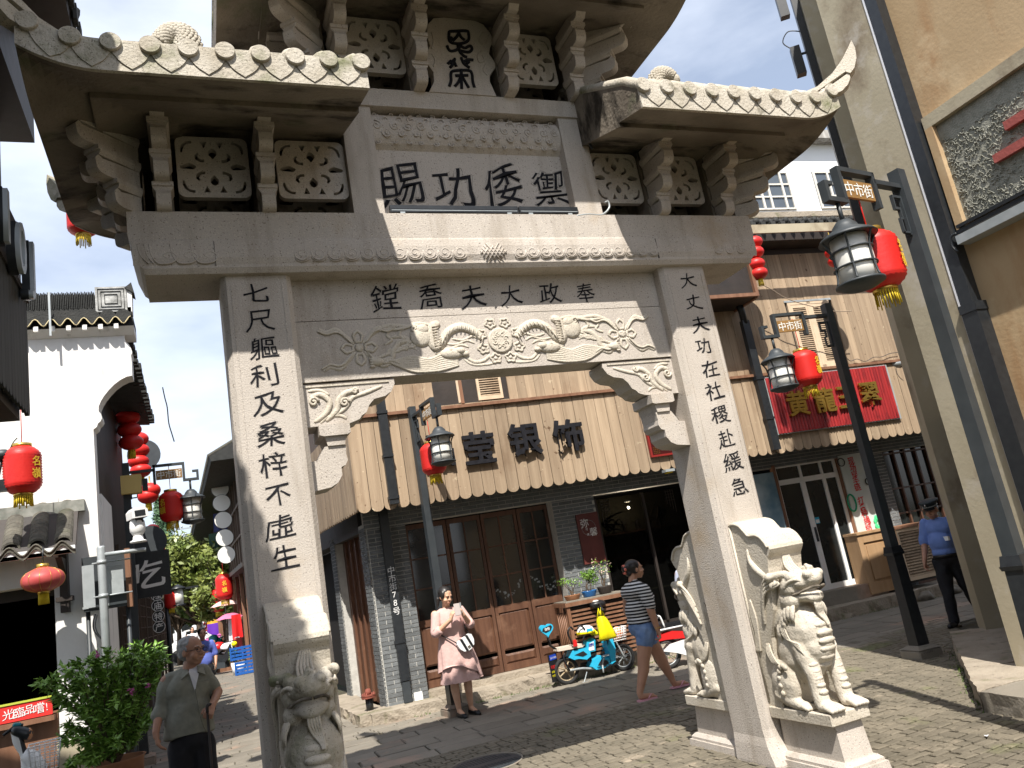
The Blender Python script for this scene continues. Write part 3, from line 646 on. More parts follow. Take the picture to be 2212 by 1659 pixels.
# fish-tail finials
def fish(k, path, rr, end, parent):
    P = [PY(k, x, y, .18) for x, y in path]; m = MB(); sp = smooth_path(P, 5); n_ = len(sp)
    rs = [np.interp(i/(n_-1), np.linspace(0, 1, len(rr)), rr) for i in range(n_)]
    m.tube(sp, rs, 14, flat=((0, 1, 0), .75)); m.ell(P[-1]+Vector((0, 0, 0)), (rr[-1]*1.1, .05, rr[-1]*1.5), 12)
    o = m.build('fish_finial', granite_mossy, parent)
    s = MB(); rg = random.Random(2)
    for i in range(2, n_-3):
        for j in range(-3, 4):
            t = (sp[i+1]-sp[i-1]).normalized(); side = Vector((-t.z, 0, t.x)); r = rs[i]; a = j/3.6*PI/2+(.2 if i % 2 else 0)
            c_ = sp[i]+side*math.sin(a)*r*.98-Vector((0, 1, 0))*math.cos(a)*r*.76
            s.ell(c_, (.019, .010, .019), 8)
    s.build('fish_scale', granite_mossy, o, kind='stuff')
fish('P', [(1740, 720), (1770, 560), (1790, 430), (1740, 340), (1640, 320), (1560, 370), (1500, 450)], [.10, .10, .095, .085, .075, .065, .055], None, rL)
fish('B', [(1990, 660), (1975, 560), (1960, 500), (1990, 455), (2040, 455), (2080, 490)], [.085, .085, .075, .065, .055, .042], None, rR)
# couplet characters in black paint on the pillars
for ch, (k, x, y), s in zip('七尺軀利及桑梓不虛生', (('D', 1567, 212), ('D', 1590, 385), ('D', 1608, 548), ('D', 1615, 718), ('D', 1640, 892), ('D', 1655, 1078), ('D', 1675, 1262), ('D', 1705, 1450), ('G', 1710, 180), ('G', 1745, 365)), (.165, .165, .165, .16, .16, .165, .165, .15, .165, .155)):
    char(ch, PY(k, x, y, -.002), s, ink, pilL, bold=0, ext=.010, warp=1.15, sx=1.12)
for ch, x, y, s in zip('大丈夫功在社稷赴緩急', (155, 188, 228, 245, 288, 315, 355, 390, 430, 465), (135, 268, 402, 537, 675, 812, 955, 1102, 1245, 1395), (.14, .14, .145, .14, .15, .15, .155, .145, .155, .145)):
    char(ch, PY('F', x, y, -.002), s, ink, pilR, bold=0, ext=.010, warp=1.15, sx=1.1)
# strip lights, flood lights, cables fixed on the gate
for x0, x1, lb in ((1.475, 2.50, 'long black strip light lying under the big inscription of the gate'), (2.512, 3.03, 'shorter black strip light at the right end under the big inscription of the gate')):
    t = thing('strip_light', lb, 'light', (x0, -.05, 4.37))
    m = MB(); m.bx(x0, x1, -.062, -.022, 4.385, 4.408); m.bx(x0, x1, -.058, -.026, 4.412, 4.442); m.build('housing', metal_k, t)
    MB().bx(x0+.01, x1-.01, -.064, -.060, 4.396, 4.401).build('lens', steel, t)
    for xx in (x0+.09, x1-.08): MB().bx(xx-.018, xx+.018, -.066, -.02, 4.371, 4.384).build('clip', steel, t)
for k, x, y, lb in (('A', 2035, 375, 'round black floodlight behind the tile edge of the left stone roof'), ('B', 1848, 540, 'round black floodlight at the corner of the right stone roof')):
    q = PY(k, x, y, -.55); t = thing('floodlight', lb, 'light', q-Vector((0, 0, .05)))
    m = MB(); R = Matrix.Translation(q) @ Matrix.Rotation(-.9, 4, 'X') @ Matrix.Rotation(.3, 4, 'Y'); m.lathe([(.048, -.05), (.052, .0), (.052, .025), (.04, .027)], (0, 0, 0), 20, R)
    for i in range(20): a = 2*PI*i/20; m.box((.054*math.cos(a), .054*math.sin(a), -.005), (.008, .008, .05), R)
    m.build('lamp_head', metal_k, t); m = MB(); m.tube([q, q-Vector((0, -.03, .12))], .008, 6); m.build('bracket_arm', metal_k, t)
m = MB(); m.tube(smooth_path([PY('B', x, y, -.08) for x, y in ((1570, 722), (1535, 740), (1530, 800), (1545, 860), (1575, 910))]), .011, 6); m.build('cable', metal_k, None, 'black cable looped round the beam beside the right stone roof', 'cable')
m = MB(); m.tube(smooth_path([PY('B', x, y, -.06) for x, y in ((1475, 1322), (1550, 1312), (1630, 1315), (1675, 1275), (1670, 1235), (1650, 1240))]), .009, 6); m.build('cable', steel, None, 'grey flexible cable rising from the strip light to the right pierced panel', 'cable')
# ================================================================ STONE BEASTS
def beast(name, cx, sgn, label, front=True):
    """cx centre; sgn +1: sits in front of its pillar facing the camera side, -1: behind it. Built towards -y from y=0."""
    T = Matrix.Translation((cx, 0 if sgn > 0 else .443, 0)) @ (Matrix.Identity(4) if sgn > 0 else Matrix.Rotation(PI, 4, 'Z'))
    t = thing(name, label, 'stone beast', T @ Vector((0, -.3, 0)), 'carved beasts at the foot of the gate pillars')
    def fin(m, nm, mm, parent=t, **k): m.v = [tuple(T @ Vector(v)) for v in m.v]; return m.build(nm, mm, parent, **k)
    # plinth
    m = MB(); m.bx(-.17, .17, -.645, -.004, .332, .412, bev=.006); fin(m, 'plinth_slab', granite_pale)
    m = MB(); m.add([(-.115, -.60, .332), (.115, -.60, .332), (.115, -.03, .332), (-.115, -.03, .332), (-.125, -.625, .10), (.125, -.625, .10), (.125, -.03, .10), (-.125, -.03, .10)], [(0, 1, 2, 3), (7, 6, 5, 4), (0, 4, 5, 1), (1, 5, 6, 2), (2, 6, 7, 3), (3, 7, 4, 0)]); fin(m, 'pedestal', granite)
    m = MB()
    for z0, z1, e0, e1 in ((0, .055, .065, .06), (.055, .075, .045, .045), (.075, .10, .045, .018)):
        r = lambda e, z: [(-.125-e, -.625-e, z), (.125+e, -.625-e, z), (.125+e, -.01, z), (-.125-e, -.01, z)]
        m.add(r(e0, z0)+r(e1, z1), [(3, 2, 1, 0), (4, 5, 6, 7), (0, 1, 5, 4), (1, 2, 6, 5), (2, 3, 7, 6), (3, 0, 4, 7)])
    fin(m, 'base_moulding', granite)
    # back slab with curled top
    prof = [(-.0, .41), (-.0, 1.76), (-.06, 1.765), (-.13, 1.745), (-.18, 1.70), (-.215, 1.665), (-.25, 1.66), (-.31, 1.655), (-.37, 1.62), (-.415, 1.555), (-.42, 1.53), (-.405, 1.505), (-.375, 1.47), (-.355, 1.40), (-.34, 1.30), (-.30, 1.1), (-.2, .9), (-.16, .41)]
    m = MB(); m.prism(prof, -.155, .155, 'x'); sl = fin(m, 'back_slab', granite_pale)
    m = MB(); e_ = [(-.012, 1.745), (-.06, 1.75), (-.13, 1.73), (-.175, 1.685), (-.21, 1.65), (-.25, 1.645), (-.31, 1.64), (-.365, 1.605), (-.405, 1.545)]
    for s in (-1, 1):
        m.tube(smooth_path([(s*.157, y, z) for y, z in e_]), .012, 6); m.tube([(s*.157, -.012, 1.745), (s*.157, -.012, .45)], .010, 6)
    fin(m, 'rim', granite_pale, sl)
    # ---- sculpted body (one surface)
    m = MB()
    m.cap((0, -.24, .98), (0, -.34, 1.05), .14, .145); m.ell((0, -.42, .93), (.158, .185, .20), 20); m.ell((0, -.32, .80), (.158, .20, .24), 18); m.ell((0, -.44, .84), (.14, .175, .16), 18); m.ell((0, -.20, .60), (.155, .16, .20), 18)
    m.ell((0, -.46, .85), (.125, .13, .15), 16)
    for s in (-1, 1):
        m.cap((s*.095, -.44, .83), (s*.10, -.50, .66), .075, .058); m.cap((s*.10, -.50, .66), (s*.105, -.525, .47), .057, .054)
        m.ell((s*.105, -.565, .445), (.062, .085, .040), 12)
        for k in range(4): m.cap((s*.105+(k-1.5)*.029, -.60, .448), (s*.105+(k-1.5)*.032, -.655, .432), .0205, .019)
        m.ell((s*.125, -.22, .58), (.065, .14, .17), 14); m.cap((s*.135, -.14, .50), (s*.135, -.33, .445), .05, .042); m.ell((s*.135, -.36, .44), (.05, .07, .033), 10)
        for k in range(3): m.cap((s*.135+(k-1)*.03, -.40, .44), (s*.135+(k-1)*.032, -.435, .428), .018, .016)
    # head
    m.cap((0, -.30, 1.08), (0, -.38, 1.20), .13, .12); m.ell((0, -.42, 1.245), (.135, .13, .12), 18)
    m.ell((0, -.53, 1.275), (.115, .115, .060), 18); m.ell((0, -.60, 1.295), (.088, .062, .055), 14)       # upper snout
    m.ell((0, -.52, 1.175), (.100, .115, .045), 16); m.ell((0, -.585, 1.165), (.074, .05, .042), 12)       # lower jaw
    for s in (-1, 1):
        m.ell((s*.052, -.625, 1.325), (.038, .034, .032), 10); m.ell((s*.085, -.50, 1.315), (.050, .055, .045), 12)      # nostril bulge, brow
        m.ell((s*.105, -.455, 1.25), (.04, .07, .07), 10); m.ell((s*.095, -.43, 1.15), (.05, .09, .06), 10)
        m.cap((s*.10, -.46, 1.345), (s*.155, -.36, 1.335), .026, .030); m.ell((s*.165, -.35, 1.335), (.034, .034, .034), 10)
    m.ell((0, -.60, 1.365), (.03, .03, .022), 10); m.ell((0, -.575, 1.385), (.018, .022, .016), 8)
    m.cap((0, -.40, 1.33), (0, -.33, 1.45), .05, .025)
    m.v = [tuple(T @ Vector(v)) for v in m.v]
    body = sculpt(m, 'body', granite_pale, t, vox=.0085, sm=2, noise_amt=.006, noise_s=14)
    # ---- carved details
    m = MB()
    for s in (-1, 1):                                     # mouth line
        m.tube(smooth_path([(s*.005, -.668, 1.235), (s*.045, -.655, 1.238), (s*.085, -.60, 1.222), (s*.10, -.53, 1.20), (s*.118, -.46, 1.195)]), .0085, 6)
    fin(m, 'mouth', granite_stained_shaded, body)
    for k in range(7):
        z = 1.03-k*.054; y = -.555-.062*math.sin(PI*(k+.6)/6.6); wd = .058+.014*math.sin(k/6*PI)
        m = MB(); m.ell((0, y+.018+(.012 if k > 5 else 0), z), (wd, .028, .0255), 14); fin(m, 'belly_plate', granite_pale, body)
    for s in (-1, 1):
        for k in range(5):
            m = MB(); z = .72-k*.045; m.ell((s*.102, -.535-.009*k+.016, z), (.040, .030, .0215), 12); fin(m, 'leg_plate', granite_pale, body)
        for k in range(7):
            m = MB(); a = -.5+k*.42; m.ell((s*.186, -.25+.085*math.cos(a)*.8-.04, .585+.13*math.sin(a)), (.012, .022, .02), 8); fin(m, 'haunch_scale', granite_pale, body)
        m = MB()                                          # eye
        m.ell((s*.098, -.545, 1.27), (.018, .02, .016), 10); fin(m, 'eye', granite_pale, body)
        m = MB()
        m.tube(smooth_path([(s*.07, -.585, 1.275), (s*.11, -.56, 1.30), (s*.135, -.50, 1.285), (s*.14, -.46, 1.25)]), .012, 6); fin(m, 'eyelid', granite_pale, body)
        m = MB(); m.tube([(s*.13, -.40, 1.30), (s*.17, -.36, 1.27), (s*.165, -.33, 1.25)], [.03, .028, .008], 8, flat=((1, 0, 0), .5)); m.tube([(s*.15, -.40, 1.30), (s*.175, -.375, 1.265)], [.018, .004], 6); fin(m, 'ear', granite_pale, body)
        # mane flames at the jaw
        for k in range(6):
            m = MB(); a = -.15+k*.32; y0, z0 = -.47+k*.035, 1.10-.018*k+.03*math.sin(k)
            m.tube(smooth_path([(s*.105, y0, z0+.04), (s*(.135), y0-.005, z0-.02), (s*.145, y0-.012+.01*k, z0-.075), (s*.135, y0-.022+.014*k, z0-.115)], 4), [.012]+[.026]*3+[.026]*2+[.024]*3+[.018, .014, .010, .003], 7, flat=((1, 0, 0), .55)) if 0 else m.tube([(s*.105, y0, z0+.04), (s*.135, y0-.003, z0-.01), (s*.15, y0-.006, z0-.05), (s*.146, y0-.014, z0-.105)], [.018, .032, .026, .003], 7, flat=((1, 0, 0), .55))
            fin(m, 'mane_tuft', granite_pale, body)
        for k in range(4):
            m = MB(); m.tube(smooth_path([(s*.14, -.42+.02*k, 1.33-.02*k), (s*(.175), -.33+.02*k, 1.33-.035*k), (s*.17, -.25+.015*k, 1.26-.05*k), (s*.155, -.20+.01*k, 1.15-.05*k)]), .012, 6); fin(m, 'mane_strand', granite_pale, body)
        # sweeping shoulder ribbon of four strands
        for k in range(4):
            o = k*.016; m = MB()
            m.tube(smooth_path([(s*.135, -.40+o*.5, 1.08), (s*.148, -.37+o, .99), (s*.155, -.40+o, .90+o*.3), (s*.158, -.46+o*.6, .85+o*.6), (s*.150, -.50+o*.3, .81+o), (s*.13, -.50+o*.2, .75+o*.8)]), .0085, 6); fin(m, 'fur_strand', granite_pale, body)
            m = MB(); m.tube(smooth_path([(s*.155, -.16+o*.5, .86), (s*.172, -.19+o, .80), (s*.178, -.235+o, .735), (s*.175, -.30+o*.7, .71)]), .0085, 6); fin(m, 'fur_strand', granite_pale, body)
            m = MB(); m.tube(smooth_path([(s*.157, -.06+o*.4, 1.18-o), (s*.160, -.085+o, 1.05), (s*.160, -.07+o*.6, .93), (s*.162, -.05+o, .80)]), .009, 6); fin(m, 'tail_strand', granite_pale, body)
        # horn
        m = MB(); m.tube(smooth_path([(s*.13, -.30, 1.33), (s*.155, -.22, 1.40), (s*.16, -.17, 1.47), (s*.155, -.165, 1.55)], 4), list(np.linspace(.04, .006, 13)), 8); fin(m, 'horn', granite_pale, body)
    for k in range(5):                                    # goatee and topknot strands
        x = (k-2)*.013
        m = MB(); m.tube(smooth_path([(x, -.60, 1.155), (x*1.1, -.605, 1.10), (x*.9+.012, -.592, 1.05), (x*.4+.03, -.606, 1.0), (x*.2+.035, -.615, .965)]), .0085, 6); fin(m, 'beard_strand', granite_pale, body)
        m = MB(); m.tube(smooth_path([(x*1.6, -.47, 1.34), (x*1.5, -.405, 1.39), (x+.012, -.372, 1.46), (x*.3+.005, -.372, 1.52)]), .010, 6); fin(m, 'crest_strand', granite_pale, body)
    return t
bR = beast('stone_beast', 3.965, 1, 'carved stone beast seated on a plinth before the right pillar, fully sunlit')
bL = beast('stone_beast', .49, 1, 'weathered stone beast before the left pillar, seen head-on in the shade')
beast('stone_beast', 3.93, -1, 'stone beast seated behind the right pillar, only its left flank showing')
for o in bL.children_recursive:
    if o.type == 'MESH' and o.name.split('.')[0] in ('body',): o.data.materials[0] = granite_mossy
# ================================================================ GROUND AND PAVING
MB().bx(-300, 300, -200, 500, -.30, -.018).build('ground', earth, None, kind='structure')
pave = thing('pavement', None, None, (3, 2, 0)); tag(pave, kind='structure')
rp_ = random.Random(11)
def infr(x, y, mg=60):
    d = np.array((x, y, 0))-CAM; z = d @ _f
    if z < .5: return None
    vx, vy = 1106+FPX*(d @ _r)/z, 829.5-FPX*(d @ _u)/z
    return (z if (-mg < vx < 2212+mg and vy < 1659+mg) else None)
def stone_geo(x0, x1, y0, y1, h, b, rot, tilt=.0):
    cx, cy = (x0+x1)/2, (y0+y1)/2; c_, s_ = math.cos(rot), math.sin(rot); P = []; jt = lambda: rp_.uniform(-b*.5, b*.5)
    for z, i in ((-.02, 0), (h-b*.7, 0), (h, b)):
        for px, py in ((x0+i, y0+i), (x1-i, y0+i), (x1-i, y1-i), (x0+i, y1-i)):
            X = px-cx+jt(); Y = py-cy+jt(); P.append((cx+X*c_-Y*s_, cy+X*s_+Y*c_, z+(rp_.uniform(-.002, .002) if z > 0 else 0)+tilt*X))
    F = [(8, 9, 10, 11)]+[(r*4+i, r*4+(i+1) % 4, r*4+4+(i+1) % 4, r*4+4+i) for r in range(2) for i in range(4)]
    return P, F
def field(name, X0, X1, Y0, Y1, w_, d_, gap, m_, maxp, h0=.004, hv=.006, b=.008, ang=0, org=(0, 0), inside=None, wv=.25, dv=.15):
    S = []; y = Y0; row = 0; ca, sa = math.cos(ang), math.sin(ang)
    while y < Y1:
        dd = d_*rp_.uniform(1-dv, 1+dv); x = X0+rp_.uniform(-w_, 0)
        while x < X1:
            ww = w_*rp_.uniform(1-wv, 1+wv); cx, cy = x+ww/2, y+dd/2
            wx, wy = org[0]+cx*ca-cy*sa, org[1]+cx*sa+cy*ca
            z = infr(wx, wy)
            if z and (inside is None or inside(wx, wy)): S.append((z, wx, wy, ww-gap, dd-gap))
            x += ww
        y += dd; row += 1
    S.sort(); rest = MB()
    for k, (z, wx, wy, ww, dd) in enumerate(S):
        P, F = stone_geo(wx-ww/2, wx+ww/2, wy-dd/2, wy+dd/2, h0+rp_.uniform(0, hv), b, ang+rp_.uniform(-.03, .03), rp_.uniform(-.01, .01))
        if k < maxp: m = MB(); m.add(P, F); m.build(name, m_, pave)
        else: rest.add(P, F)
    if rest.f: rest.build(name+'s_far', m_, pave, kind='stuff')
MAN = PZ('V', 1060, 1640, 0) if 'V' in KK else None
KK['V'] = (0, 0, .55746); MAN = PZ('V', 1050, 1652, 0)
kerbL = lambda x, y: not (x > 1.7 and y > 5.95)
inlane = lambda x, y: x < 1.05+.0*y or (y > 6 and x < 1.85)
field('cobblestone', -.5, 9, -3.5, 3.3, .128, .094, .014, cob, 290, ang=.03, org=(.6, 0), inside=lambda x, y: (x-MAN.x)**2+(y-MAN.y)**2 > .36**2 and not (x > 5.65 and y < x*.95-5.75))
field('paving_slab', -.5, 12.5, 0, 2.2, .62, .36, .02, slab_m, 300, ang=-.04, org=(.9, 3.35), inside=lambda x, y: y < 5.5, b=.010, wv=.35)
field('paving_stone', 0, 12, 0, .66, .26, .16, .014, slab_m, 150, ang=-.055, org=(1.2, 5.5), b=.008, wv=.4)
field('paving_stone_of_lane', -2.2, 3.0, 0, 60, .52, .215, .014, slab_m, 220, org=(-.9, 1.2), inside=lambda x, y: x < (1.1 if y < 6 else 1.9) and x > -2.6, b=.008, wv=.35)
field('paving_stone_side', 0, 10, 0, 3, .26, .16, .014, cob, 60, ang=.7, org=(8.2, 3.2), inside=lambda x, y: x > 9.4 and y < 3.9, b=.008, wv=.4)
mh = thing('manhole_cover', 'round cast iron manhole cover set among the cobbles at the bottom edge', 'manhole cover', MAN)
m = MB(); m.lathe([(.34, -.03), (.34, .006), (.32, .010), (.001, .010)], MAN, 40, sm=False); m.build('cover', metal_g, mh)
m = MB(); rim_ = [(MAN.x+.345*math.cos(a), MAN.y+.345*math.sin(a), .008) for a in [2*PI*i/40 for i in range(40)]]; m.tube(rim_, .010, 6, closed=True); m.build('rim', slab_m, mh)
m = MB()
for i in range(-9, 10):
    for j in range(-9, 10):
        if math.hypot(i, j) < 9 and not (-2 < j < 2): m.bx(MAN.x+i*.033-.010, MAN.x+i*.033+.010, MAN.y+j*.033-.010, MAN.y+j*.033+.010, .009, .0135)
m.build('stud', metal_g, mh, kind='stuff')
# litter and weeds
for i, (x, y) in enumerate(((5.0, -.75), (5.25, -.9), (5.6, -1.2), (4.9, -1.15))):
    m = MB(); m.add([(x, y, .014), (x+.035, y+.008, .02), (x+.03, y+.03, .013), (x-.004, y+.022, .022)], [(0, 1, 2, 3)]); m.build('paper_scrap', whitecloth, None, ('tiny white paper scrap on the cobbles nearest the concrete kerb slab', 'small paper scrap lying just below the lamp shadow', 'white paper scrap lowest at the right edge of the cobbles', 'little paper scrap on the cobbles closest to the sunlit beast')[i], 'litter')
w_ = MB(); rg = random.Random(5)
for i in range(260):
    side = rg.random()
    if side < .5: s_ = rg.uniform(.1, 6); p = FW(s_, .48, 0)
    elif side < .75: p = FW(rg.uniform(7, 11), .62, 0)
    else: t = rg.random(); p = Vector((5.5+t*2.2, -.32+t*2.15, 0))
    for k in range(4):
        a = rg.uniform(0, 6.28); h = rg.uniform(.015, .05); q = p+Vector((rg.gauss(0, .03), rg.gauss(0, .03), 0)); w_.add([q+Vector((-.006, 0, 0)), q+Vector((.006, 0, 0)), q+Vector((math.cos(a)*h*.6, math.sin(a)*h*.6, h))], [(0, 1, 2)])
w_.build('weeds', leafd, None, 'thin green weeds sprouting along the kerb and wall foot', 'weeds', kind='stuff')
# ================================================================ CORNER SHOP BUILDING (timber over grey brick)
shop = thing('shop_building', 'two-storey corner shop building with pine board cladding over grey brick piers and brown doors', 'building', FW(3, 0, 0))
MF = FM()
MFU = MF @ Matrix(((.979, 0, 0, -.015), (0, 1, 0, -.24), (0, 0, .976, 1.722*.024), (0, 0, 0, 1)))
def fb(s0, s1, o0, o1, z0, z1, m=None, **k): m = m or MB(); m.bx(s0, s1, -o1, -o0, z0, z1, MFU if (o0 >= .43 and z0 > 2.7) else MF, **k); return m
def face(name, m_, *a, parent=shop, **k): return fb(*a, **k).build(name, m_, parent)
face('core_wall', dark_gap, -.1, 13.4, -4.5, -1.05, 0, 6.4)
face('interior_floor', wood_d, -.1, 13.4, -1.05, -.12, 0, .12)
for s0, s1 in ((3.5, 5.3),): pass
# solid mortar piers with separate bricks
rb = random.Random(4)
def brick_face(s0, s1, z0, z1, o, parent, part=True, side=None, bl=.232, bh=.0585, g=.010, M=None, m_=brick_m):
    M = M or MF; rest = MB(); z = z0; row = 0
    while z < z1-.02:
        s = s0-(bl/2 if row % 2 else 0); h = min(bh, z1-z)
        while s < s1:
            a, b = max(s, s0), min(s+bl-g, s1)
            if b-a > .03:
                j = rb.uniform(-.002, .003); m = MB() if part else rest
                m.bx(a, b, -(o+.007+j), -(o-.03), z, z+h-g, M)
                if part: m.build('brick', m_, parent)
            s += bl
        z += bh; row += 1
    if not part and rest.f: rest.build('bricks', m_, parent, kind='stuff')
for s0, s1 in ((-.12, .45), (2.80, 3.53), (9.02, 9.42)):
    zt = 2.62; pr_ = face('pier', mortar, s0, s1, -.25, .0, .12, zt); brick_face(s0+.002, s1-.002, .14, zt, 0, pr_)
lb_ = face('lintel_band', mortar, -.15, 11.5, -.2, .0, 2.62, 3.0); brick_face(-.15, 11.5, 2.63, 2.95, 0, lb_, part=False)
face('sill_wall', wood_k, 3.55, 6.9, -.3, -.08, .12, .5)
# brown four-leaf door
def leaf(s0, s1, z0, z1, o, nm='door_leaf', solid_=.38, rows=3, wood=wood_d, gl=glass_d):
    st = .055; fr = fb(s0+.006, s0+st, o-.045, o, z0, z1); fb(s1-st, s1-.006, o-.045, o, z0, z1, fr)
    zs = z0+(z1-z0)*solid_
    for a, b in ((z0, z0+.10), (zs-.05, zs+.05), (z1-.07, z1)): fb(s0+st, s1-st, o-.045, o, a, b, fr)
    L_ = fr.build(nm, wood, shop)
    for a, b in ((z0+.10, z0+.24), (z0+.29, zs-.05)):
        m = MB(); c_ = [(s0+st, a), (s1-st, a), (s1-st, b), (s0+st, b)]; i = .035
        P = [MF @ Vector((s, -(o-.03), z)) for s, z in c_]+[MF @ Vector((s, -(o-.012), z)) for s, z in ((s0+st+i, a+i*.8), (s1-st-i, a+i*.8), (s1-st-i, b-i*.8), (s0+st+i, b-i*.8))]
        m.add(P, [(4, 5, 6, 7), (0, 1, 5, 4), (1, 2, 6, 5), (2, 3, 7, 6), (3, 0, 4, 7)]); m.build('panel', wood, L_)
    fb(s0+st, s1-st, o-.03, o-.022, zs+.05, z1-.07).build('pane', gl, L_)
    m = MB(); sm_ = (s0+s1)/2; fb(sm_-.011, sm_+.011, o-.022, o-.006, zs+.05, z1-.07, m)
    for k in range(1, rows): zz = zs+.05+(z1-.12-zs)*k/rows; fb(s0+st, s1-st, o-.022, o-.007, zz-.011, zz+.011, m)
    m.build('glazing_bar', wood, L_); return L_
DS = (.46, 1.115, 1.665, 2.26, 2.79)
dl = [leaf(DS[i], DS[i+1], .24, 2.60, -.22) for i in range(4)]
face('threshold', kerbm, .45, 2.80, -.3, .03, .12, .235)
for i in (2, 3):                                    # white window decals (blossom sprigs)
    m = MB(); s0 = DS[i]+.07; rg = random.Random(i)
    for k in range(26):
        s_ = s0+rg.uniform(0, .42); z_ = 1.42+.10*math.sin(s_*9)+rg.uniform(-.05, .05); r_ = rg.uniform(.008, .018)
        for a in range(5): an = a*1.257+k; m.add([MF @ Vector((s_, .2415, z_)), MF @ Vector((s_+r_*math.cos(an-.4), .2415, z_+r_*math.sin(an-.4))), MF @ Vector((s_+r_*math.cos(an+.4), .2415, z_+r_*math.sin(an+.4)))], [(0, 1, 2)])
    m.build('blossom_sticker', steel, dl[i], kind='stuff')
for k in range(3): face('valance', solid('valance_white', (.45, .43, .38), .9) if k == 0 else MATS['valance_white'], DS[k+1]+.07, DS[k+2]-.07, -.255, -.248, 2.10, 2.18)
face('white_curtain', MATS['valance_white'], DS[0]+.07, DS[1]-.07, -.255, -.248, 1.98, 2.06)
# side wall of the shop along the lane
SD = Vector((-.06, 1, 0)).normalized(); SO = Vector((2.235, 6.46, 0))
MS = Matrix(((SD.x, SD.y, 0, SO.x), (SD.y, -SD.x, 0, SO.y), (0, 0, 1, 0), (0, 0, 0, 1)))     # local x along lane, y inward
def sb(a0, a1, i0, i1, z0, z1, m=None): m = m or MB(); m.bx(a0, a1, i0, i1, z0, z1, MS); return m
MSb = MS.copy()
def sbrick(a0, a1, z0, z1, par):
    rest = MB(); z = z0; row = 0
    while z < z1-.02:
        s = a0-(.116 if row % 2 else 0)
        while s < a1:
            a, b = max(s, a0), min(s+.222, a1)
            if b-a > .03: m = MB(); m.bx(a, b, -.008+rb.uniform(-.002, .002), .02, z, z+.0485, MS); m.build('brick', brick_m, par)
            s += .232
        z += .0585; row += 1
for a0, a1 in ((.0, .36), (2.16, 2.50)): pr_ = sb(a0, a1, 0, .3, .1, 2.7).build('pier', mortar, shop); sbrick(a0, a1, .14, 2.62, pr_)
sb(.36, 2.16, .14, .2, .1, 2.6).build('side_door', wood_d, shop); sb(.36, 9, 0, .3, 2.6, 3.3).build('side_lintel', wood_k, shop); sb(2.5, 9, .35, .4, .1, 2.6).build('side_wall', dark_gap, shop)
m = MB()
for k in range(5): a = .4+k*.36; sb(a, a+.05, .10, .14, .12, 2.6, m)
m.build('door_stile', wood_d, shop)
sb(2.5, 9, 0, .5, 3.3, 6.4).build('side_upper_wall', wood_row, shop)
# kerb steps
def rough_block(P, z0, z1, name, m_, parent=None, n=10, amt=.02, **kw):
    """prism over polygon P with ragged edge"""
    top = []
    for i in range(len(P)):
        a, b = Vector(P[i]), Vector(P[(i+1) % len(P)]); k = max(1, int((b-a).length/.09))
        for j in range(k): q = a.lerp(b, j/k); top.append(q+Vector((rp_.uniform(-amt, amt), rp_.uniform(-amt, amt)))*(1 if j else .3))
    low = [q+Vector((rp_.uniform(-amt, amt), rp_.uniform(-amt, amt))) for q in top]; n_ = len(top); mid = [q+Vector((rp_.uniform(-amt, amt)*1.3, rp_.uniform(-amt, amt)*1.3)) for q in top]
    m = MB(); m.add([(q.x, q.y, z1+rp_.uniform(-.004, .004)) for q in top]+[(q.x, q.y, (z0+z1)/2) for q in mid]+[(q.x, q.y, z0) for q in low], [tuple(range(n_))]+[(r*n_+i, (r+1)*n_+i, (r+1)*n_+(i+1) % n_, r*n_+(i+1) % n_) for r in range(2) for i in range(n_)])
    return m.build(name, m_, parent, **kw)
kb = thing('stone_step', 'long rough-edged granite kerb step running in front of the brown shop doors', 'step', FW(1.5, .3, 0))
cuts = (-.42, .55, 1.9, 3.1, 4.4, 5.6, 6.75)
for a, b in zip(cuts, cuts[1:]):
    o_ = .44+rp_.uniform(-.015, .015); P = [FW(a+.004, o_, 0), FW(b-.004, o_+.01, 0), FW(b-.004, -.14, 0), FW(a+.004, -.14, 0)]
    rough_block([(p.x, p.y) for p in P], -.02, .15, 'kerb_stone', kerbm, kb, amt=.014)
rough_block([(1.80, 6.15), (2.2, 6.2), (2.16, 9.2), (1.72, 9.2)], -.02, .145, 'kerb_stone', kerbm, kb, amt=.016)
kb2 = thing('stone_step', 'double stone doorstep before the glass shop door beneath the red sign', 'step', FW(8, .4, 0))
for a, b in ((6.78, 8.2), (8.205, 9.7), (9.71, 11.5)):
    P = [FW(a, .62, 0), FW(b, .60, 0), FW(b, -.1, 0), FW(a, -.1, 0)]; rough_block([(p.x, p.y) for p in P], -.02, .2, 'kerb_stone', kerbm, kb2, amt=.012)
rough_block([(p.x, p.y) for p in (FW(6.85, .28, 0), FW(8.5, .27, 0), FW(8.5, -.2, 0), FW(6.85, -.2, 0))], .2, .43, 'door_step', slab_m, kb2, amt=.006)
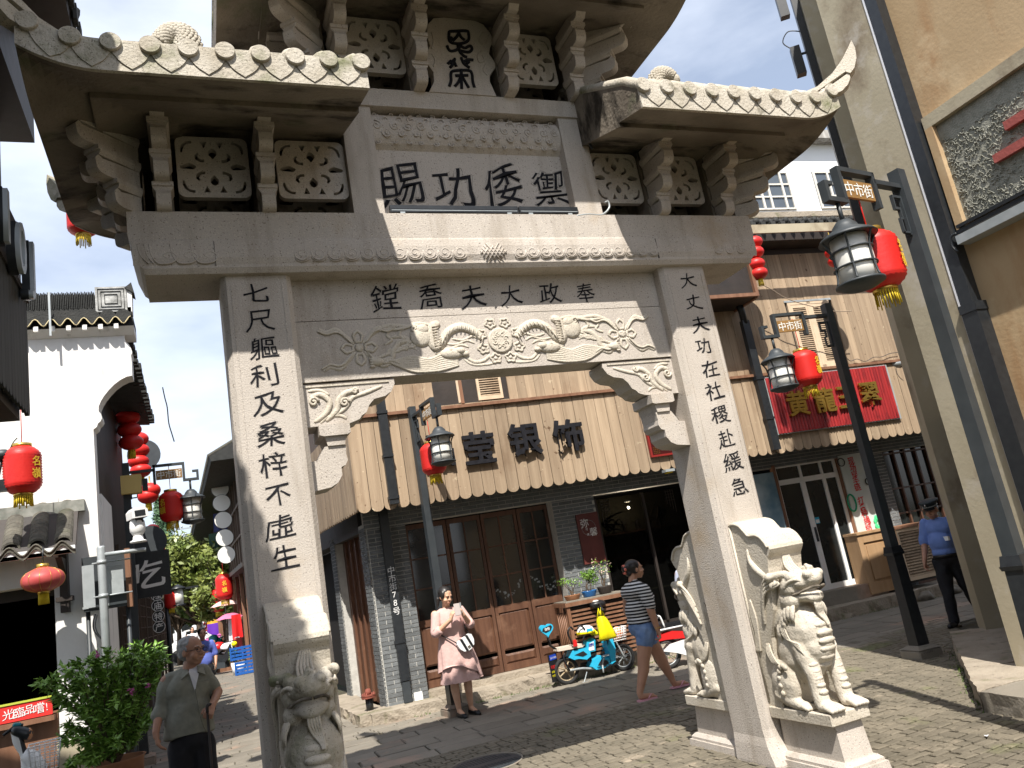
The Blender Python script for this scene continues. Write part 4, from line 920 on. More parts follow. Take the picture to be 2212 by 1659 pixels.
# pine board awning
aw = thing('board_awning', 'pine plank awning with scalloped lower edge hung along the shop front', 'awning', FW(4, .6, 2.8))
def plank(M, s0, s1, z0, z1, o, rough_end=True):
    m = MB(); P = []; r = (s1-s0)/2; n_ = 7
    if rough_end:
        for i in range(n_+1): a = PI*i/n_; P.append(((s0+s1)/2-r*math.cos(a), z0+r*.8-r*.8*math.sin(a)))
    else: P = [(s0, z0), (s1, z0)]
    P += [(s1, z1), (s0, z1)]; m.prism(P, -(o+.012), -(o-.012), 'y', M); return m
s = -.30; ra = random.Random(9)
while s < 11.6:
    w_ = .184; plank(MFU, s+.004, s+w_-.004, 2.80+ra.uniform(-.006, .006), 4.15, .60+ra.uniform(-.003, .004)).build('plank', wood_l, aw); s += w_
face('backing_board', wood_k, -.30, 11.6, .55, .575, 2.95, 4.15, parent=aw)
fb(-.34, 11.6, .54, .66, 4.15, 4.195).build('top_rail', wood_m, aw)
fb(-.3, 11.4, 0, .80, 2.92, 2.95).build('soffit', wood_k, aw)
Mc = Matrix.Translation(FW(-.31, .84, 0)) @ Matrix.Rotation(PI/2+.06, 4, 'Z') @ Matrix.Diagonal((1, -1, 1, 1))
s = 0
while s < 3.4: plank(Mc, s+.004, s+.14, 2.80+ra.uniform(-.005, .005), 4.15, 0).build('plank', wood_l, aw); s += .145
# upper storey boards
up = thing('upper_storey', 'upper storey clad with vertical weathered pine planks above the awning rail', 'building', FW(4, .4, 4.2)) if 0 else None
uw = MB().bx(-.3, 12.3, -.73, .2, 4.135, 6.42, MF).build('upper_wall', wood_k, shop)
WIN = ((1.12, 2.16, 4.24, 5.35), (7.72, 8.68, 4.22, 5.48))
s = -.3
while s < 12.4:
    w_ = .148; c_ = s+w_/2; hit = [w for w in WIN if w[0]-.02 < c_ < w[1]+.02]; oo = .505+ra.uniform(-.002, .003)
    if hit:
        w = hit[0]
        if w[2]-4.2 > .04: plank(MFU, s+.002, s+w_-.002, 4.2, w[2], oo, False).build('plank', wood_l, uw)
        plank(MFU, s+.002, s+w_-.002, w[3], 6.42, oo, False).build('plank', wood_l, uw)
    else: plank(MFU, s+.002, s+w_-.002, 4.2, 6.42, oo, False).build('plank', wood_l, uw)
    s += w_
def shutter(s0, s1, z0, z1, M, o, parent, n_, nm='shutter'):
    m = MB()
    for a, b, c_, d in ((s0, s0+.04, z0, z1), (s1-.04, s1, z0, z1), (s0+.04, s1-.04, z0, z0+.06), (s0+.04, s1-.04, z1-.06, z1)): m.bx(a, b, -(o+.03), -o, c_, d, M)
    sh = m.build(nm, wood_m if parent is None else wood_edge, parent)
    for k in range(n_):
        z = z0+.06+(z1-z0-.12)*(k+.5)/n_; m = MB(); h = (z1-z0-.12)/n_
        m.add([M @ Vector((s0+.04, -(o+.028), z-h*.42)), M @ Vector((s1-.04, -(o+.028), z-h*.42)), M @ Vector((s1-.04, -(o+.004), z+h*.30)), M @ Vector((s0+.04, -(o+.004), z+h*.30)),
               M @ Vector((s0+.04, -(o+.028), z-h*.42+.008)), M @ Vector((s1-.04, -(o+.028), z-h*.42+.008)), M @ Vector((s1-.04, -(o+.004), z+h*.30+.008)), M @ Vector((s0+.04, -(o+.004), z+h*.30+.008))], [(0, 1, 2, 3), (7, 6, 5, 4), (0, 4, 5, 1), (1, 5, 6, 2), (2, 6, 7, 3), (3, 7, 4, 0)]); m.build('slat', wood_l, sh)
    return sh
w1 = fb(1.14, 2.14, .44, .45, 4.24, 5.35).build('window', glass_c, shop)
shutter(1.72, 2.12, 4.26, 5.33, MFU, .50, w1, 26)
Mo = MFU @ Matrix.Translation((1.46, -.50, 0)) @ Matrix.Rotation(-.85, 4, 'Z'); shutter(-.36, 0, 4.26, 5.33, Mo, 0, w1, 26)
fb(1.44, 1.49, .45, .53, 4.24, 5.35).build('frame', wood_m, w1)
w2 = fb(7.74, 8.66, .44, .45, 4.22, 5.48).build('window', dark_gap, shop)
shutter(7.80, 8.16, 4.27, 5.43, MFU, .49, w2, 28); shutter(8.24, 8.60, 4.27, 5.43, MFU, .49, w2, 28)
m = MB()
for a, b, c_, d in ((7.74, 7.80, 4.22, 5.48), (8.60, 8.66, 4.22, 5.48), (8.16, 8.24, 4.22, 5.48), (7.80, 8.60, 4.22, 4.27), (7.80, 8.60, 5.43, 5.48)): fb(a, b, .45, .525, c_, d, m)
m.build('frame', wood_edge, w2); fb(7.68, 8.72, .50, .53, 5.48, 5.515).build('frame', steel, w2)
# downpipes
def pipe(s_, w_, z0, z1, lb, o=.63, bands=()):
    t = thing('downpipe', lb, 'downpipe', FW(s_, o, z0)); m = fb(s_-w_/2, s_+w_/2, o, o+.09, z0, z1).build('pipe', metal_k, t)
    for z in bands: fb(s_-w_/2-.012, s_+w_/2+.012, o-.003, o+.102, z-.02, z+.02).build('collar', metal_k, t)
    return t
pipe(.20, .13, 2.86, 4.44, 'square black downpipe running down the pine awning at its left end', bands=(3.55, 4.19, 2.95))
p2 = pipe(6.64, .14, 2.86, 5.15, 'square black downpipe at the left edge of the red timber sign', bands=(3.4, 4.1))
m = MB(); m.tube([FW(6.49, .91, 5.02), FW(6.46, .95, 5.2), FW(6.4, 1.0, 5.35)], .06, 8); m.build('elbow', metal_k, p2)
p3 = thing('downpipe', 'black downpipe with white address lettering on the grey brick pier', 'downpipe', FW(.14, .02, .2))
fb(.075, .205, .02, .11, .45, 2.9).build('pipe', metal_k, p3); fb(.06, .22, .01, .12, .96, 1.0).build('collar', metal_k, p3); fb(.085, .195, .03, .1, .16, .44).build('shoe', metal_g, p3)
for i, ch in enumerate('中市街78号'): char(ch, FW(.14, .115, 1.98-i*.115), .115, white_p, p3, RF, bold=0, ext=.004, warp=.6)
# black shop lettering, red sign
sgn_ = thing('shop_lettering', 'large black metal characters mounted on the pine awning', 'lettering', FW(2, .62, 3.5))
for ch, x, y, s_ in zip('晶莹银饰', (630, 880, 1160, 1425), (1180, 1160, 1110, 1090), (.50, .50, .50, .50)):
    q = pln('E', x, y, F0+FN*.90, FN); char(ch, q, s_*1.02, ink, sgn_, RF, bold=.022, ext=.10)
rs = thing('red_sign', 'red corrugated wooden shop sign with four raised gold characters', 'sign', FW(8.1, .65, 3.6))
redwood = mat('red_stained_wood', (.42, .03, .03), (.20, .015, .02), 1, .35, .1, 5, stretch=(26, 26, 1.1), stain=((.10, .01, .012), 3, .56, .72, (3, 3, .8)), spec=.6)
s = 6.78
while s < 9.38: m = MB(); m.prism([(s, -.655), (s+.005, -.668), (s+.03, -.682), (s+.055, -.668), (s+.06, -.655)], 3.12, 4.10, 'z', MFU); m.build('batten', redwood, rs); s += .062
fb(6.765, 9.42, .63, .655, 3.105, 4.115).build('frame', steel, rs)
for ch, x, y, s_ in zip('黄龍玉翠', (825, 990, 1130, 1268), (890, 868, 850, 830), (.44,)*4):
    q = pln('F', x, y, F0+FN*.95, FN); char(ch, q, s_, gold, rs, RF, bold=.022, ext=.09)
# red-framed dark sign glimpsed behind right bracket
t = thing('dark_red_sign', 'dark sign with thin red frame partly behind the right gate bracket', 'sign', FW(4.7, .64, 3.4))
fb(4.36, 5.5, .625, .65, 3.05, 3.85).build('board', solid('maroon_board', (.05, .008, .008), .3), t)
for a, b, c_, d in ((4.33, 4.36, 3.02, 3.88), (4.36, 5.5, 3.02, 3.05), (4.36, 5.5, 3.85, 3.88)): fb(a, b, .62, .67, c_, d).build('frame', solid('dark_red_frame', (.22, .015, .012), .5) if 'dark_red_frame' not in MATS else MATS['dark_red_frame'], t)
m = MB()
for a in range(4):
    for b in range(4): fb(4.40+a*.03, 4.42+a*.03, .65, .654, 3.07+b*.03, 3.075+b*.03, m); fb(4.40+a*.03, 4.405+a*.03, .65, .654, 3.07+b*.03, 3.09+b*.03, m)
m.build('gold_fret', gold, t, kind='stuff')
# shop window with dark interior
sw = fb(3.54, 5.35, -.10, -.09, .5, 2.55).build('shop_window', mat('window_glass', (.03, .03, .028), rough=.03, trans=.92, ior=1.1, spec=.3), shop)
m = MB()
for a in (3.54, 4.4, 5.33): fb(a, a+.04, -.09, -.03, .5, 2.55, m)
m.build('frame', wood_k, sw)
m = MB()
for (cx_, cz_) in ((3.66, 2.35), (5.0, 2.35)):
    for k in range(4):
        a = cx_+k*.045*(1 if cx_ < 4 else -1); fb(a, a+.008, -.085, -.075, cz_-.05-.05*(3-k), cz_+.18, m); fb(cx_ if cx_ < 4 else cx_-.16, cx_+.16 if cx_ < 4 else cx_, -.085, -.075, cz_+.15-k*.05, cz_+.158-k*.05, m)
m.build('fretwork', wood_k, sw)
for z in (1.15, 1.55, 1.95): face('shelf', wood_m, 3.7, 5.3, -.9, -.62, z, z+.03)
shb = solid('olive_cloth_wall', (.12, .105, .07), .9); face('display_back', shb, 3.6, 5.6, -.95, -.93, .2, 2.6)
rr_ = random.Random(8)
for z in (1.18, 1.58, 1.98):
    for k in range(6):
        s_ = 3.85+k*.25+rr_.uniform(-.04, .04); t = thing('ornament', '%s dark carved ornament on the %s shelf inside the shop window' % (('leftmost', 'second from left', 'third from left', 'fourth from left', 'fifth from left', 'rightmost')[k], 'lowest' if z < 1.3 else 'middle' if z < 1.7 else 'top'), 'ornament', FW(s_, -.75, z), 'ornaments on the shop shelves')
        m = MB(); q = FW(s_, -.75, z); m.lathe([(.05, 0), (.055, .015), (.02, .03), (.05, .08), (.03, .14), (.012, .17)], q, 10); m.cap(q+Vector((0, 0, .12)), q+Vector((.08, 0, .18)), .02, .008); m.cap(q+Vector((0, 0, .10)), q+Vector((-.08, 0, .15)), .02, .01)
        m.build('figure', wood_k, t)
tb = thing('cloth_table', 'table under a cream fringed cloth in the dark shop opening', 'table', FW(4.6, -.3, .15))
clo = mat('cream_patterned_cloth', (.50, .50, .38), (.30, .32, .22), 26, .9); fb(3.95, 5.35, -.75, -.25, .95, .99).build('cloth_top', clo, tb); fb(3.95, 5.35, -.25, -.245, .86, .985).build('cloth_edge', clo, tb)
m = MB()
for k in range(28): fb(3.96+k*.05, 3.985+k*.05, -.249, -.243, .80, .862, m)
m.build('fringe', yellow, tb, kind='stuff'); fb(4.0, 5.3, -.7, -.3, .15, .95).build('table_body', wood_k, tb)
cl_ = thing('ceiling_lamp', 'small lit oval ceiling lamp inside the dark shop window', 'lamp', FW(4.35, -.5, 2.45)); m = MB(); m.lathe([(.05, 0), (.055, -.01), (.04, -.015)], FW(4.35, -.5, 2.47), 18); m.build('diffuser', mat('lit_lamp', (1, .93, .8), rough=.5, emit=3), cl_)
pl_ = bpy.data.lights.new('shop_lamp', 'POINT'); pl_.energy = 14; pl_.color = (1, .86, .66); pl_.shadow_soft_size = .02; po_ = bpy.data.objects.new('shop_lamp', pl_); C.objects.link(po_); po_.location = FW(4.35, -.5, 2.36); po_.parent = cl_; po_.matrix_parent_inverse = Matrix.Translation(cl_.location).inverted()
for k, (s0, z0, f_) in enumerate(((3.75, 2.15, 1), (4.95, 2.2, -1), (4.3, 1.35, 1))):
    t = thing('driftwood', ('twisted dark driftwood branch at the left of the shop window display', 'twisted driftwood branch at the right of the shop window display', 'low curling driftwood piece in the middle of the shop display')[k], 'ornament', FW(s0, -.3, z0)); m = MB(); rg = random.Random(k)
    for j in range(5): m.tube(smooth_path([FW(s0, -.35, z0), FW(s0+f_*.12, -.35, z0-.12+j*.05), FW(s0+f_*rg.uniform(.15, .35), -.35, z0+rg.uniform(-.3, .15)), FW(s0+f_*rg.uniform(.3, .5), -.35, z0+rg.uniform(-.35, .2))], 4), list(np.linspace(.026, .005, 13)), 6)
    m.build('branch', bark, t)
# hanging sign board
hb = thing('hanging_board', 'tall maroon signboard with two white characters on the brick pier', 'sign', FW(3.33, .02, 1.57))
mar = mat('maroon_painted_board', (.13, .032, .026), (.09, .02, .017), 5, .5); fb(3.15, 3.52, .018, .045, 1.57, 2.35).build('board', mar, hb)
for ch, s_, z, k in (('弥', 3.27, 2.20, .15), ('馨', 3.40, 2.05, .14), ('可', 3.29, 2.10, .045), ('舍', 3.30, 2.02, .045)): char(ch, FW(s_, .048, z), k, white_p, hb, RF, bold=0, ext=.004, warp=.3)
m = MB(); m.tube([FW(3.33+.12*math.cos(a), .048, 2.12+.12*math.sin(a)) for a in [2*PI*i/30 for i in range(24)]], .0018, 4); m.build('ring', steel, hb)
# glass door with white frame
gd = thing('glass_door', 'white aluminium framed glass shop door below the red sign', 'door', FW(7.7, -.05, .43))
m = MB()
for a, b, c_, d in ((7.02, 7.08, .43, 2.66), (7.52, 7.62, .43, 2.33), (8.0, 8.07, .43, 2.33), (8.30, 8.36, .43, 2.66), (7.02, 8.36, 2.30, 2.39), (7.02, 8.36, 2.60, 2.66), (7.55, 7.6, 2.39, 2.6), (8.0, 8.05, 2.39, 2.6), (7.08, 8.3, .43, .52)): fb(a, b, -.08, -.03-.001*(a % .3), c_, d, m)
m.build('frame', white_p, gd)
for a, b in ((7.08, 7.52), (7.62, 8.0), (8.07, 8.30)): fb(a, b, -.06, -.055, .52, 2.30).build('pane', glass_d, gd)
fb(7.08, 8.30, -.06, -.055, 2.39, 2.60).build('pane', glass_d, gd)
fb(7.555, 7.585, -.03, .0, 1.25, 1.5).build('handle', metal_k, gd); fb(7.64, 7.73, -.053, -.05, 1.55, 1.66).build('notice', blue_p, gd); fb(7.65, 7.72, -.051, -.048, 1.56, 1.62).build('notice', white_p, gd)
fb(8.36, 8.42, -.1, .0, .43, 2.66).build('jamb', wood_m, shop); fb(8.0, 8.36, -.5, -.45, .45, 1.3).build('cabinet', red_c, shop)
# left poster beside the glass door
t = thing('poster', 'pale blue landscape poster left of the glass door', 'poster', FW(6.75, .02, 1.3)); fb(6.35, 6.97, .0, .02, 1.2, 2.55).build('sheet', mat('blue_poster_print', (.50, .62, .70), (.10, .22, .32), 2.2, .5), t); face('post', wood_m, 6.97, 7.02, -.05, .04, .43, 2.66)
# long white jewellery poster
po = thing('poster', 'tall white poster with red characters and green jade bangles', 'poster', FW(8.66, .03, 1.3)); fb(8.41, 8.93, .0, .02, 1.26, 2.66).build('sheet', mat('poster_white', (.62, .66, .64), (.50, .56, .54), 3, .4), po)
for i, ch in enumerate('现场穿手链'):
    x, y = [(825, 158), (838, 205), (850, 255), (862, 300), (872, 345)][i]; char(ch, pln('T', x, y, F0+FN*.024, FN), .145, red_c, po, RF, bold=.012, ext=.004, warp=.6)
for i, ch in enumerate('打各种绳结'):
    x, y = [(895, 440), (908, 487), (920, 532), (938, 582), (950, 632)][i]; char(ch, pln('T', x, y, F0+FN*.024, FN), .145, red_c, po, RF, bold=.012, ext=.004, warp=.6)
def ringp(k, x, y, rx, rz, r, m_, nm):
    q = pln(k, x, y, F0+FN*.03, FN); m = MB(); m.tube([q+FE*rx*math.cos(a)+Vector((0, 0, rz*math.sin(a))) for a in [2*PI*i/26 for i in range(26)]], r, 8, closed=True); m.build(nm, m_, po)
jade = solid('jade_green', (.02, .32, .16), .25); jadel = solid('bright_jade', (.08, .62, .25), .3)
ringp('T', 832, 458, .085, .15, .016, jade, 'bangle_picture'); ringp('T', 755, 168, .075, .07, .009, metal_k, 'bracelet_picture'); ringp('T', 945, 305, .05, .055, .012, metal_k, 'bracelet_picture')
q = pln('T', 1015, 595, F0+FN*.03, FN); m = MB()
for k in range(7): a = k*.9; m.ell(q+FE*.045*math.cos(a)+Vector((0, 0, .10*math.sin(a)-.02)), (.04, .008, .05), 10)
m.build('pendant_picture', jadel, po)
# counters under the posters
c1 = thing('wood_counter', 'panelled light wooden counter below the jewellery poster', 'counter', FW(8.5, .3, .2)); fb(8.12, 8.80, -.02, .28, .24, 1.24).build('body', wood_edge if 0 else wood_m, c1)
cwm = mat('counter_oak', (.42, .27, .15), (.33, .20, .10), 1, .6, .1, 6, stretch=(12, 12, 1.4)); c1.children[0].data.materials[0] = cwm
for a, b, c_, d in ((8.12, 8.22, .24, 1.24), (8.70, 8.80, .24, 1.24), (8.22, 8.70, .24, .42), (8.22, 8.70, 1.10, 1.24)): fb(a, b, .28, .305, c_, d).build('frame', cwm, c1)
fb(8.27, 8.65, .28, .292, .47, 1.05).build('panel', cwm, c1); fb(8.10, 8.82, -.02, .33, 1.24, 1.28).build('top', cwm, c1)
c2 = thing('louvred_cabinet', 'wooden louvred air-conditioner cabinet standing right of the panelled counter', 'cabinet', FW(9.15, .5, .3))
fb(8.80, 9.50, .05, .44, .3, 1.22).build('body', wood_k, c2); sh = shutter(8.80, 9.50, .34, 1.22, MF, .45, c2, 16, 'louvre_door'); fb(8.78, 9.52, .03, .50, 1.22, 1.27).build('top', wood_m, c2)
for k, s_ in enumerate((8.86, 9.5)):
    t = thing('rock', ('small pale boulder on the ground under the louvred cabinet corner', 'small pale boulder just right of the louvred cabinet')[k], 'rock', FW(s_, .62, 0)); m = MB(); m.ell(FW(s_, .66, .07), (.15, .10, .09), 12); m.ell(FW(s_+.07, .66, .05), (.1, .08, .07), 10); sculpt(m, 'stone', slab_m, t, vox=.02, sm=1, noise_amt=.03, noise_s=12)
# brown window at the far right
rw = fb(9.45, 11.0, -.12, -.11, 1.0, 2.62).build('window', glass_d, shop); m = MB()
for a in (9.45, 9.72, 9.98, 10.24, 10.50, 10.76): fb(a, a+.035, -.11, -.06, 1.0, 2.62, m)
for z in (1.0, 1.45, 1.9, 2.55): fb(9.48, 11, -.109, -.065, z, z+.03, m)
m.build('frame', wood_d, rw); face('apron_wall', wood_d, 9.43, 11.2, -.14, -.02, .12, 1.0)
# louvre counter with bonsai before the brick pier
lc = thing('slatted_counter', 'reddish slatted wooden counter carrying potted bonsai beside the scooter', 'counter', FW(2.95, .6, .15))
fb(2.48, 3.60, .10, .66, 1.03, 1.085).build('top', wood_m, lc); fb(2.50, 3.55, .12, .64, 1.085, 1.10).build('marble_sheet', slab_m, lc)
for a, b in ((2.50, 2.55), (3.50, 3.55)): fb(a, b, .58, .64, .15, 1.03).build('leg', wood_m, lc); fb(a, b, .12, .18, .15, 1.03).build('leg', wood_m, lc)
for k in range(13): z = .24+k*.058; fb(2.56, 3.49, .605, .625, z, z+.030).build('slat', wood_m, lc)
for k in range(6): m = MB(); m.tube([FW(2.51, .55-k*.075, .95), FW(2.51, .62-k*.075-.04, .25)], .012, 5); m.build('side_slat', wood_m, lc)
fb(2.6, 3.45, .2, .55, .2, 1.0).build('core', wood_k, lc)
# louvred bay high on the left of red sign
by = fb(4.6, 6.6, .5, 1.17, 5.40, 6.4).build('louvred_bay', wood_k, shop)
for k in range(20): z = 5.50+k*.045; m = MB(); m.bx(4.6, 6.58, -1.215, -1.185, z, z+.018, MF); m.build('louvre', steel, by)
m = MB()
for k in range(14): z = 5.50+k*.064; m.bx(6.60, 6.615, -1.17, -.5, z, z+.02, MF)
fb(4.58, 6.64, 1.17, 1.23, 5.40, 5.46, m); fb(6.58, 6.64, 1.17, 1.23, 5.46, 6.4, m); fb(6.60, 6.66, .5, 1.17, 5.38, 5.46, m); m.build('frame', wood_m, by)
# tiled eave and white building above
ev = thing('tiled_eave', 'dark Chinese tile eave above the pine clad storey', 'roof', FW(8, 1.0, 6.6))
fb(4.3, 13, .4, 1.14, 6.42, 6.60).build('eave_board', wood_k, ev); fb(4.3, 13, 1.14, 1.17, 6.56, 6.72).build('plaster_band', concrete, ev)
fb(4.3, 13, -1.0, 1.14, 6.60, 6.68).build('deck', wood_k, ev)
s = 4.35
while s < 12.9:
    m = MB(); m.tube([FW(s, 1.20, 6.76), FW(s, .2, 7.02)], .052, 8); m.lathe([(.055, 0), (.055, .02)], (0, 0, 0), 12, Matrix.Translation(FW(s, 1.20, 6.765)) @ MF.to_3x3().to_4x4() @ Matrix.Rotation(PI/2, 4, 'X')); m.build('cover_tile', tile_k, ev)
    P = [FW(s+.05, 1.235, 6.74), FW(s+.155, 1.235, 6.74), FW(s+.145, 1.245, 6.66), FW(s+.10, 1.25, 6.585), FW(s+.06, 1.245, 6.66)]; b_ = [p-FN*.02 for p in P]; m = MB(); m.add(P+b_, [(0, 1, 2, 3, 4), (9, 8, 7, 6, 5)]+[(i, (i+1) % 5, 5+(i+1) % 5, 5+i) for i in range(5)]); m.tube([FW(s+.102, 1.2, 6.715), FW(s+.102, .2, 6.97)], [.045, .045], 6); m.build('drip_tile', tile_k, ev)
    s += .205
wb = thing('white_building', 'white plastered building with metal framed windows rising behind the tiled eave', 'building', FW(10, -1, 7))
fb(3.8, 18, -6, -1.0, 6.7, 9.62).build('wall', plaster_far, wb); fb(3.7, 18.2, -6.2, -.72, 9.62, 9.82).build('parapet', mat('stained_parapet', (.45, .43, .40), (.16, .14, .12), 3, .9, stretch=(4, 4, .6)), wb); fb(3.8, 18, -1.0, -.93, 7.86, 7.98).build('string_course', kerbm, wb)
for s_ in (4.6, 6.75, 8.72, 10.56, 12.6):
    w = fb(s_, s_+1.18, -.999, -.985, 8.05, 8.95).build('window', mat('sky_window_glass', (.10, .12, .14), (.06, .07, .09), 1, .15), wb) if s_ == 4.6 else fb(s_, s_+1.18, -.999, -.985, 8.05, 8.95).build('window', MATS['sky_window_glass'], wb)
    m = MB()
    for a in (0, .36, .56, .93, 1.13): fb(s_+a, s_+a+.05, -.985, -.955, 8.05, 8.95, m)
    for z in (8.05, 8.33, 8.62, 8.90): fb(s_+.05, s_+1.13, -.985, -.958, z, z+.035, m)
    m.build('frame', mat('window_frame_cream', (.62, .59, .53), rough=.6) if s_ == 4.6 else MATS['window_frame_cream'], w)
# small floods / lamps at the awning edge
for k, x, y, fr, lb in ((1, 940, 1310, 'O', 'small yellow-glowing awning lamp beside the right pillar'),):
    q = pln(fr, x, y, F0+FN*.92, FN); t = thing('awning_lamp', lb, 'lamp', q); m = MB(); m.box((0, 0, 0), (.16, .12, .04), Matrix.Translation(q) @ RF.to_4x4()); m.build('housing', steel, t); m = MB(); m.box((0, 0, -.03), (.10, .09, .02), Matrix.Translation(q) @ RF.to_4x4()); m.build('lens', yellow, t)
# camera/flood lamp on bracket near the concrete corner
q = pln('F', 1430, 650, F0+FN*.8, FN); t = thing('flood_lamp', 'olive grey flood lamp on a black arm right of the red sign', 'lamp', q)
m = MB(); m.ell(q, (.17, .11, .075), 12); m.build('head', steel, t); m = MB(); m.tube([q, q+Vector((.12, -.02, -.16)), q+Vector((.14, .05, -.36))], .018, 6); m.tube(smooth_path([q+Vector((-.08, -.05, -.03)), q+Vector((-.10, -.05, -.2)), q+Vector((0, -.05, -.33)), q+Vector((.12, 0, -.38))]), .006, 5); m.ell(q+Vector((.14, .05, -.42)), (.06, .05, .06), 10); m.build('arm', metal_k, t)
# ================================================================ CONCRETE HOUSE ON THE RIGHT
ch_ = thing('rendered_house', 'tall ochre and orange rendered house with black downpipe filling the right edge', 'building', (7, -2, 0))
MB().bx(6.56, 8.6, -9, -.35, 0, 9.2).build('wall', orange_w, ch_)
MB().bx(6.45, 7.0, -.455, .05, .15, 9.2).build('pilaster', concrete, ch_)
MB().bx(6.443, 6.447+.01, -.475, -.456, .15, 9.2).build('corner_bead', whitecloth, ch_)
m = MB(); m.bx(6.44, 6.56, -.60, -.485, 3.28, 9.2); m.build('downpipe', metal_k, ch_); m = MB(); m.bx(6.42, 6.57, -.63, -.475, .4, 3.22); m.bx(6.41, 6.575, -.64, -.47, 3.20, 3.28); m.build('downpipe', metal_k, ch_)
MB().bx(6.50, 6.57, -9, -.62, 4.97, 5.09).build('string_course', concrete, ch_)
MB().bx(6.50, 6.57, -.70, -.62, 3.9, 4.97).build('frame', orange_w, ch_)
rc = MB().bx(6.553, 6.562, -9, -.70, 3.98, 4.97).build('recess_panel', stucco, ch_)
m = MB(); rg = random.Random(6)
for i in range(1500):                                     # rough stucco worms
    y = rg.uniform(-2.4, -.72); z = rg.uniform(4.0, 4.95)
    if z > 4.80 or (4.28 < z < 4.34 and y < -1.2): continue
    a = rg.uniform(0, 6.28); l = rg.uniform(.010, .026); p = Vector((6.551, y, z)); d = Vector((0, math.cos(a)*l, math.sin(a)*l)); m.tube([p-d, p+Vector((-.006, d.z*.6, -d.y*.6)), p+d], .0042, 4, sm=False)
m.build('rough_stucco', stucco, rc, kind='stuff')
for y1, z in ((-1.30, 4.58), (-1.13, 4.37), (-1.52, 4.20)): MB().bx(6.50, 6.555, -9, y1, z-.035, z+.04).build('red_slat', red_tile, rc)
m = MB(); m.bx(6.40, 6.56, -9, -.66, 3.80, 3.88); m.build('ledge', steel, ch_); m = MB(); m.bx(6.43, 6.50, -9, -.66, 3.90, 3.935); m.bx(6.42, 6.50, -9, -.68, 3.945, 3.975); ls = m.build('strip_light', metal_k, ch_)
m = MB(); m.tube(smooth_path([(6.43, -.66, 3.91), (6.42, -.61, 3.90), (6.42, -.59, 3.82), (6.43, -.62, 3.75)]), .012, 6); m.build('cable', metal_k, ch_)
# diagonal side beyond the pilaster
m = MB(); m.prism([(6.75, .06), (8.3, 1.56), (8.6, 1.2), (7.2, -.3)], 2.55, 9.2, 'z'); m.build('side_wall', concrete, ch_)
m = MB(); m.prism([(6.95, .02), (8.4, 1.45), (8.6, 1.2), (7.2, -.2)], .15, 2.55, 'z'); m.build('doorway', dark_gap, ch_)
m = MB(); m.prism([(8.3, 1.6), (8.6, 2.15), (15, 2.35), (15, 1.2), (8.5, 1.2)], 0, 6.1, 'z'); m.build('side_wall', concrete, ch_)
Mp = Matrix.Translation((8.12, 1.50, 0)) @ Matrix.Rotation(math.radians(-38), 4, 'Z'); MB().bx(-.12, .22, 0, .35, .15, 9.2, Mp).build('pilaster', concrete, ch_)
m = MB(); m.bx(-.22, -.13, .06, .14, 4.4, 9.2, Mp); m.build('downpipe', metal_k, ch_)
m = MB(); m.bx(-.05, .02, .36, .44, 3.9, 4.6, Mp); m.tube([Mp @ Vector((-.12, .1, 4.75)), Mp @ Vector((-.3, .1, 4.72)), Mp @ Vector((-.3, .12, 4.55))], .02, 6); m.build('bracket', metal_k, ch_)
for z in (7.4, 8.3): q = Mp @ Vector((-.33, .1, z)); t = thing('wall_spotlight', 'black spotlight clamped to the %s of the downpipe above the stone horn' % ('lower part' if z < 8 else 'top'), 'light', q); m = MB(); m.bx(-.40, -.28, .05, .16, z, z+.42, Mp); m.tube([Mp @ Vector((-.28, .1, z+.3)), Mp @ Vector((-.15, .1, z+.3))], .02, 6); m.build('lamp_head', metal_k, t); m = MB(); m.tube(smooth_path([Mp @ Vector((-.38, .1, z+.42)), Mp @ Vector((-.46, .1, z+.55)), Mp @ Vector((-.36, .1, z+.68)), Mp @ Vector((-.2, .1, z+.62))]), .008, 5); m.build('cable', metal_k, t)
sl = thing('stone_kerb_slab', 'thick mossy granite kerb slab at the foot of the ochre house', 'kerb', (6.2, -.3, 0))
for k, P in enumerate(([(5.58, -.26), (6.3, .43), (6.75, .05), (6.5, -.35)], [(6.31, .44), (7.1, 1.2), (7.55, .75), (6.76, .06)], [(7.11, 1.21), (7.9, 1.96), (8.4, 1.45), (7.56, .76)], [(5.57, -.28), (6.49, -.37), (6.5, -1.3), (5.5, -1.3)], [(5.49, -1.32), (6.5, -1.32), (6.5, -3), (5.4, -3)])):
    rough_block(P, -.02, .155, 'slab', kerbm if k < 3 else slab_m, sl, amt=.012)
# ================================================================ NEAR HOUSE AT THE LEFT EDGE
nl = thing('dark_timber_house', 'dark timber house overhanging the left edge with deep tiled eave', 'building', (-2, -2, 0))
MB().bx(-4, -1.12, -9, .72, 3.9, 6.05).build('upper_wall', wood_k, nl); MB().bx(-5, -2.9, -9, .6, 0, 3.9).build('wall', wood_k, nl)
MB().bx(-4, -.88, -9, -.25, 2.98, 3.9).build('overhang', wood_k, nl)
MB().bx(-4.2, -.94, -3, .97, 5.47, 6.02).build('eave_soffit', wood_k, nl)
e2 = MB().bx(-4.2, -.58, -6.5, .45, 6.02, 6.12).build('eave_board', wood_k, nl)
m = MB(); m.prism([(-.56, 6.12), (-.60, 6.28), (-4.2, 8.0), (-4.2, 6.12)], -6.5, .45, 'y'); m.build('roof', tile_k, nl)
y = -6.4
while y < .42: m = MB(); m.tube([(-.55, y, 6.20), (-4, y, 7.95)], .055, 8); m.build('cover_tile', tile_k, nl); m = MB(); m.bx(-.56, -.535, y+.05, y+.15, 6.06, 6.19); m.build('drip_tile', tile_k, nl); y += .2
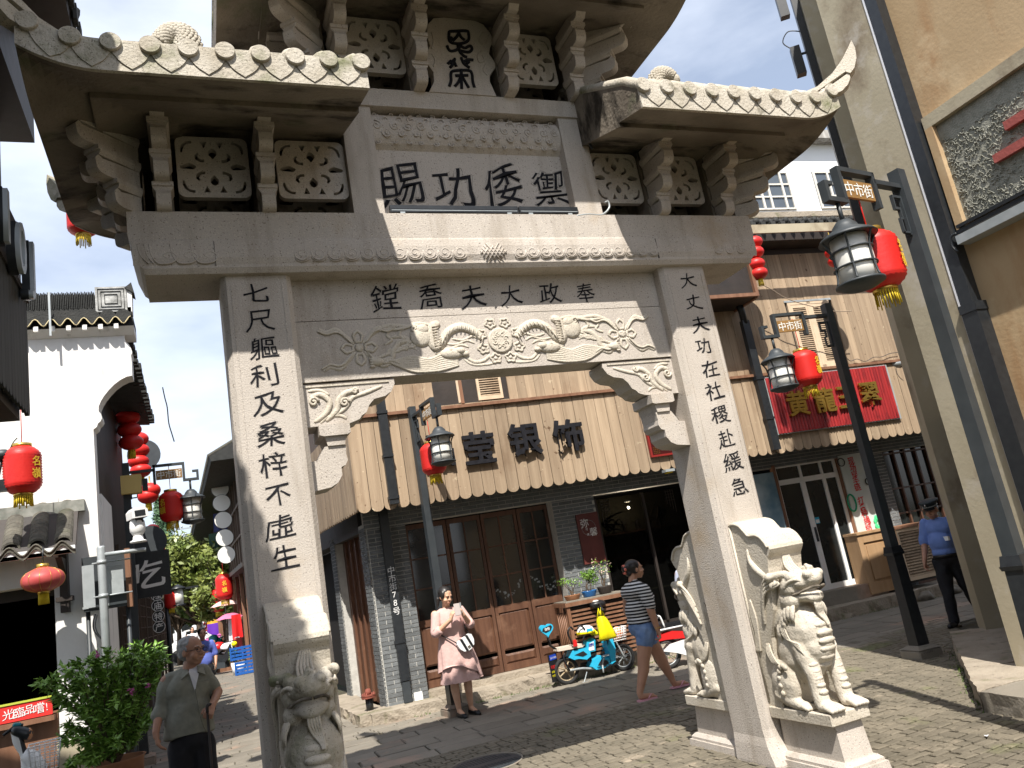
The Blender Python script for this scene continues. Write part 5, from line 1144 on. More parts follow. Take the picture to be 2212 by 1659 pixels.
na = thing('dark_board_awning', 'grey-black scalloped board awning with raised lettering at the far left', 'awning', (-.86, -2, 3))
grey_b = mat('dark_grey_boards', (.055, .056, .052), (.035, .036, .034), 1, .7, .2, 6, stretch=(12, 12, .8), rnd=.2)  # dark grey tone of the awning boards, varied per board
y = -.17
while y > -4.5:
    m = MB(); P = [(y, 3.72), (y, 3.05)]
    for i in range(8): a = PI*i/7; P.append((y-.037-.035*(1-1)-.037*(1-math.cos(a))+.037, 3.05-.03*math.sin(a)))
    P = [(y-.074, 3.05), (y-.074, 3.72), (y-.002, 3.72), (y-.002, 3.05)]+[(y-.038+.036*math.cos(PI*i/6), 3.05-.036*math.sin(PI*i/6)) for i in range(1, 6)]
    m.prism(P, -.862, -.842, 'x'); m.build('plank', grey_b, na); y -= .076
MB().bx(-.87, -.83, -4.6, -.15, 3.72, 3.76).build('top_rail', wood_k, na); MB().bx(-.9, -.868, -4.6, -.16, 3.72, 4.2).build('fascia', wood_k, na)
RX = Matrix.Rotation(PI/2, 3, 'Z')
for ch, y, z, s_ in (('i', -1.35, 3.86, .42), ('1', -1.0, 3.86, .42), ('0', -.66, 3.84, .42), ('J', -.36, 3.84, .40)):
    char(ch, Vector((-.81, y, z)), s_, metal_k, na, RX, bold=.02, ext=.10); char(ch, Vector((-.79, y, z)), s_, steel, na, RX, bold=.005, ext=.11)
# ================================================================ WHITE GABLE HOUSE, LEFT
wh = thing('white_gable_house', 'white plastered house end with stepped corbel and black tiled coping', 'building', (-1.6, 5, 0))
def P5(k, pts, Y=5): return [((q.x), (q.z)) for q in (PY(k, x, y, Y) for x, y in pts)]
# wall with profiled right edge
prof = P5('R', [(862, 440), (866, 485), (835, 470), (812, 482), (800, 505), (806, 535), (828, 555), (842, 580), (850, 605), (842, 625), (846, 665), (850, 755), (815, 762), (775, 782), (735, 812), (700, 848), (670, 885), (648, 920), (634, 955), (634, 985), (650, 1005), (655, 1030), (645, 1050), (630, 1062), (622, 1085), (600, 1102)])
xr = prof[-1][0]; wallp = [(-6, prof[0][1])]+prof+[(xr, 2.42), (-6, 2.42)]
m = MB(); m.prism(wallp, 5.0, 5.28); w_ = m.build('wall', plaster_w, wh)
MB().bx(-1.53, xr+.0, 5.0, 5.28, .75, 2.42).build('column', plaster_w, wh); MB().bx(-1.56, xr+.03, 4.97, 5.3, -.02, .75).build('plinth', concrete, wh)
MB().bx(xr-.02, xr+.02, 5.28, 6.4, 0, 3.4).build('return_wall', plaster_w, wh)
zc = prof[0][1]
m = MB(); m.prism([(4.90, zc-.02), (4.99, zc-.11), (5.3, zc-.11), (5.38, zc-.02)], -6, prof[0][0], 'x'); m.build('cornice', plaster_w, wh)
m = MB(); m.bx(-6, prof[0][0]+.0, 4.93, 5.36, zc-.02, zc+.10); m.build('coping', tile_k, wh)
x = prof[0][0]-.02
while x > -3:
    m = MB(); m.prism([(x-.085+.085*math.cos(PI*i/8)*1, zc+.10+.085*math.sin(PI*i/8)) for i in range(9)], 4.86, 5.1); m.build('cover_tile', tile_k, wh)
    P = [(x-.17+.17*i/8, zc+.085-.045*(1-math.cos(2*PI*i/8))) for i in range(9)]
    m = MB(); m.prism(P+[(x, zc+.105), (x-.17, zc+.105)], 4.84, 4.90); m.tube([(a, 4.835, b-.004) for a, b in P], .008, 5); m.build('drip_tile', plaster_far if 0 else tile_k, wh); m = MB(); m.tube([(a, 4.832, b-.006) for a, b in P], .007, 5); m.build('painted_edge', solid('cream_line', (.60, .50, .28), .6) if 'cream_line' not in MATS else MATS['cream_line'], wh)
    MB().bx(x-.195, x-.145, 4.86, 4.91, zc-.06, zc+.0).build('white_block', plaster_w, wh); x -= .17
MB().bx(-6, prof[0][0]-.02, 5.0, 5.25, zc+.16, zc+.26).build('ridge_base', tile_k, wh)
xb = P5('R', [(612, 260)])[0][0]; m = MB(); x = xb-.01
while x > -3.2: m.bx(x-.013, x-.003, 4.99+.006*((int(x*100)) % 3), 5.24, zc+.26, zc+.47+.01*((int(x*50)) % 2)); x -= .019
m.build('upright_tiles', tile_k, wh, kind='stuff')
bx0 = xb; bx1 = P5('R', [(815, 260)])[0][0]; z0, z1 = zc+.20, zc+.53
MB().bx(bx0, bx1, 4.98, 5.22, z0, z1).build('ridge_end_block', mat('weathered_plaster', (.50, .50, .48), (.16, .16, .15), 9, .9, .3, 40), wh)
m = MB()
for i in (0.0, .035, .075):
    a, b, c_, d = bx0+.03+i, bx1-.03-i, z0+.03+i, z1-.03-i; m.tube([(a, 4.975, c_), (b, 4.975, c_), (b, 4.975, d), (a, 4.975, d)], .006, 4, closed=True, sm=False)
m.build('fret_relief', tile_k, wh); m = MB(); m.prism([(bx1, z0), (prof[0][0]-.01, z0), (prof[0][0]-.0, z1-.03), (bx1, z1)], 5.0, 5.2); m.build('end_pier', plaster_w, wh); m = MB(); m.prism([(bx1-.02, z1-.02), (prof[0][0]+.03, z1-.10), (prof[0][0]+.0, z1+.05), (bx1+.03, z1+.02)], 4.97, 5.2); m.build('horn_tile', tile_k, wh)
q0 = PY('R', 315, 220, 4.8); q1 = PY('R', 325, 500, 4.8); m = MB(); m.box(((q0.x+q1.x)/2, 4.80, (q0.z+q1.z)/2), (.022, .02, (q0.z-q1.z))); m.build('steel_strap', steel, wh)
# dark shop opening below
MB().bx(-6, xr-.02, 5.9, 5.95, 0, 3).build('interior_back', dark_gap, wh); MB().bx(-6, -1.53, 5.29, 5.3, 2.3, 2.5).build('lintel', wood_k, wh)
MB().bx(-6, -1.56, 5.1, 5.5, .0, 1.05).build('counter', wood_m, wh)
ban = thing('red_banner', 'red banner with white welcome lettering on the left shop counter', 'banner', (-2, 4.8, 1.1))
m = MB(); a, b, c_, d = [PY('S', x, y, 4.98) for x, y in ((0, 1288), (322, 1210), (322, 1318), (0, 1395))]; e_ = (b-a).normalized()
zt, zb = (a.z+b.z)/2, (c_.z+d.z)/2; MB().bx(-3.2, b.x, 5.02, 5.04, zb, zt).build('cloth', mat('banner_red', (.66, .03, .025), (.6, .025, .02), 5, .6), ban); MB().bx(-3.2, b.x+.01, 5.01, 5.045, zt, zt+.02).build('yellow_green_edge', solid('lime_edge', (.45, .50, .06), .6), ban)
for ch, x, y, k in (('迎', -62, 1345, 1), ('光', 50, 1325, 1), ('臨', 118, 1312, 1), ('品', 183, 1292, .9), ('嚐', 243, 1283, 1), ('!', 293, 1275, .9)): char(ch, PY('S', x, y, 5.015), .112*k, white_p, ban, bold=.0, ext=.004, warp=.8)
MB().bx(-3.2, b.x+.02, 4.98, 5.2, zb-.06, zb-.01).build('shelf', wood_m, ban)
# tiled canopy over the opening
cn = thing('tiled_canopy', 'small canopy of stacked grey barrel tiles on the white wall', 'canopy', (-2, 4.7, 3)); Yc = 4.55
zf = PY('S', 300, 270, Yc).z; xe = PY('S', 470, 250, Yc).x
P = []
m = MB(); m.prism([(Yc, zf-.10), (Yc, zf-.06), (5.0, zf+.52), (5.0, zf+.42)], -4, xe, 'x'); m.build('deck', wood_k, cn)
for k in range(9):
    xc = xe-.12-k*.245
    for j in range(11):
        t = j/10; yy = Yc+.06+t*.40; z = zf+.02+t*.46; m = MB(); n_ = 8
        pr2 = [(xc+.088*math.cos(PI*i/n_), .085*math.sin(PI*i/n_)) for i in range(n_+1)]+[(xc-.072+0*i, 0) for i in (0,)]
        vs_ = []; tl = .075
        for (yy2, zz2, s_) in ((yy, z, 1), (yy+tl, z+tl*1.12, .94)):
            for i in range(n_+1): vs_.append((xc+.092*s_*math.cos(PI*i/n_), yy2, zz2+.085*s_*math.sin(PI*i/n_)))
            for i in range(n_+1): vs_.append((xc+.072*s_*math.cos(PI*(n_-i)/n_), yy2, zz2-.004+.066*s_*math.sin(PI*(n_-i)/n_)))
        q_ = 2*(n_+1); m.add(vs_, [(i, (i+1) % q_, q_+(i+1) % q_, q_+i) for i in range(q_)]+[(i, q_-1-i, q_-2-i, i+1) for i in range(n_)]); m.build('barrel_tile', tile_o, cn)
    P2 = [(xc-.1225+.245*i/12, zf-.02+.052*math.cos(2*PI*(i/12-.5))) for i in range(13)]
    m = MB(); m.prism(P2+[(a, b-.045) for a, b in P2[::-1]], Yc-.02, Yc+.03); m.tube([(a, Yc-.025, b+.0) for a, b in P2], .010, 5); m.build('eave_tile', tile_o, cn)
m = MB(); m.prism([(-4, zf-.10), (xe, zf-.10), (xe, zf-.02), (-4, zf-.02)], Yc+.0, Yc+.05); m.build('fascia', plaster_far, cn)
a = PY('R', 545, 1553, 4.97); MB().bx(-4, a.x, 4.90, 5.0, a.z-.13, a.z).build('flashing', mat('mossy_flashing', (.12, .13, .11), (.30, .30, .27), 9, .9), cn)
a, b = PY('S', 400, 285, 4.9), PY('S', 440, 680, 4.9); m = MB(); m.bx(a.x-.05, a.x+.03, 4.85, 4.99, b.z, zf-.05); m.bx(a.x-.09, a.x+.07, 4.83, 4.99, b.z+.12, b.z+.17); m.prism([(Yc+.02, zf-.13), (4.95, zf-.13), (4.95, zf-.35)], a.x-.04, a.x+.02, 'x'); m.build('wooden_bracket', wood_k, cn)
# ================================================================ LEFT ROW OF DARK TIMBER SHOPS
lr = thing('dark_shop_row', 'row of black timber shops under one long ragged eave on the left of the lane', 'building', (-2, 12, 0))
MB().bx(-4, -1.12, 5.9, 9.6, 0, 5.2).build('wall', wood_k, lr); MB().bx(-4, -1.2, 9.6, 20, 0, 3.7).build('wall', wood_k, lr)
m = MB(); m.prism([(-1.0, 3.72), (-1.02, 3.80), (-3, 4.6), (-3, 3.7), (-1.1, 3.68)], 9.6, 20); m.build('roof', tile_k, lr)
ea, eb = PXp('R', 868, 860, -.72), PXp('R', 985, 1440, -.72)
m = MB(); m.add([(-.66, 5.3, 5.30), (-.66, 9.6, 5.27), (-1.3, 9.6, 5.6), (-1.3, 5.3, 5.65), (-.66, 5.3, 5.24), (-.66, 9.6, 5.2), (-1.3, 9.6, 5.25), (-1.3, 5.3, 5.3)], [(0, 1, 2, 3), (7, 6, 5, 4), (0, 4, 5, 1), (0, 3, 7, 4)]); m.add([(-1.3, 5.3, 5.65), (-1.3, 9.6, 5.6), (-3, 9.6, 6.35), (-3, 5.3, 6.4)], [(0, 1, 2, 3)]); m.build('roof', tile_k, lr)
rg = random.Random(3); m = MB()
for i in range(22): y = 5.35+i*.2; m.box((-.66, y, 5.27), (.12+rg.uniform(0, .06), .13, .07+rg.uniform(0, .05))); 
m.build('eave_tiles', tile_k, lr, kind='stuff')
for i in range(9):
    y = 7.5+i*1.7; f = MB(); f.bx(-1.13, -1.08, y, y+.06, .1, 3.0); f.bx(-1.13, -1.08, y+1.5, y+1.56, .1, 3.0)
    f.build('post', wood_row, lr)
    m = MB()
    for k in range(6): m.bx(-1.115, -1.09, y+.25+k*.2, y+.27+k*.2, 1.0, 2.5)
    for k in range(8): m.bx(-1.114, -1.091, y+.06, y+1.5, 1.0+k*.2, 1.02+k*.2)
    m.build('lattice_window', wood_row, lr)
def psign(ch, pos, r, Rm, lb, nm='round_sign'):
    t = thing(nm, lb, 'sign', pos); m = MB(); Mx = Matrix.Translation(pos) @ Rm.to_4x4() @ Matrix.Rotation(PI/2, 4, 'X'); m.lathe([(r, -.02), (r, .02)], (0, 0, 0), 24, Mx, sm=False); m.build('disc', metal_k, t)
    m = MB(); m.tube([Mx @ Vector((r*.94*math.cos(a), r*.94*math.sin(a), .022)) for a in [2*PI*i/24 for i in range(24)]], r*.05, 5, closed=True); m.build('rim', white_p, t); char(ch, pos+Rm @ Vector((0, -.024, 0)), r*1.35, white_p, t, Rm, bold=.01, ext=.004, warp=.4)
I3 = Matrix.Identity(3)
for i, (ch, y) in enumerate(zip('城隍庙特产', (511, 576, 641, 709, 775))):
    q = PY('S', 980+i*4.5, y, 11.0); psign(ch, q, .105, I3, 'black round hanging sign with white character %s, number %s from the top' % (ch, ('one', 'two', 'three', 'four', 'five')[i]))
q = PY('S', 912, 445, 9.5); t = thing('eatery_sign', 'black shop board with large white brush character on the left row', 'sign', q); MB().bx(q.x-.35, q.x+.38, 9.48, 9.52, q.z-.38, q.z+.36).build('board', metal_k, t); char('吃', q+Vector((0, -.03, 0)), .52, white_p, t, bold=.01, ext=.006, warp=1.1)
for k, x, y, r_, lb in (('R', 925, 1265, .30, 'dark round fan-shaped board behind the lantern string'), ('S', 940, 240, .30, 'lower dark round board beside the red lantern row')):
    q = PY(k, x, y, 11.5); t = thing('round_board', lb, 'sign', q); m = MB(); m.lathe([(r_, -.02), (r_, .02)], (0, 0, 0), 24, Matrix.Translation(q) @ Matrix.Rotation(PI/2, 4, 'X'), sm=False); m.build('disc', metal_g, t)
# ================================================================ RIGHT ROW FURTHER UP THE LANE
PR, NR = (1.9, 8, 0), (1, .038, 0)
def RW(y, z, o=0): return Vector((1.9-.038*(y-8)-o, y, z))
MR = Matrix(((-.038, 1, 0, 1.9+.038*8), (1, 0, 0, 0), (0, 0, 1, 0), (0, 0, 0, 1)))      # local x=y along lane, local y=inward
def rbx(y0, y1, o0, o1, z0, z1, m=None): m = m or MB(); m.bx(y0, y1, -o1, -o0, z0, z1, MR); return m
rr = thing('timber_house_row', 'old two-storey timber house with overhanging tiled roof on the right of the lane', 'building', RW(36, 0))
rbx(20, 56, -4, -.5, 0, 6.4).build('core', dark_gap, rr); rbx(20, 56, -.5, .0, 3.28, 4.3).build('board_wall', wood_row, rr)
m = MB()
for i in range(37): rbx(20+i, 20.09+i, -.45, .05, 3.3, 6.3, m)
for z in (3.28, 4.28, 5.3): rbx(20, 56, -.02, .07, z, z+.08, m)
m.build('upper_frame', wood_row, rr, kind='stuff')
rbx(20, 56, -.2, .35, 3.10, 3.24).build('floor_beam', wood_k, rr)
m = MB()
for i in range(19): rbx(20.3+i*2, 20.42+i*2, .0, .12, 0, 3.1, m)
m.build('ground_posts', wood_m, rr, kind='stuff')
m = MB(); P = [(.95, 6.35), (1.0, 6.5), (-3, 8.6), (-3, 6.5), (-.5, 6.4)]; m.prism([(-a, z) for a, z in P], 20, 56.2, 'x', MR); m.build('roof', tile_k, rr)
m = MB()
for i in range(180): y = 20.1+i*.2; m.tube([MR @ Vector((y, -1.02, 6.52)), MR @ Vector((y, 1.0, 7.6))], .07, 5)
m.build('roof_tiles', tile_o, rr, kind='stuff')
wds = []
for i, (x, y) in enumerate(((285, 28), (298, 135), (310, 265), (322, 400), (335, 530))):
    q = pln('Z', x, y, PR, NR)+Vector((-.35, -1.5, 0)); t = thing('round_light_sign', 'blank white round sign disc, %s of the stack beside the left pillar' % ('topmost', 'second', 'middle', 'fourth', 'lowest')[i], 'sign', q); m = MB(); r_ = .295; m.lathe([(r_, -.05), (r_, .05)], (0, 0, 0), 28, Matrix.Translation(q) @ Matrix.Rotation(PI/2, 4, 'X'), sm=False); m.build('disc', lampglass, t); m = MB(); m.tube([q+Vector((r_*math.cos(a), 0, r_*math.sin(a))) for a in [2*PI*j/24 for j in range(24)]], .02, 6, closed=True); m.build('rim', metal_k, t)
def cloth(pos, w_, h, m_, lb, nm='hung_garment', cat='clothing', n=6, seed=0):
    rg = random.Random(seed); m = MB(); N = 7; V_ = []
    for i in range(N+1):
        for j in range(N+1): u_ = i/N; v_ = j/N; V_.append((pos.x+(u_-.5)*w_*(1+.15*v_)+.0, pos.y+.06*math.sin(u_*9+seed)*v_, pos.z-h*v_-.03*math.sin(u_*7+seed)*v_))
    m.add(V_, [(i*(N+1)+j, (i+1)*(N+1)+j, (i+1)*(N+1)+j+1, i*(N+1)+j+1) for i in range(N) for j in range(N)], True); o = m.build(nm, m_, None, lb, cat); return o
gd_ = solid('dark_green_cloth', (.05, .10, .075), .9); pk_ = solid('magenta_cloth', (.45, .10, .28), .9); pu_ = solid('purple_cloth', (.14, .03, .42), .8); yl_ = solid('orange_yellow_cloth', (.75, .42, .04), .8); nv_ = solid('navy_cloth', (.03, .04, .12), .9)
for k, (x, y, w_, h, mm, lb) in enumerate(((230, 350, .55, 1.05, gd_, 'dark green garment hanging under the roof of the timber house'), (265, 195, .45, .7, nv_, 'navy clothing hung near the eave beside the white discs'), (120, 450, .5, .9, whitecloth, 'white cloth hanging at the far corner of the timber house'), (158, 455, .45, 1.0, pk_, 'magenta shirt hanging beside the white cloth'), (160, 1040, .4, .9, pu_, 'purple flag hanging from the red lettered banner'), (200, 1060, .55, 1.5, pu_, 'large purple clothes hanging below the red and white banner'), (195, 1030, .5, .5, yl_, 'yellow cloth above the purple clothes on the stall'), (380, 1010, .35, .8, whitecloth, 'white shirt hanging at the stall under the pink umbrella'), (405, 985, .3, .75, red_c, 'red shirt hanging close to the left gate pillar'), (415, 1165, .3, .7, red_p, 'pink-red skirt hanging low at the stall by the pillar'))):
    q = pln('Z', x, y, PR, NR)+Vector((-.3, -.8, 0)); cloth(q, w_, h, mm, lb, seed=k)
q = pln('Z', 178, 940, PR, NR); t = thing('vertical_banner', 'white vertical banner with four large red characters on the right row', 'banner', q); q = q+Vector((-.3, 0, 0)); RB = Matrix.Rotation(.0, 3, 'Z')
MB().box((0, 0, 0), (.62, .03, 2.5), Matrix.Translation(q-Vector((.18, 0, .0)))).build('sheet', whitecloth, t)
for i, ch in enumerate('劳防批发'): char(ch, q+Vector((-.18, -.03, .9-i*.6)), .60, red_c, t, bold=.02, ext=.006, warp=.6)
def umbrella(pos, r, m_, lb):
    t = thing('umbrella', lb, 'umbrella', pos-Vector((0, 0, .5))); m = MB(); n_ = 8; V_ = [pos+Vector((0, 0, .28*r))]
    for j in range(1, 5):
        for i in range(n_*2): a = PI*i/n_; q = j/4; rr__ = r*q*(1 if i % 2 == 0 else .94); V_.append(pos+Vector((rr__*math.cos(a), rr__*math.sin(a), .28*r*(1-q*q*1.3)-(0 if i % 2 == 0 else -.02))))
    N = n_*2; F = [(0, 1+i, 1+(i+1) % N) for i in range(N)]+[(1+j*N+i, 1+(j+1)*N+i, 1+(j+1)*N+(i+1) % N, 1+j*N+(i+1) % N) for j in range(3) for i in range(N)]
    m.add(V_, F, True); m.build('canopy', m_, t); m = MB(); m.tube([pos+Vector((0, 0, .3*r)), pos-Vector((0, 0, .7))], .012, 6); m.build('shaft', steel, t)
umbrella(pln('Z', 335, 905, PR, NR)+Vector((-.4, -1, 0)), .55, mat('floral_umbrella', (.72, .64, .60), (.60, .25, .22), 6, .6), 'pale floral umbrella hanging open above the stall beside the pillar'); umbrella(pln('Z', 375, 1005, PR, NR)+Vector((-.4, -1, 0)), .5, solid('pink_umbrella', (.62, .16, .28), .5), 'pink umbrella hung below the pale floral one')
for k, (x, y, lb) in enumerate(((400, 1360, 'blue plastic crate stacked by the foot of the left pillar'), (430, 1435, 'lower blue plastic crate beside the planted bucket'))):
    q = PZ('Z', 405+k*30, 1470, 0); q.z = .02+(.42 if k == 0 else 0); t = thing('plastic_crate', lb, 'crate', q); m = MB(); bl = solid('crate_blue', (.015, .10, .38), .4) if not k else MATS['crate_blue']
    for j in range(4): m.bx(q.x-.35, q.x+.35, q.y-.22, q.y-.19, q.z+j*.10, q.z+j*.10+.07); m.bx(q.x-.35, q.x-.32, q.y-.22, q.y+.22, q.z+j*.10, q.z+j*.10+.07)
    m.bx(q.x-.33, q.x+.33, q.y-.18, q.y+.2, q.z, q.z+.05)
    for a in (-.34, 0, .34): m.bx(q.x+a-.02, q.x+a+.02, q.y-.225, q.y-.185, q.z, q.z+.38)
    m.build('crate_body', bl, t)
# conifer, magnolia, street trees
def leaves(m, c, rad, n, size, rg, up=.3):
    for _ in range(n):
        while True:
            p = Vector((rg.uniform(-1, 1), rg.uniform(-1, 1), rg.uniform(-1, 1)))
            if .35 < p.length < 1: break
        p = Vector((p.x*rad[0], p.y*rad[1], p.z*rad[2]))+c; a = Vector((rg.gauss(0, 1), rg.gauss(0, 1), rg.gauss(0, .7))).normalized()*size*rg.uniform(.6, 1.3); b = a.cross(Vector((rg.gauss(0, 1), rg.gauss(0, 1), rg.gauss(0, 1)))).normalized()*size*.45
        m.add([p-a, p+b, p+a, p-b], [(0, 1, 2, 3)])
def tree(pos, h, cr, lb, nm, lm, clumps, size, per, seed, spread=(1, 1, 1), cat='tree'):
    rg = random.Random(seed); t = thing(nm, lb, cat, pos); m = MB(); top = pos+Vector((0, 0, h*.75)); m.tube([pos, pos+Vector((.05, 0, h*.35)), top], [h*.028, h*.02, h*.008], 8); cs = []
    for i in range(clumps): c_ = pos+Vector((rg.uniform(-1, 1)*cr*spread[0], rg.uniform(-1, 1)*cr*spread[1], h*.42+rg.uniform(0, 1)*h*.55)); k = 1-.45*((c_.z-pos.z)/h); c_.x = pos.x+(c_.x-pos.x)*k*1.3; c_.y = pos.y+(c_.y-pos.y)*k*1.3; cs.append(c_); m.tube([pos+Vector((0, 0, h*.3+.2*rg.random()*h)), c_], [h*.012, h*.003], 5)
    m.build('trunk', bark, t); m = MB()
    for c_ in cs: r_ = cr*rg.uniform(.28, .45); leaves(m, c_, (r_, r_, r_*.8), per, size, rg)
    m.build('crown', lm, t); return t
tree(Vector((-.35, 33, 0)), 5.3, 1.75, 'broad leafy magnolia tree with yellow-green leaves at the end of the lane', 'magnolia_tree', leafy, 70, .15, 110, 3)
tree(Vector((.75, 30.5, 0)), 4.3, 1.0, 'smaller yellow-green tree crowding the magnolia from the right', 'street_tree', leafy, 34, .14, 80, 8)
tree(Vector((-1.25, 36, 0)), 4.6, 1.2, 'dark leafy tree overlapping the left side of the magnolia', 'street_tree', leafd, 30, .14, 90, 12)
tree(Vector((-1.9, 44, 0)), 5.2, 1.8, 'dark spreading street tree left of the magnolia', 'street_tree', leafd, 24, .13, 200, 4)
tree(Vector((.6, 62, 0)), 8.2, 2.6, 'tall leafy tree behind the magnolia below the power poles', 'street_tree', leafd, 40, .2, 200, 9)
def conifer(pos, h, r, seed, lb):
    rg = random.Random(seed); t = thing('conifer_tree', lb, 'tree', pos); m = MB(); m.tube([pos, pos+Vector((0, 0, h))], [h*.018, .02], 8); m.build('trunk', bark, t); m = MB()
    for i in range(220):
        z = h*(.22+.78*(i/220)**.9); rr_ = r*(1-(z/h))**.75*1.15+.1; a = rg.uniform(0, 6.28); L_ = rr_*rg.uniform(.65, 1.1); e_ = pos+Vector((math.cos(a)*L_, math.sin(a)*L_, z-L_*.12)); s_ = pos+Vector((0, 0, z))
        for k in range(40):
            u_ = rg.uniform(.15, 1); c_ = s_.lerp(e_, u_)+Vector((rg.gauss(0, .13), rg.gauss(0, .13), rg.gauss(0, .10)-.06)); d = Vector((rg.gauss(0, 1), rg.gauss(0, 1), rg.gauss(-.6, .6))).normalized()*.17; b = d.orthogonal().normalized()*.05; m.add([c_-d, c_+b, c_+d, c_-b], [(0, 1, 2, 3)])
    m.build('crown', conif, t)
conifer(Vector((-2.5, 60, 0)), 11.4, 2.1, 2, 'tall pointed conifer rising behind the lanterns down the lane'); conifer(Vector((-4.3, 66, 0)), 9.2, 2.2, 5, 'shorter conifer half hidden left of the tall pointed one')
# utility poles
for k, (x, y0, y1, cr_) in enumerate(((1235, 85, 330, (100, 150, 205)), (1205, 120, 330, (190,)))):
    q = PY('S', x, y0, 70); t = thing('power_pole', ('concrete power pole with triple crossarms above the treetops', 'shorter concrete power pole with single crossarm beside the taller')[k], 'power pole', Vector((q.x, 70+k*2, 0))); m = MB(); m.tube([(q.x, 70+k*2, 0), (q.x, 70+k*2, q.z)], [.22, .15], 10); m.build('pole', concrete, t)
    for c_ in cr_: z = PY('S', x, c_, 70).z; m = MB(); m.box((q.x, 69.7+k*2, z), (3.0 if k == 0 else 2.0, .12, .12)); [m.lathe([(.06, 0), (.09, .1), (.05, .25)], (q.x+a, 69.7+k*2, z+.06), 8) for a in (-1.3, -.6, .6, 1.3)]; m.build('crossarm', steel, t)
for k, (dz, lb) in enumerate(((9.4, 'upper power line crossing the lane far away'), (8.3, 'lower power line crossing behind the conifer'))): m = MB(); m.tube([(-14, 71, dz), (-6, 70, dz-.5), (0, 70, dz), (8, 71, dz+.1)], .025, 4); m.build('power_line', metal_k, None, lb, 'cable')
# distant end of lane: pale houses and parked white van
fh = thing('distant_house', 'pale house with low fence closing the far end of the lane', 'building', (0, 75, 0)); MB().bx(-9, 1.2, 78, 84, 0, 4.2).build('wall', plaster_far, fh)
m = MB(); m.prism([(77.5, 4.2), (84.5, 4.2), (81, 5.8)], -9.5, 1.6, 'x'); m.build('roof', tile_k, fh)
for i in range(6): f_ = MB().bx(-8.2+i*1.5, -7.3+i*1.5, 77.95, 78.0, 1.2, 2.8).build('window', glass_d, fh)
vp = Vector((-.75, 40, 0)); van = thing('white_car', 'white car parked across the far end of the lane', 'car', vp); m = MB(); sd_ = [(-1.9, .35), (-1.95, .75), (-1.6, .95), (-1.0, 1.05), (-.6, 1.45), (.9, 1.5), (1.5, 1.1), (1.9, .95), (1.95, .4)]; m.prism([(vp.x+a*.55, b) for a, b in sd_], 39.2, 40.8); m.build('body', white_p, van)
for a in (-.68, .68): m = MB(); m.lathe([(.3, -.1), (.3, .1)], (0, 0, 0), 16, Matrix.Translation((vp.x+a, 39.2, .3)) @ Matrix.Rotation(PI/2, 4, 'X')); m.build('wheel', rubber, van)
MB().prism([(vp.x-.3, 1.05), (vp.x+.5, 1.05), (vp.x+.4, 1.42), (vp.x-.22, 1.40)], 39.17, 39.19).build('window', glass_d, van)
# ================================================================ LAMP POSTS, LANTERNS
def long_lantern(name, pos, r, h, lb, txt='名嶺', ribs=17, mm=None, group=None, face_dir=Vector((0, -1, 0)), txt_m=None, string=.25):
    """tall cylindrical red lantern; pos = centre"""
    t = thing(name, lb, 'lantern', pos, group); m = MB(); prof = []; N = ribs*2
    for i in range(N+1):
        v = i/N; z = h/2-h*v; e = abs(2*v-1); rr_ = r*(1-.46*max(0, (e-.55)/.45)**2.2)*(1 if i % 2 else .95); prof.append((rr_, z))
    m.lathe(prof, pos, 24); m.build('shade', mm or red_s, t)
    m = MB(); m.lathe([(r*.50, 0), (r*.52, .0), (r*.52, r*.22), (r*.48, r*.22)], pos+Vector((0, 0, h/2-.005)), 20); m.build('top_collar', gold, t); m = MB(); m.lathe([(r*.48, 0), (r*.50, 0), (r*.50, -r*.16), (r*.46, -r*.16)], pos-Vector((0, 0, h/2-.005)), 20); m.build('bottom_collar', gold, t)
    m = MB(); n_ = 26
    for i in range(n_): a = 2*PI*i/n_; p = pos+Vector((r*.44*math.cos(a), r*.44*math.sin(a), -h/2-.02)); m.tube([p, p+Vector((r*.03*math.cos(a), r*.03*math.sin(a), -r*(.56+.12*math.sin(i*2.3))))], r*.035, 4)
    m.build('tassel', yellow, t); MB().tube([pos+Vector((0, 0, h/2)), pos+Vector((0, 0, h/2+string))], .005, 5).build('string', red_s, t)
    d = face_dir.normalized(); Rm = Matrix(((-d.y, -d.x, 0), (d.x, -d.y, 0), (0, 0, 1)))
    for i, ch in enumerate(txt): char(ch, pos+d*(r*1.005)+Vector((0, 0, h*.14-i*h*.26)), r*.62, gold_txt, t, Rm, bold=.01, ext=.012, warp=.7)
    return t
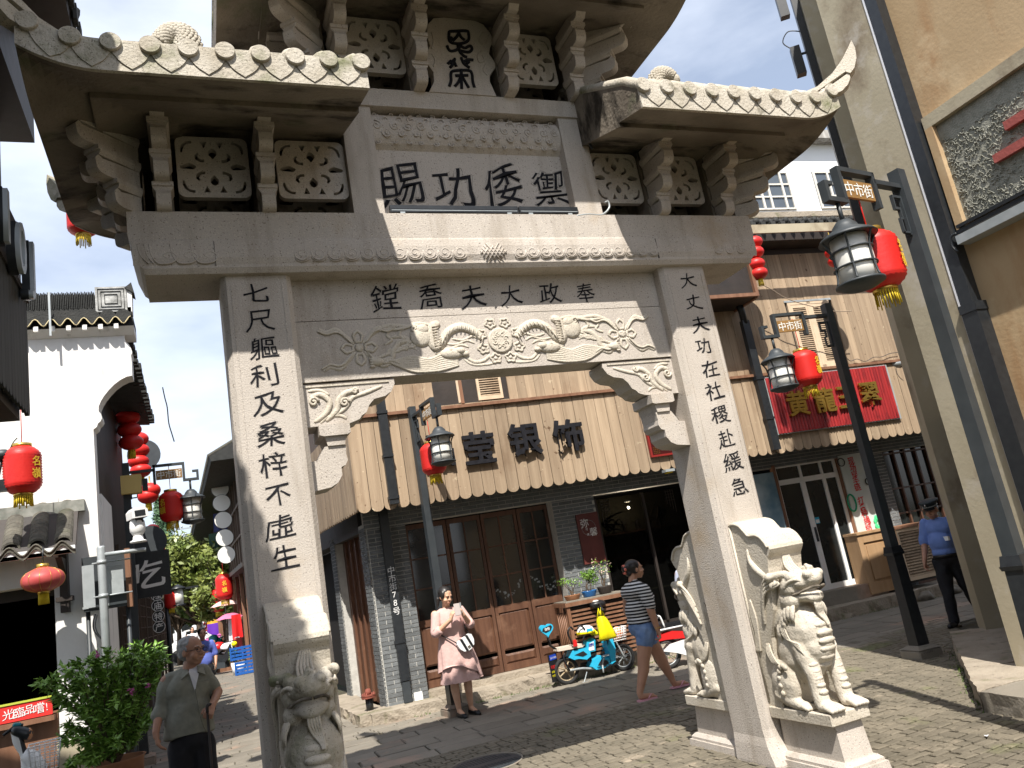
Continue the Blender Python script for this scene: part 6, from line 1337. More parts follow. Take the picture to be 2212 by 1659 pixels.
def lamp_post(pos, rz, lb, sign='中市街', h=4.16):
    t = thing('street_lamp', lb, 'street lamp', pos, 'cast iron street lamps with name plates', rz)
    X = wm(t)
    def B(m, nm, mm=metal_g, par=t): m.v = [tuple(X @ Vector(v)) for v in m.v]; return m.build(nm, mm, par)
    m = MB(); m.bx(-.155, .155, -.155, .155, -.02, .10, bev=.02); m.add([(-.155, -.155, .10), (.155, -.155, .10), (.155, .155, .10), (-.155, .155, .10), (-.085, -.085, .135), (.085, -.085, .135), (.085, .085, .135), (-.085, .085, .135)], [(4, 5, 6, 7), (0, 1, 5, 4), (1, 2, 6, 5), (2, 3, 7, 6), (3, 0, 4, 7)]); B(m, 'base', steel if 0 else slab_m)
    def sq(m, z0, z1, a, b):
        m.add([(-a, -a, z0), (a, -a, z0), (a, a, z0), (-a, a, z0), (-b, -b, z1), (b, -b, z1), (b, b, z1), (-b, b, z1)], [(3, 2, 1, 0), (4, 5, 6, 7), (0, 1, 5, 4), (1, 2, 6, 5), (2, 3, 7, 6), (3, 0, 4, 7)])
    m = MB(); sq(m, .13, 1.12, .075, .062); B(m, 'lower_post', metal_k); m = MB(); sq(m, 1.12, 1.15, .074, .082); sq(m, 1.15, 1.22, .076, .066); B(m, 'collar', metal_k); m = MB(); sq(m, 1.22, h, .052, .046); B(m, 'post')
    m = MB()
    for a, b, c_, d in ((.045, .38, 4.0, 4.035), (.36, .395, 3.80, 4.09), (.36, .80, 4.055, 4.09), (.765, .80, 3.83, 4.055), (.765, .99, 3.80, 3.835), (.955, .99, 3.835, 3.955), (.90, .955, 3.925, 3.955)): m.bx(a, b, -.03, .03, c_, d)
    B(m, 'arm'); m = MB()
    for a, b, c_, d in ((.05, .065, 3.62, 3.94), (.065, .17, 3.92, 3.94), (.155, .17, 3.82, 3.92), (.10, .155, 3.82, 3.84), (.10, .115, 3.74, 3.82), (.115, .14, 3.74, 3.755), (.128, .14, 3.64, 3.74), (.05, .128, 3.63, 3.645)): m.bx(a, b, -.012, .012, c_, d)
    B(m, 'fret_bracket')
    m = MB(); m.bx(.40, .76, -.012, .012, 3.86, 4.0); pl = B(m, 'name_plate', mat('bronze_plate', (.30, .17, .06), (.22, .12, .04), 12, .5) if 'bronze_plate' not in MATS else MATS['bronze_plate'])
    Rz = X.to_3x3()
    for i, ch in enumerate(sign):
        char(ch, X @ Vector((.47+i*.11, -.015, 3.93)), .115, gold if 0 else lampglass, pl, Rz, bold=0, ext=.006, warp=.5)
        char(ch, X @ Vector((.69-i*.11, .015, 3.93)), .115, lampglass, pl, Rz @ Matrix.Rotation(PI, 3, 'Z'), bold=0, ext=.006, warp=.5)
    c_ = Vector((.86, 0, 0))
    m = MB(); m.tube([(.86, 0, 3.80), (.86, 0, 3.66)], .016, 8); B(m, 'hanger'); m = MB(); m.lathe([(.02, 3.67), (.05, 3.66), (.085, 3.62), (.09, 3.60), (.185, 3.545), (.20, 3.525), (.195, 3.52), (.06, 3.545)], c_, 28); B(m, 'hood'); m = MB(); m.lathe([(.115, 3.19), (.165, 3.20), (.165, 3.185), (.10, 3.155), (.03, 3.14)], c_, 28); B(m, 'bottom_plate')
    m = MB(); m.lathe([(.125, 3.53), (.132, 3.42), (.132, 3.30), (.125, 3.20)], c_, 24); B(m, 'glass', lampglass)
    m = MB()
    for z in (3.43, 3.315): m.tube([c_+Vector((.142*math.cos(a), .142*math.sin(a), z)) for a in [2*PI*i/24 for i in range(24)]], .008, 6, closed=True)
    for i in range(6): a = PI*i/3+.5; m.tube(smooth_path([c_+Vector((rr_*math.cos(a), rr_*math.sin(a), z)) for rr_, z in ((.190, 3.53), (.148, 3.45), (.140, 3.35), (.146, 3.25), (.158, 3.20))], 3), .0085, 6)
    B(m, 'cage'); return t, X
L1, X1 = lamp_post(Vector((5.18, -1.23, 0)), math.radians(-170), 'tall grey street lamp beside the ochre house with large red lantern')
L2, X2 = lamp_post(Vector((7.27, 1.83, 0)), math.radians(174), 'black street lamp in the lane in front of the red gold-lettered sign')
L3, X3 = lamp_post(Vector((2.92, 5.45, 0)), math.radians(-84), 'street lamp behind the woman in pink, before the pine awning')
L4, X4 = lamp_post(Vector((-.93, 7.5, 0)), 0, 'street lamp on the left lane side carrying a cctv camera and cabinet')
for i, ch in enumerate('13817583711'): char(ch, Vector((7.27-.12+.024*(10-i), 1.83-.157, .075)), .035, metal_k, L2, Matrix.Rotation(PI, 3, 'Y'), bold=0, ext=.004)
V0 = Vector((CAM[0], CAM[1], 0))
long_lantern('red_lantern', X1 @ Vector((.56, -.02, 3.385)), .172, .42, 'large red ribbed lantern with yellow writing hung from the nearest lamp post', face_dir=Vector((.55, -1, 0)), string=.42)
long_lantern('red_lantern', X2 @ Vector((.52, 0, 3.385)), .172, .42, 'red lantern with gold writing hanging before the louvred window above the red sign', face_dir=Vector((.3, -1, 0)), string=.42)
long_lantern('red_lantern', X3 @ Vector((.52, 0, 3.30)), .168, .42, 'red lantern half hidden behind the lamp glass by the black lettering', face_dir=Vector((.1, -1, 0)), string=.42)
long_lantern('red_lantern', X4 @ Vector((.58, 0, 3.44)), .175, .44, 'sunlit red lantern with gold writing next to the cctv camera', face_dir=Vector((-.9, -1, 0)), string=.40)
q = PY('R', 145, 1365, 4.35); long_lantern('red_lantern', q, .185, .50, 'big red lantern against the white wall at the left edge', face_dir=Vector((1.3, -1, 0)), string=.5)
q = PY('A', 505, 1345, 2.2); long_lantern('red_lantern', q, .13, .30, 'red lantern whose bottom peeks out under the left stone eave')
# dark clamp and small plates beside the big left lantern
q = PY('R', 15, 1265, 4.3); t = thing('wall_flood_lamp', 'olive flood lamp and black brackets beside the big left lantern', 'lamp', q); m = MB(); m.ell(q, (.09, .07, .06), 12); m.build('head', metal_g, t); m = MB(); m.box(q-Vector((.03, 0, .33)), (.14, .1, .12)); m.tube([q, q-Vector((.06, 0, .3))], .02, 6); m.tube(smooth_path([q+Vector((.06, 0, .03)), q+Vector((.10, 0, .12)), q+Vector((.14, 0, .17))]), .006, 5); m.build('arm', metal_k, t)
# flat palace lantern
q = PY('S', 270, 480, 4.45); t = thing('flat_red_lantern', 'wide flattened pink-red silk lantern under the tiled canopy', 'lantern', q); rx = .205; m = MB(); prof = [(.07, .125)]+[(rx*math.cos(a)**.7 if math.cos(a) > 0 else 0, .115*math.sin(a)) for a in [math.radians(d) for d in range(60, -61, -10)]]+[(.07, -.12)]; m.lathe([(max(a, .06), b) for a, b in prof], q, 28); m.build('shade', red_p, t)
m = MB()
for i in range(12): a0 = 2*PI*i/12; m.tube([q+Vector((max(r_*1.004, .06)*math.cos(a0), max(r_*1.004, .06)*math.sin(a0), z)) for r_, z in prof], .0022, 4)
m.build('seam', gold, t); m = MB(); m.lathe([(.062, 0), (.062, .05), (.05, .05)], q+Vector((0, 0, .115)), 16); m.build('top_collar', gold, t); m = MB(); m.lathe([(.06, 0), (.06, -.03), (.05, -.03)], q-Vector((0, 0, .11)), 16); m.build('bottom_collar', gold, t)
m = MB()
for i in range(30): a = 2*PI*i/30; m.tube([q+Vector((.045*math.cos(a), .045*math.sin(a), -.13)), q+Vector((.048*math.cos(a), .048*math.sin(a), -.25))], .004, 4)
m.build('tassel', yellow, t); m = MB()
for i in range(24): a = 2*PI*i/24; m.tube([q+Vector((.13*math.cos(a+.1*k), .13*math.sin(a+.1*k), -.088-.008*(k % 2))) for k in (-1, 0, 1)], .004, 4)
m.build('gold_trim', gold, t, kind='stuff'); MB().tube([q+Vector((0, 0, .16)), q+Vector((.01, 0, .34))], .008, 5).build('hanger', metal_k, t)
# strings of small lanterns
def lstring(pts, r, sq_, lb, tas=True, m_=None, group=None, tr=.3):
    t = thing('lantern_string', lb, 'lantern string', pts[0], group)
    for p in pts: m = MB(); m.lathe([(r*.25, r*sq_)]+[(r*math.cos(a)*1.0+.02*r, r*sq_*math.sin(a)) for a in [math.radians(d) for d in range(68, -69, -17)]]+[(r*.25, -r*sq_)], p, 18); m.build('lantern', m_ or red_s, t)
    m = MB(); m.tube([pts[0]+Vector((0, 0, r*1.5))]+list(pts), r*.08, 5)
    for a, b in zip(pts, pts[1:]): m.lathe([(r*.22, -r*.14), (r*.25, 0), (r*.22, r*.14)], (a+b)/2, 10)
    m.build('cord', gold, t)
    if tas: e = pts[-1]; m = MB(); [m.tube([e+Vector((r*.24*math.cos(a), r*.24*math.sin(a), -r*sq_*.95)), e+Vector((r*.27*math.cos(a), r*.27*math.sin(a), -r*sq_-r*.75))], r*.06, 4) for a in [2*PI*i/12 for i in range(12)]]; m.build('tassel', yellow, t)
    return t
lstring([PY('R', x, y, 8.8) for x, y in ((815, 940), (822, 1025), (831, 1105), (843, 1185))], .185, .70, 'front string of four red globe lanterns under the dark left eave')
lstring([PY('R', x, y, 10.6) for x, y in ((888, 1165), (893, 1237), (890, 1308), (905, 1365))], .18, .75, 'second lantern string mostly hidden behind the front one')
lstring([PY('R', x, y, 12.5) for x, y in ((965, 1495), (952, 1530))], .20, .8, 'two red lanterns low beside the sunlit big lantern')
far = [(955, 165), (970, 195), (990, 208), (992, 235), (995, 265), (998, 290), (1000, 318), (1003, 345), (1008, 372), (1012, 400), (1018, 428), (1024, 455), (1030, 478), (1036, 500), (1040, 522)]
ft = thing('lantern_row', 'long receding row of small red lanterns with yellow tassels along the left eaves', 'lantern string', PY('S', 990, 208, 14))
for k, (x, y) in enumerate(far):
    q = PY('S', x, y, 13+k*.85); r_ = (.145); m = MB(); m.lathe([(r_*.3, r_*.75)]+[(r_*math.cos(a), r_*.75*math.sin(a)) for a in [math.radians(d) for d in range(60, -61, -20)]]+[(r_*.3, -r_*.75)], q, 14); m.build('lantern', red_s, ft); m = MB(); m.lathe([(r_*.3, -.01), (r_*.35, -.12)], q-Vector((0, 0, r_*.7)), 8); m.build('tassel', yellow, ft)
for k, (x, y, s_, lb) in enumerate(((355, 765, .30, 'red lantern with yellow writing close to the left gate pillar'), (298, 870, .30, 'middle red lantern above the floral umbrella'), (240, 905, .28, 'red lantern nearest the white vertical banner'))): q = pln('Z', x, y, PR, NR)+Vector((-.5, -1, 0)); long_lantern('red_lantern', q, s_, .85*s_/.3*1.05, lb, txt='名嶺' if k == 0 else '', ribs=8, string=.5)
q = PY('S', 1070, 605, 17); long_lantern('red_lantern', q, .155, .42, 'small red lantern hanging from the far lamp post in front of the magnolia', txt='', ribs=8); t = thing('far_street_lamp', 'distant black street lamp before the magnolia tree', 'street lamp', PY('S', 1040, 700, 17)); q2 = PY('S', 1040, 545, 17); m = MB(); m.tube([(q2.x, 17, 0), (q2.x, 17, q2.z)], .06, 6); m.build('post', metal_k, t); m = MB(); m.bx(q2.x, q2.x+.75, 16.97, 17.03, q2.z-.05, q2.z); m.build('arm', metal_k, t); q3 = PY('S', 1115, 585, 17); m = MB(); m.lathe([(.12, .2), (.13, 0), (.12, -.2)], q3, 12); m.build('glass', lampglass, t)
m = MB(); m.lathe([(.03, .30), (.2, .2), (.2, .18)], q3, 12); m.lathe([(.17, -.2), (.17, -.23)], q3, 12); m.build('hood', metal_k, t)
# strings on the right facade by the louvred bay
lstring([pln('M', x, y, F0+FN*1.45, FN) for x, y in ((1280, 345), (1293, 440), (1302, 552), (1328, 640))], .145, .72, 'string of red globe lanterns hanging at the right end of the stone beam')
lstring([pln('M', x, y, F0+FN*1.45, FN) for x, y in ((2018, 355), (2035, 440), (2065, 520), (2130, 600))], .14, .72, 'string of red lanterns half hidden behind the nearest lamp head')
m = MB(); m.tube(smooth_path([pln('M', x, y, F0+FN*1.2, FN) for x, y in ((1350, 740), (1450, 790), (1560, 860), (1700, 915), (1850, 955), (1960, 985), (2080, 1000), (2212, 995))], 4), .008, 5); m.build('wire', solid('tan_wire', (.35, .27, .2), .7), None, 'thin sagging tan wire strung across the pine wall', 'cable')
m = MB(); m.tube(smooth_path([pln('F', x, y, F0+FN*.80, FN) for x, y in ((1115, 600), (1150, 630), (1190, 618), (1240, 633), (1290, 608), (1340, 605), (1390, 585), (1440, 578))], 5), .006, 5); m.build('wire', metal_g, None, 'thin wavy grey wire above the red sign', 'cable')
# cctv pole, camera, traffic sign backs, cabinet
Yp = 4.5; qa = PY('S', 625, 270, Yp); qb = PY('S', 712, 1659, Yp); xp = (qa.x+qb.x)/2
cp = thing('cctv_pole', 'galvanised pole with side arm carrying sign backs in front of the shrub', 'pole', Vector((xp, Yp, 0)))
m = MB(); m.tube([(xp, Yp, 0), (xp, Yp, qa.z-.02), (xp, Yp, qa.z)], [.042, .042, .036], 16); m.build('pole', steel, cp); MB().lathe([(.11, 0), (.11, .015), (.05, .02)], (xp, Yp, 0), 16).build('foot_plate', steel, cp)
a, b = PY('S', 650, 322, Yp), PY('S', 915, 288, Yp); m = MB(); m.tube([a, b], .022, 10); m.build('arm', steel, cp)
for y in (372, 585): q = PY('S', 620, y, Yp); m = MB(); m.lathe([(.047, -.02), (.047, .02)], (xp, Yp, q.z), 16); m.tube([(xp-.1, Yp+.05, q.z), (xp+.28, Yp+.05, q.z)], .009, 5); m.build('clamp', steel, cp)
for (x0, y0, x1, y1, lb) in ((665, 400, 780, 560, 'plain grey back of a traffic sign fixed right of the pole'), (512, 395, 600, 650, 'grey sign back fixed left of the galvanised pole')):
    a, b = PY('S', x0, y0, Yp+.10), PY('S', x1, y1, Yp+.10); MB().bx(a.x, b.x, Yp+.09, Yp+.105, b.z, a.z).build('sign_panel', steel, cp)
a, b = PY('S', 512, 335, 4.75), PY('S', 800, 640, 4.75); ad = thing('advert_box', 'box sign with brown wooden edge mounted behind the galvanised pole', 'sign', Vector((a.x, 4.75, 0))); MB().bx(a.x, b.x, 4.72, 4.84, b.z, a.z-.02).build('box', metal_g, ad); MB().bx(b.x, b.x+.055, 4.70, 4.86, b.z-.02, a.z+.02).build('edge', wood_m, ad); MB().bx(a.x-.01, b.x, 4.705, 4.72, b.z+.03, b.z+.055).build('rail', steel, ad)
MB().tube([(a.x+.03, 4.80, 0), (a.x+.03, 4.80, b.z)], .025, 6).build('leg', metal_g, ad); MB().tube([(b.x, 4.80, 0), (b.x, 4.80, b.z)], .025, 6).build('leg', metal_g, ad)
m = MB(); m.tube(smooth_path([PY('S', x, y, 4.6) for x, y in ((600, 690), (585, 740), (590, 800), (635, 850))]), .008, 5); m.tube(smooth_path([PY('S', x, y, 4.6) for x, y in ((610, 695), (598, 750), (605, 800), (635, 845))]), .006, 5); m.build('hanging_cable', metal_k, None, 'black cables looping below the sign box behind the pole', 'cable')
q = PY('S', 868, 235, Yp); cc = thing('cctv_camera', 'white dome-necked security camera on the pole arm', 'security camera', q); s_ = .0011*1.55
def cpz(x, y): return PY('S', x, y, Yp)
m = MB(); z0 = cpz(868, 245).z; xc = cpz(868, 245).x
m.lathe([(.085, z0), (.085, z0+.015), (.055, z0+.03), (.052, z0+.065), (.045, z0+.07)], (xc, Yp, 0), 20); m.build('base', white_p, cc); m = MB(); m.lathe([(.045, z0+.07), (.078, z0+.12), (.082, z0+.17), (.075, z0+.23), (.05, z0+.26)], (xc, Yp, 0), 20); m.build('body', white_p, cc)
m = MB(); Mh = Matrix.Translation((xc, Yp, z0+.31)) @ Matrix.Rotation(.35, 4, 'Z') @ Matrix.Rotation(-.08, 4, 'Y'); m.prism([(-.085, -.05), (.085, -.05), (.085, .03), (.05, .065), (-.05, .065), (-.085, .03)], -.12, .10, 'y', Mh); m.build('housing', white_p, cc); m = MB(); m.bx(-.055, .055, -.123, -.119, -.035, .03, Mh); m.bx(-.04, .04, -.07, .07, -.10, -.05, Mh); m.build('window', metal_k, cc)
q = PY('R', 845, 1458, 7.45); cb = thing('yellow_cabinet', 'small pale yellow electric box strapped to the left street lamp', 'electric box', q); MB().box(q, (.27, .16, .27)).build('case', mat('cream_yellow_paint', (.70, .52, .19), rough=.5), cb); m = MB(); m.box(q+Vector((.18, 0, -.02)), (.07, .1, .17)); m.build('switch_box', metal_k, cb)
# ================================================================ PEOPLE
def RZ(a): return Matrix.Rotation(a, 3, 'Z')
def hand(m, w_, d, n_, s=1, curl=.4, thumb=1):
    """w_ wrist, d direction of the hand, n_ palm normal (fingers curl towards it), thumb side sign"""
    d = d.normalized(); n_ = (n_-d*n_.dot(d)).normalized(); b = d.cross(n_)*thumb; s *= 1.0
    m.cap(w_, w_+d*.03*s, .021*s, .024*s); 
    for k in range(4): o = b*(k-1.5)*.0175*s; m.cap(w_+d*.02*s+o*.6, w_+d*.082*s+o, .0145*s, .0125*s)
    for k, L_ in enumerate((.062, .074, .070, .054)):
        o = b*(1.5-k)*.0190*s; p = w_+d*.082*s+o; a = curl; q = p+(d*math.cos(a)+n_*math.sin(a))*L_*.5*s; r_ = q+(d*math.cos(a*2.1)+n_*math.sin(a*2.1))*L_*.5*s
        m.cap(p, q, .0100*s, .0092*s, 8); m.cap(q, r_, .0092*s, .0075*s, 8)
    p = w_+d*.028*s+b*.022*s; q = p+(d*.6+b*.75+n_*.3).normalized()*.036*s; m.cap(p, q, .0125*s, .0105*s, 8); m.cap(q, q+(d*.85+b*.15+n_*.45).normalized()*.030*s, .0105*s, .0085*s, 8)
def head(m, c, R, s=1, jaw=1):
    E_ = lambda p, r: m.ell(Vector(c)+R @ (Vector(p)*s), tuple(a*s for a in r), 16, rot=R.to_quaternion())
    E_((0, .012, .030), (.074, .093, .085)); E_((0, -.020, -.025), (.062*jaw, .070, .075)); E_((0, -.045, -.082), (.036*jaw, .030, .022)); E_((0, -.070, -.058), (.030, .022, .022))
    m.cap(Vector(c)+R @ (Vector((0, -.080, .022))*s), Vector(c)+R @ (Vector((0, -.100, -.018))*s), .0085*s, .0125*s, 8)
    for k in (-1, 1): E_((k*.013, -.092, -.022), (.009, .011, .007)); E_((k*.073, .008, -.005), (.010, .020, .030)); E_((k*.028, -.078, .030), (.024, .012, .008)); E_((k*.042, -.055, -.030), (.024, .026, .024))
    E_((0, -.086, -.050), (.021, .010, .0045)); E_((0, -.083, -.058), (.018, .010, .005))
def face(t, c, R, s=1, brow=hair_k, glasses=False, lip=(.42, .12, .10)):
    m = MB(); P = lambda p: Vector(c)+R @ (Vector(p)*s)
    for k in (-1, 1): m.ell(P((k*.029, -.0815, .010)), (.0105*s, .005*s, .0042*s), 8, rot=R.to_quaternion())
    m.build('eye', hair_k, t); m = MB()
    for k in (-1, 1): m.tube([P((k*.013, -.0885, .030)), P((k*.030, -.0885, .036)), P((k*.045, -.078, .030))], .0032*s, 5)
    m.build('eyebrow', brow, t); m = MB(); m.tube([P((-.020, -.090, -.054)), P((0, -.0965, -.052)), P((.020, -.090, -.054))], .0036*s, 6); m.build('lips', solid('lip_%d' % len(MATS), lip, .5), t)
    if glasses:
        m = MB()
        for k in (-1, 1): m.tube([P((k*.032+.022*math.cos(a), -.098, .008+.015*math.sin(a))) for a in [2*PI*i/16 for i in range(16)]], .0018*s, 4, closed=True); m.tube([P((k*.055, -.094, .012)), P((k*.078, .01, .010))], .0018*s, 4)
        m.tube([P((-.010, -.098, .012)), P((.010, -.098, .012))], .0018*s, 4); m.build('glasses', metal_k, t)
def limb(m, pts, rs):
    for i in range(len(pts)-1): m.cap(pts[i], pts[i+1], rs[i], rs[i+1])
def loft(rings, name, m_, parent, close=True, n=36, sm=True, **kw):
    """rings: (centre, rx, ry, fold amplitude, fold count, phase, tilt fn)"""
    m = MB(); V_ = []
    for c, rx, ry, amp, k, ph in rings:
        for j in range(n): a = 2*PI*j/n; f = 1+amp*math.cos(k*a+ph)+amp*.5*math.cos((k*2+1)*a+ph*2.3); V_.append(Vector(c)+Vector((rx*f*math.cos(a), ry*f*math.sin(a), 0)))
    F = [(i*n+j, i*n+(j+1) % n, (i+1)*n+(j+1) % n, (i+1)*n+j) for i in range(len(rings)-1) for j in range(n)]+([tuple(range(n-1, -1, -1))] if close else [])
    m.add(V_, F, sm); return m.build(name, m_, parent, **kw)
V3 = Vector
# ---- woman in pink with phone ------------------------------------------------
O = Vector((2.93, 5.12, 0)); Rp = RZ(.05)
def T1(x, y, z): return O+Rp @ Vector((x, y, z))
t = thing('person', 'woman in a dusty pink layered dress holding up a phone beside the lamp post', 'person', O)
hc = T1(-.035, -.07, 1.505); HR = RZ(.38) @ Matrix.Rotation(.34, 3, 'X')
m = MB(); head(m, hc, HR, 1.0); m.cap(T1(-.03, -.01, 1.33), T1(-.03, -.03, 1.43), .052, .048)
m.ell(T1(-.02, .0, 1.24), (.165, .10, .12), 18); m.ell(T1(0, 0, 1.05), (.15, .105, .16), 16); m.ell(T1(0, .01, .88), (.165, .12, .13), 16)
for k, sh, el, wr in ((-1, (-.19, 0, 1.30), (-.235, -.07, 1.07), (-.065, -.235, 1.215)), (1, (.16, 0, 1.30), (.235, -.09, 1.10), (.105, -.255, 1.245))):
    limb(m, [T1(*sh), T1(*el), T1(*wr)], [.055, .042, .026])
hand(m, T1(-.065, -.235, 1.215), Rp @ V3((.28, -.25, .9)), Rp @ V3((1, .3, 0)), .95, .7, 1)
hand(m, T1(.105, -.255, 1.245), Rp @ V3((-.32, -.2, .9)), Rp @ V3((-1, .4, .2)), .95, .55, -1)
for k, hp, kn, an, toe in ((-1, (-.085, 0, .85), (-.075, -.03, .46), (-.045, .02, .085), (-.03, -.11, .03)), (1, (.09, .01, .85), (.115, -.02, .46), (.125, .04, .085), (.155, -.09, .03))):
    limb(m, [T1(*hp), T1(*kn)], [.085, .055]); a, b = T1(*kn), T1(*an); limb(m, [a, a.lerp(b, .3)+V3((0, .015, 0)), b], [.052, .056, .031]); limb(m, [b, T1(*toe)], [.032, .028]); limb(m, [b, b+V3((0, .03, -.04))], [.03, .026])
sculpt(m, 'body', skin_b, t, vox=.0075, sm=2); face(t, hc, HR, 1.0, lip=(.40, .15, .12))
m = MB(); q = HR.to_quaternion(); m.ell(hc+HR @ V3((0, .028, .040)), (.084, .098, .090), 16, rot=q); m.ell(hc+HR @ V3((0, .10, -.03)), (.045, .045, .055), 12, rot=q); [m.ell(hc+HR @ V3((k*.066, -.005, .028)), (.022, .045, .055), 10, rot=q) for k in (-1, 1)]; m.cap(hc+HR @ V3((-.05, .09, -.05)), hc+HR @ V3((-.075, .06, -.15)), .03, .012)
m2 = MB(); m2.v, m2.f, m2.sm = m.v, m.f, m.sm; hr = sculpt(m, 'hair', hair_k, t, vox=.008, sm=2)
R_ = []
for z, rx, ry, am, k, cx_, cy_ in ((1.365, .085, .065, 0, 3, -.025, 0), (1.335, .150, .085, .01, 4, -.02, 0), (1.28, .182, .108, .01, 4, -.012, 0), (1.20, .180, .128, .015, 5, -.01, -.01), (1.10, .168, .128, .02, 5, -.005, -.01), (1.02, .165, .125, .025, 6, 0, 0), (.93, .195, .148, .035, 7, .005, 0), (.80, .225, .172, .05, 8, .012, 0), (.66, .250, .19, .06, 8, .022, 0), (.56, .268, .205, .07, 8, .03, 0)): R_.append((T1(cx_, cy_, z), rx, ry, am, k, .7))
dress = loft(R_[:-1], 'dress', pinkcloth, t, close=False, n=56)
# uneven top hem and lower layer
m = MB(); n = 56; V_ = []
for r_i, (zz, rr_) in enumerate(((.66, (.250, .19)), (0, (.272, .21)))):
    for j in range(n):
        a = 2*PI*j/n; f = 1+.06*math.cos(8*a+.7)+.03*math.cos(17*a+1.6); hz = .56-.065*math.cos(a-.35)*1.0-.045*math.cos(2*a+.5)+.0
        V_.append(T1(.022+.01*r_i, 0, zz if r_i == 0 else hz)+V3((rr_[0]*f*math.cos(a), rr_[1]*f*math.sin(a), 0)))
m.add(V_, [(j, (j+1) % n, n+(j+1) % n, n+j) for j in range(n)], True); m.build('hem', pinkcloth, dress)
loft([(T1(.02, 0, .68), .215, .165, .04, 7, .3), (T1(.03, 0, .55), .240, .185, .06, 7, .3), (T1(.04, 0, .435), .268, .205, .08, 7, .3)], 'underskirt', pinkcloth, t, close=False, n=56)
for k, a, b, c_ in ((-1, (-.165, 0, 1.315), (-.24, -.07, 1.075), (-.185, -.135, 1.115)), (1, (.14, 0, 1.315), (.24, -.09, 1.105), (.20, -.145, 1.14))):
    m = MB(); m.tube(smooth_path([T1(*a), T1(*[(p+q)/2 for p, q in zip(a, b)]), T1(*b), T1(*c_)], 4), [.068, .07, .07, .068, .066, .064, .063, .062, .062, .06, .058, .056, .055], 14); m.build('sleeve', pinkcloth, dress)
ph = thing('smartphone', 'pale phone with open flip cover held up by the woman in pink', 'phone', T1(.01, -.30, 1.22)); Mh = Matrix.Translation(T1(.022, -.292, 1.325)) @ RZ(-.1).to_4x4() @ Matrix.Rotation(-.25, 4, 'X'); m = MB(); m.box((0, 0, 0), (.078, .009, .155), Mh, bev=.004); m.build('body', mat('phone_rose', (.40, .35, .33), rough=.3), ph); m = MB(); m.box((.055, .012, .02), (.004, .07, .13), Mh @ Matrix.Rotation(.5, 4, 'Z')); m.build('flip_cover', steel, ph)
bagt = thing('shoulder_bag', 'white half-moon shoulder bag with black stripes worn by the woman in pink', 'bag', T1(.09, -.20, .90)); Mb = Matrix.Translation(T1(.095, -.205, .90)) @ RZ(.05).to_4x4() @ Matrix.Rotation(-.42, 4, 'Y')
pr_ = [(-.115, .05), (-.11, -.02), (-.08, -.075), (-.03, -.10), (.03, -.10), (.08, -.075), (.11, -.02), (.115, .05), (.09, .07), (-.09, .07)]; m = MB(); m.prism(pr_, -.03, .03, 'y', Mb); m.build('bag_body', white_p, bagt)
for a, b in ((-.055, -.022), (.03, .062)): MB().prism([(a, -.098+abs(a)*.2), (b, -.098), (b, .071), (a, .071)], -.033, .033, 'y', Mb).build('stripe', black_p, bagt)
m = MB(); m.bx(-.012, .022, -.038, -.03, -.075, -.045, Mb); m.build('buckle', chrome, bagt); m = MB(); m.tube(smooth_path([Mb @ V3((-.10, 0, .06)), T1(-.12, -.13, 1.00), T1(-.19, .0, 1.06)], 5), .008, 6); m.build('strap', black_p, bagt); m = MB(); m.tube(smooth_path([Mb @ V3((.10, 0, .06)), T1(.175, -.10, 1.04), T1(.17, -.02, 1.12)], 5), .008, 6); m.build('strap', black_p, bagt)
for k, an, toe in ((-1, (-.045, .03, .07), (-.03, -.11, .028)), (1, (.125, .05, .07), (.155, -.09, .028))):
    a, b = T1(*an), T1(*toe); m = MB(); m.cap(a+V3((0, .02, -.03)), b, .040, .038); m.cap(b, b+(b-a)*.22, .038, .030); so_ = sculpt(m, 'shoe', black_p, t, vox=.008, sm=2)
    for p_ in so_.data.vertices: p_.co.z = min(p_.co.z, .058+ (p_.co.y-b.y)*.15)
# ---- woman in striped shirt walking right -------------------------------------
stripe = bpy.data.materials.new('black_white_stripes'); stripe.use_nodes = True; n_ = stripe.node_tree; b_ = n_.nodes['Principled BSDF']; b_.inputs['Roughness'].default_value = .9
g_ = n_.nodes.new('ShaderNodeNewGeometry'); mp_ = n_.nodes.new('ShaderNodeMapping'); wv = n_.nodes.new('ShaderNodeTexWave'); wv.bands_direction = 'Z'; wv.inputs['Scale'].default_value = 8.6; wv.inputs['Distortion'].default_value = .6; wv.inputs['Detail Scale'].default_value = .6; cr = n_.nodes.new('ShaderNodeValToRGB'); cr.color_ramp.interpolation = 'CONSTANT'; cr.color_ramp.elements[0].color = (.012, .012, .014, 1); cr.color_ramp.elements[1].position = .56; cr.color_ramp.elements[1].color = (.66, .66, .66, 1)
n_.links.new(g_.outputs['Position'], wv.inputs[0]); n_.links.new(wv.outputs[0], cr.inputs[0]); n_.links.new(cr.outputs[0], b_.inputs['Base Color'])
O = Vector((4.78, 3.40, 0)); S_ = lambda x, y, z: O+Vector((x, y, z))
t = thing('person', 'woman in black and white striped top and denim shorts walking past the scooter', 'person', O)
hc = S_(.035, 0, 1.445); HR = RZ(PI/2*.90); m = MB(); head(m, hc, HR, 1.02); m.cap(S_(-.04, 0, 1.26), S_(-.01, 0, 1.38), .056, .05)
m.ell(S_(-.02, 0, 1.15), (.11, .15, .13), 18); m.ell(S_(.0, 0, .95), (.13, .14, .17), 18); m.ell(S_(.0, 0, .78), (.14, .15, .12), 16)
limb(m, [S_(.0, -.20, 1.20), S_(.0, -.245, .96), S_(.035, -.25, .74)], [.060, .048, .030]); hand(m, S_(.035, -.25, .74), V3((.12, 0, -1)), V3((-1, .3, 0)), 1.0, .9, 1)
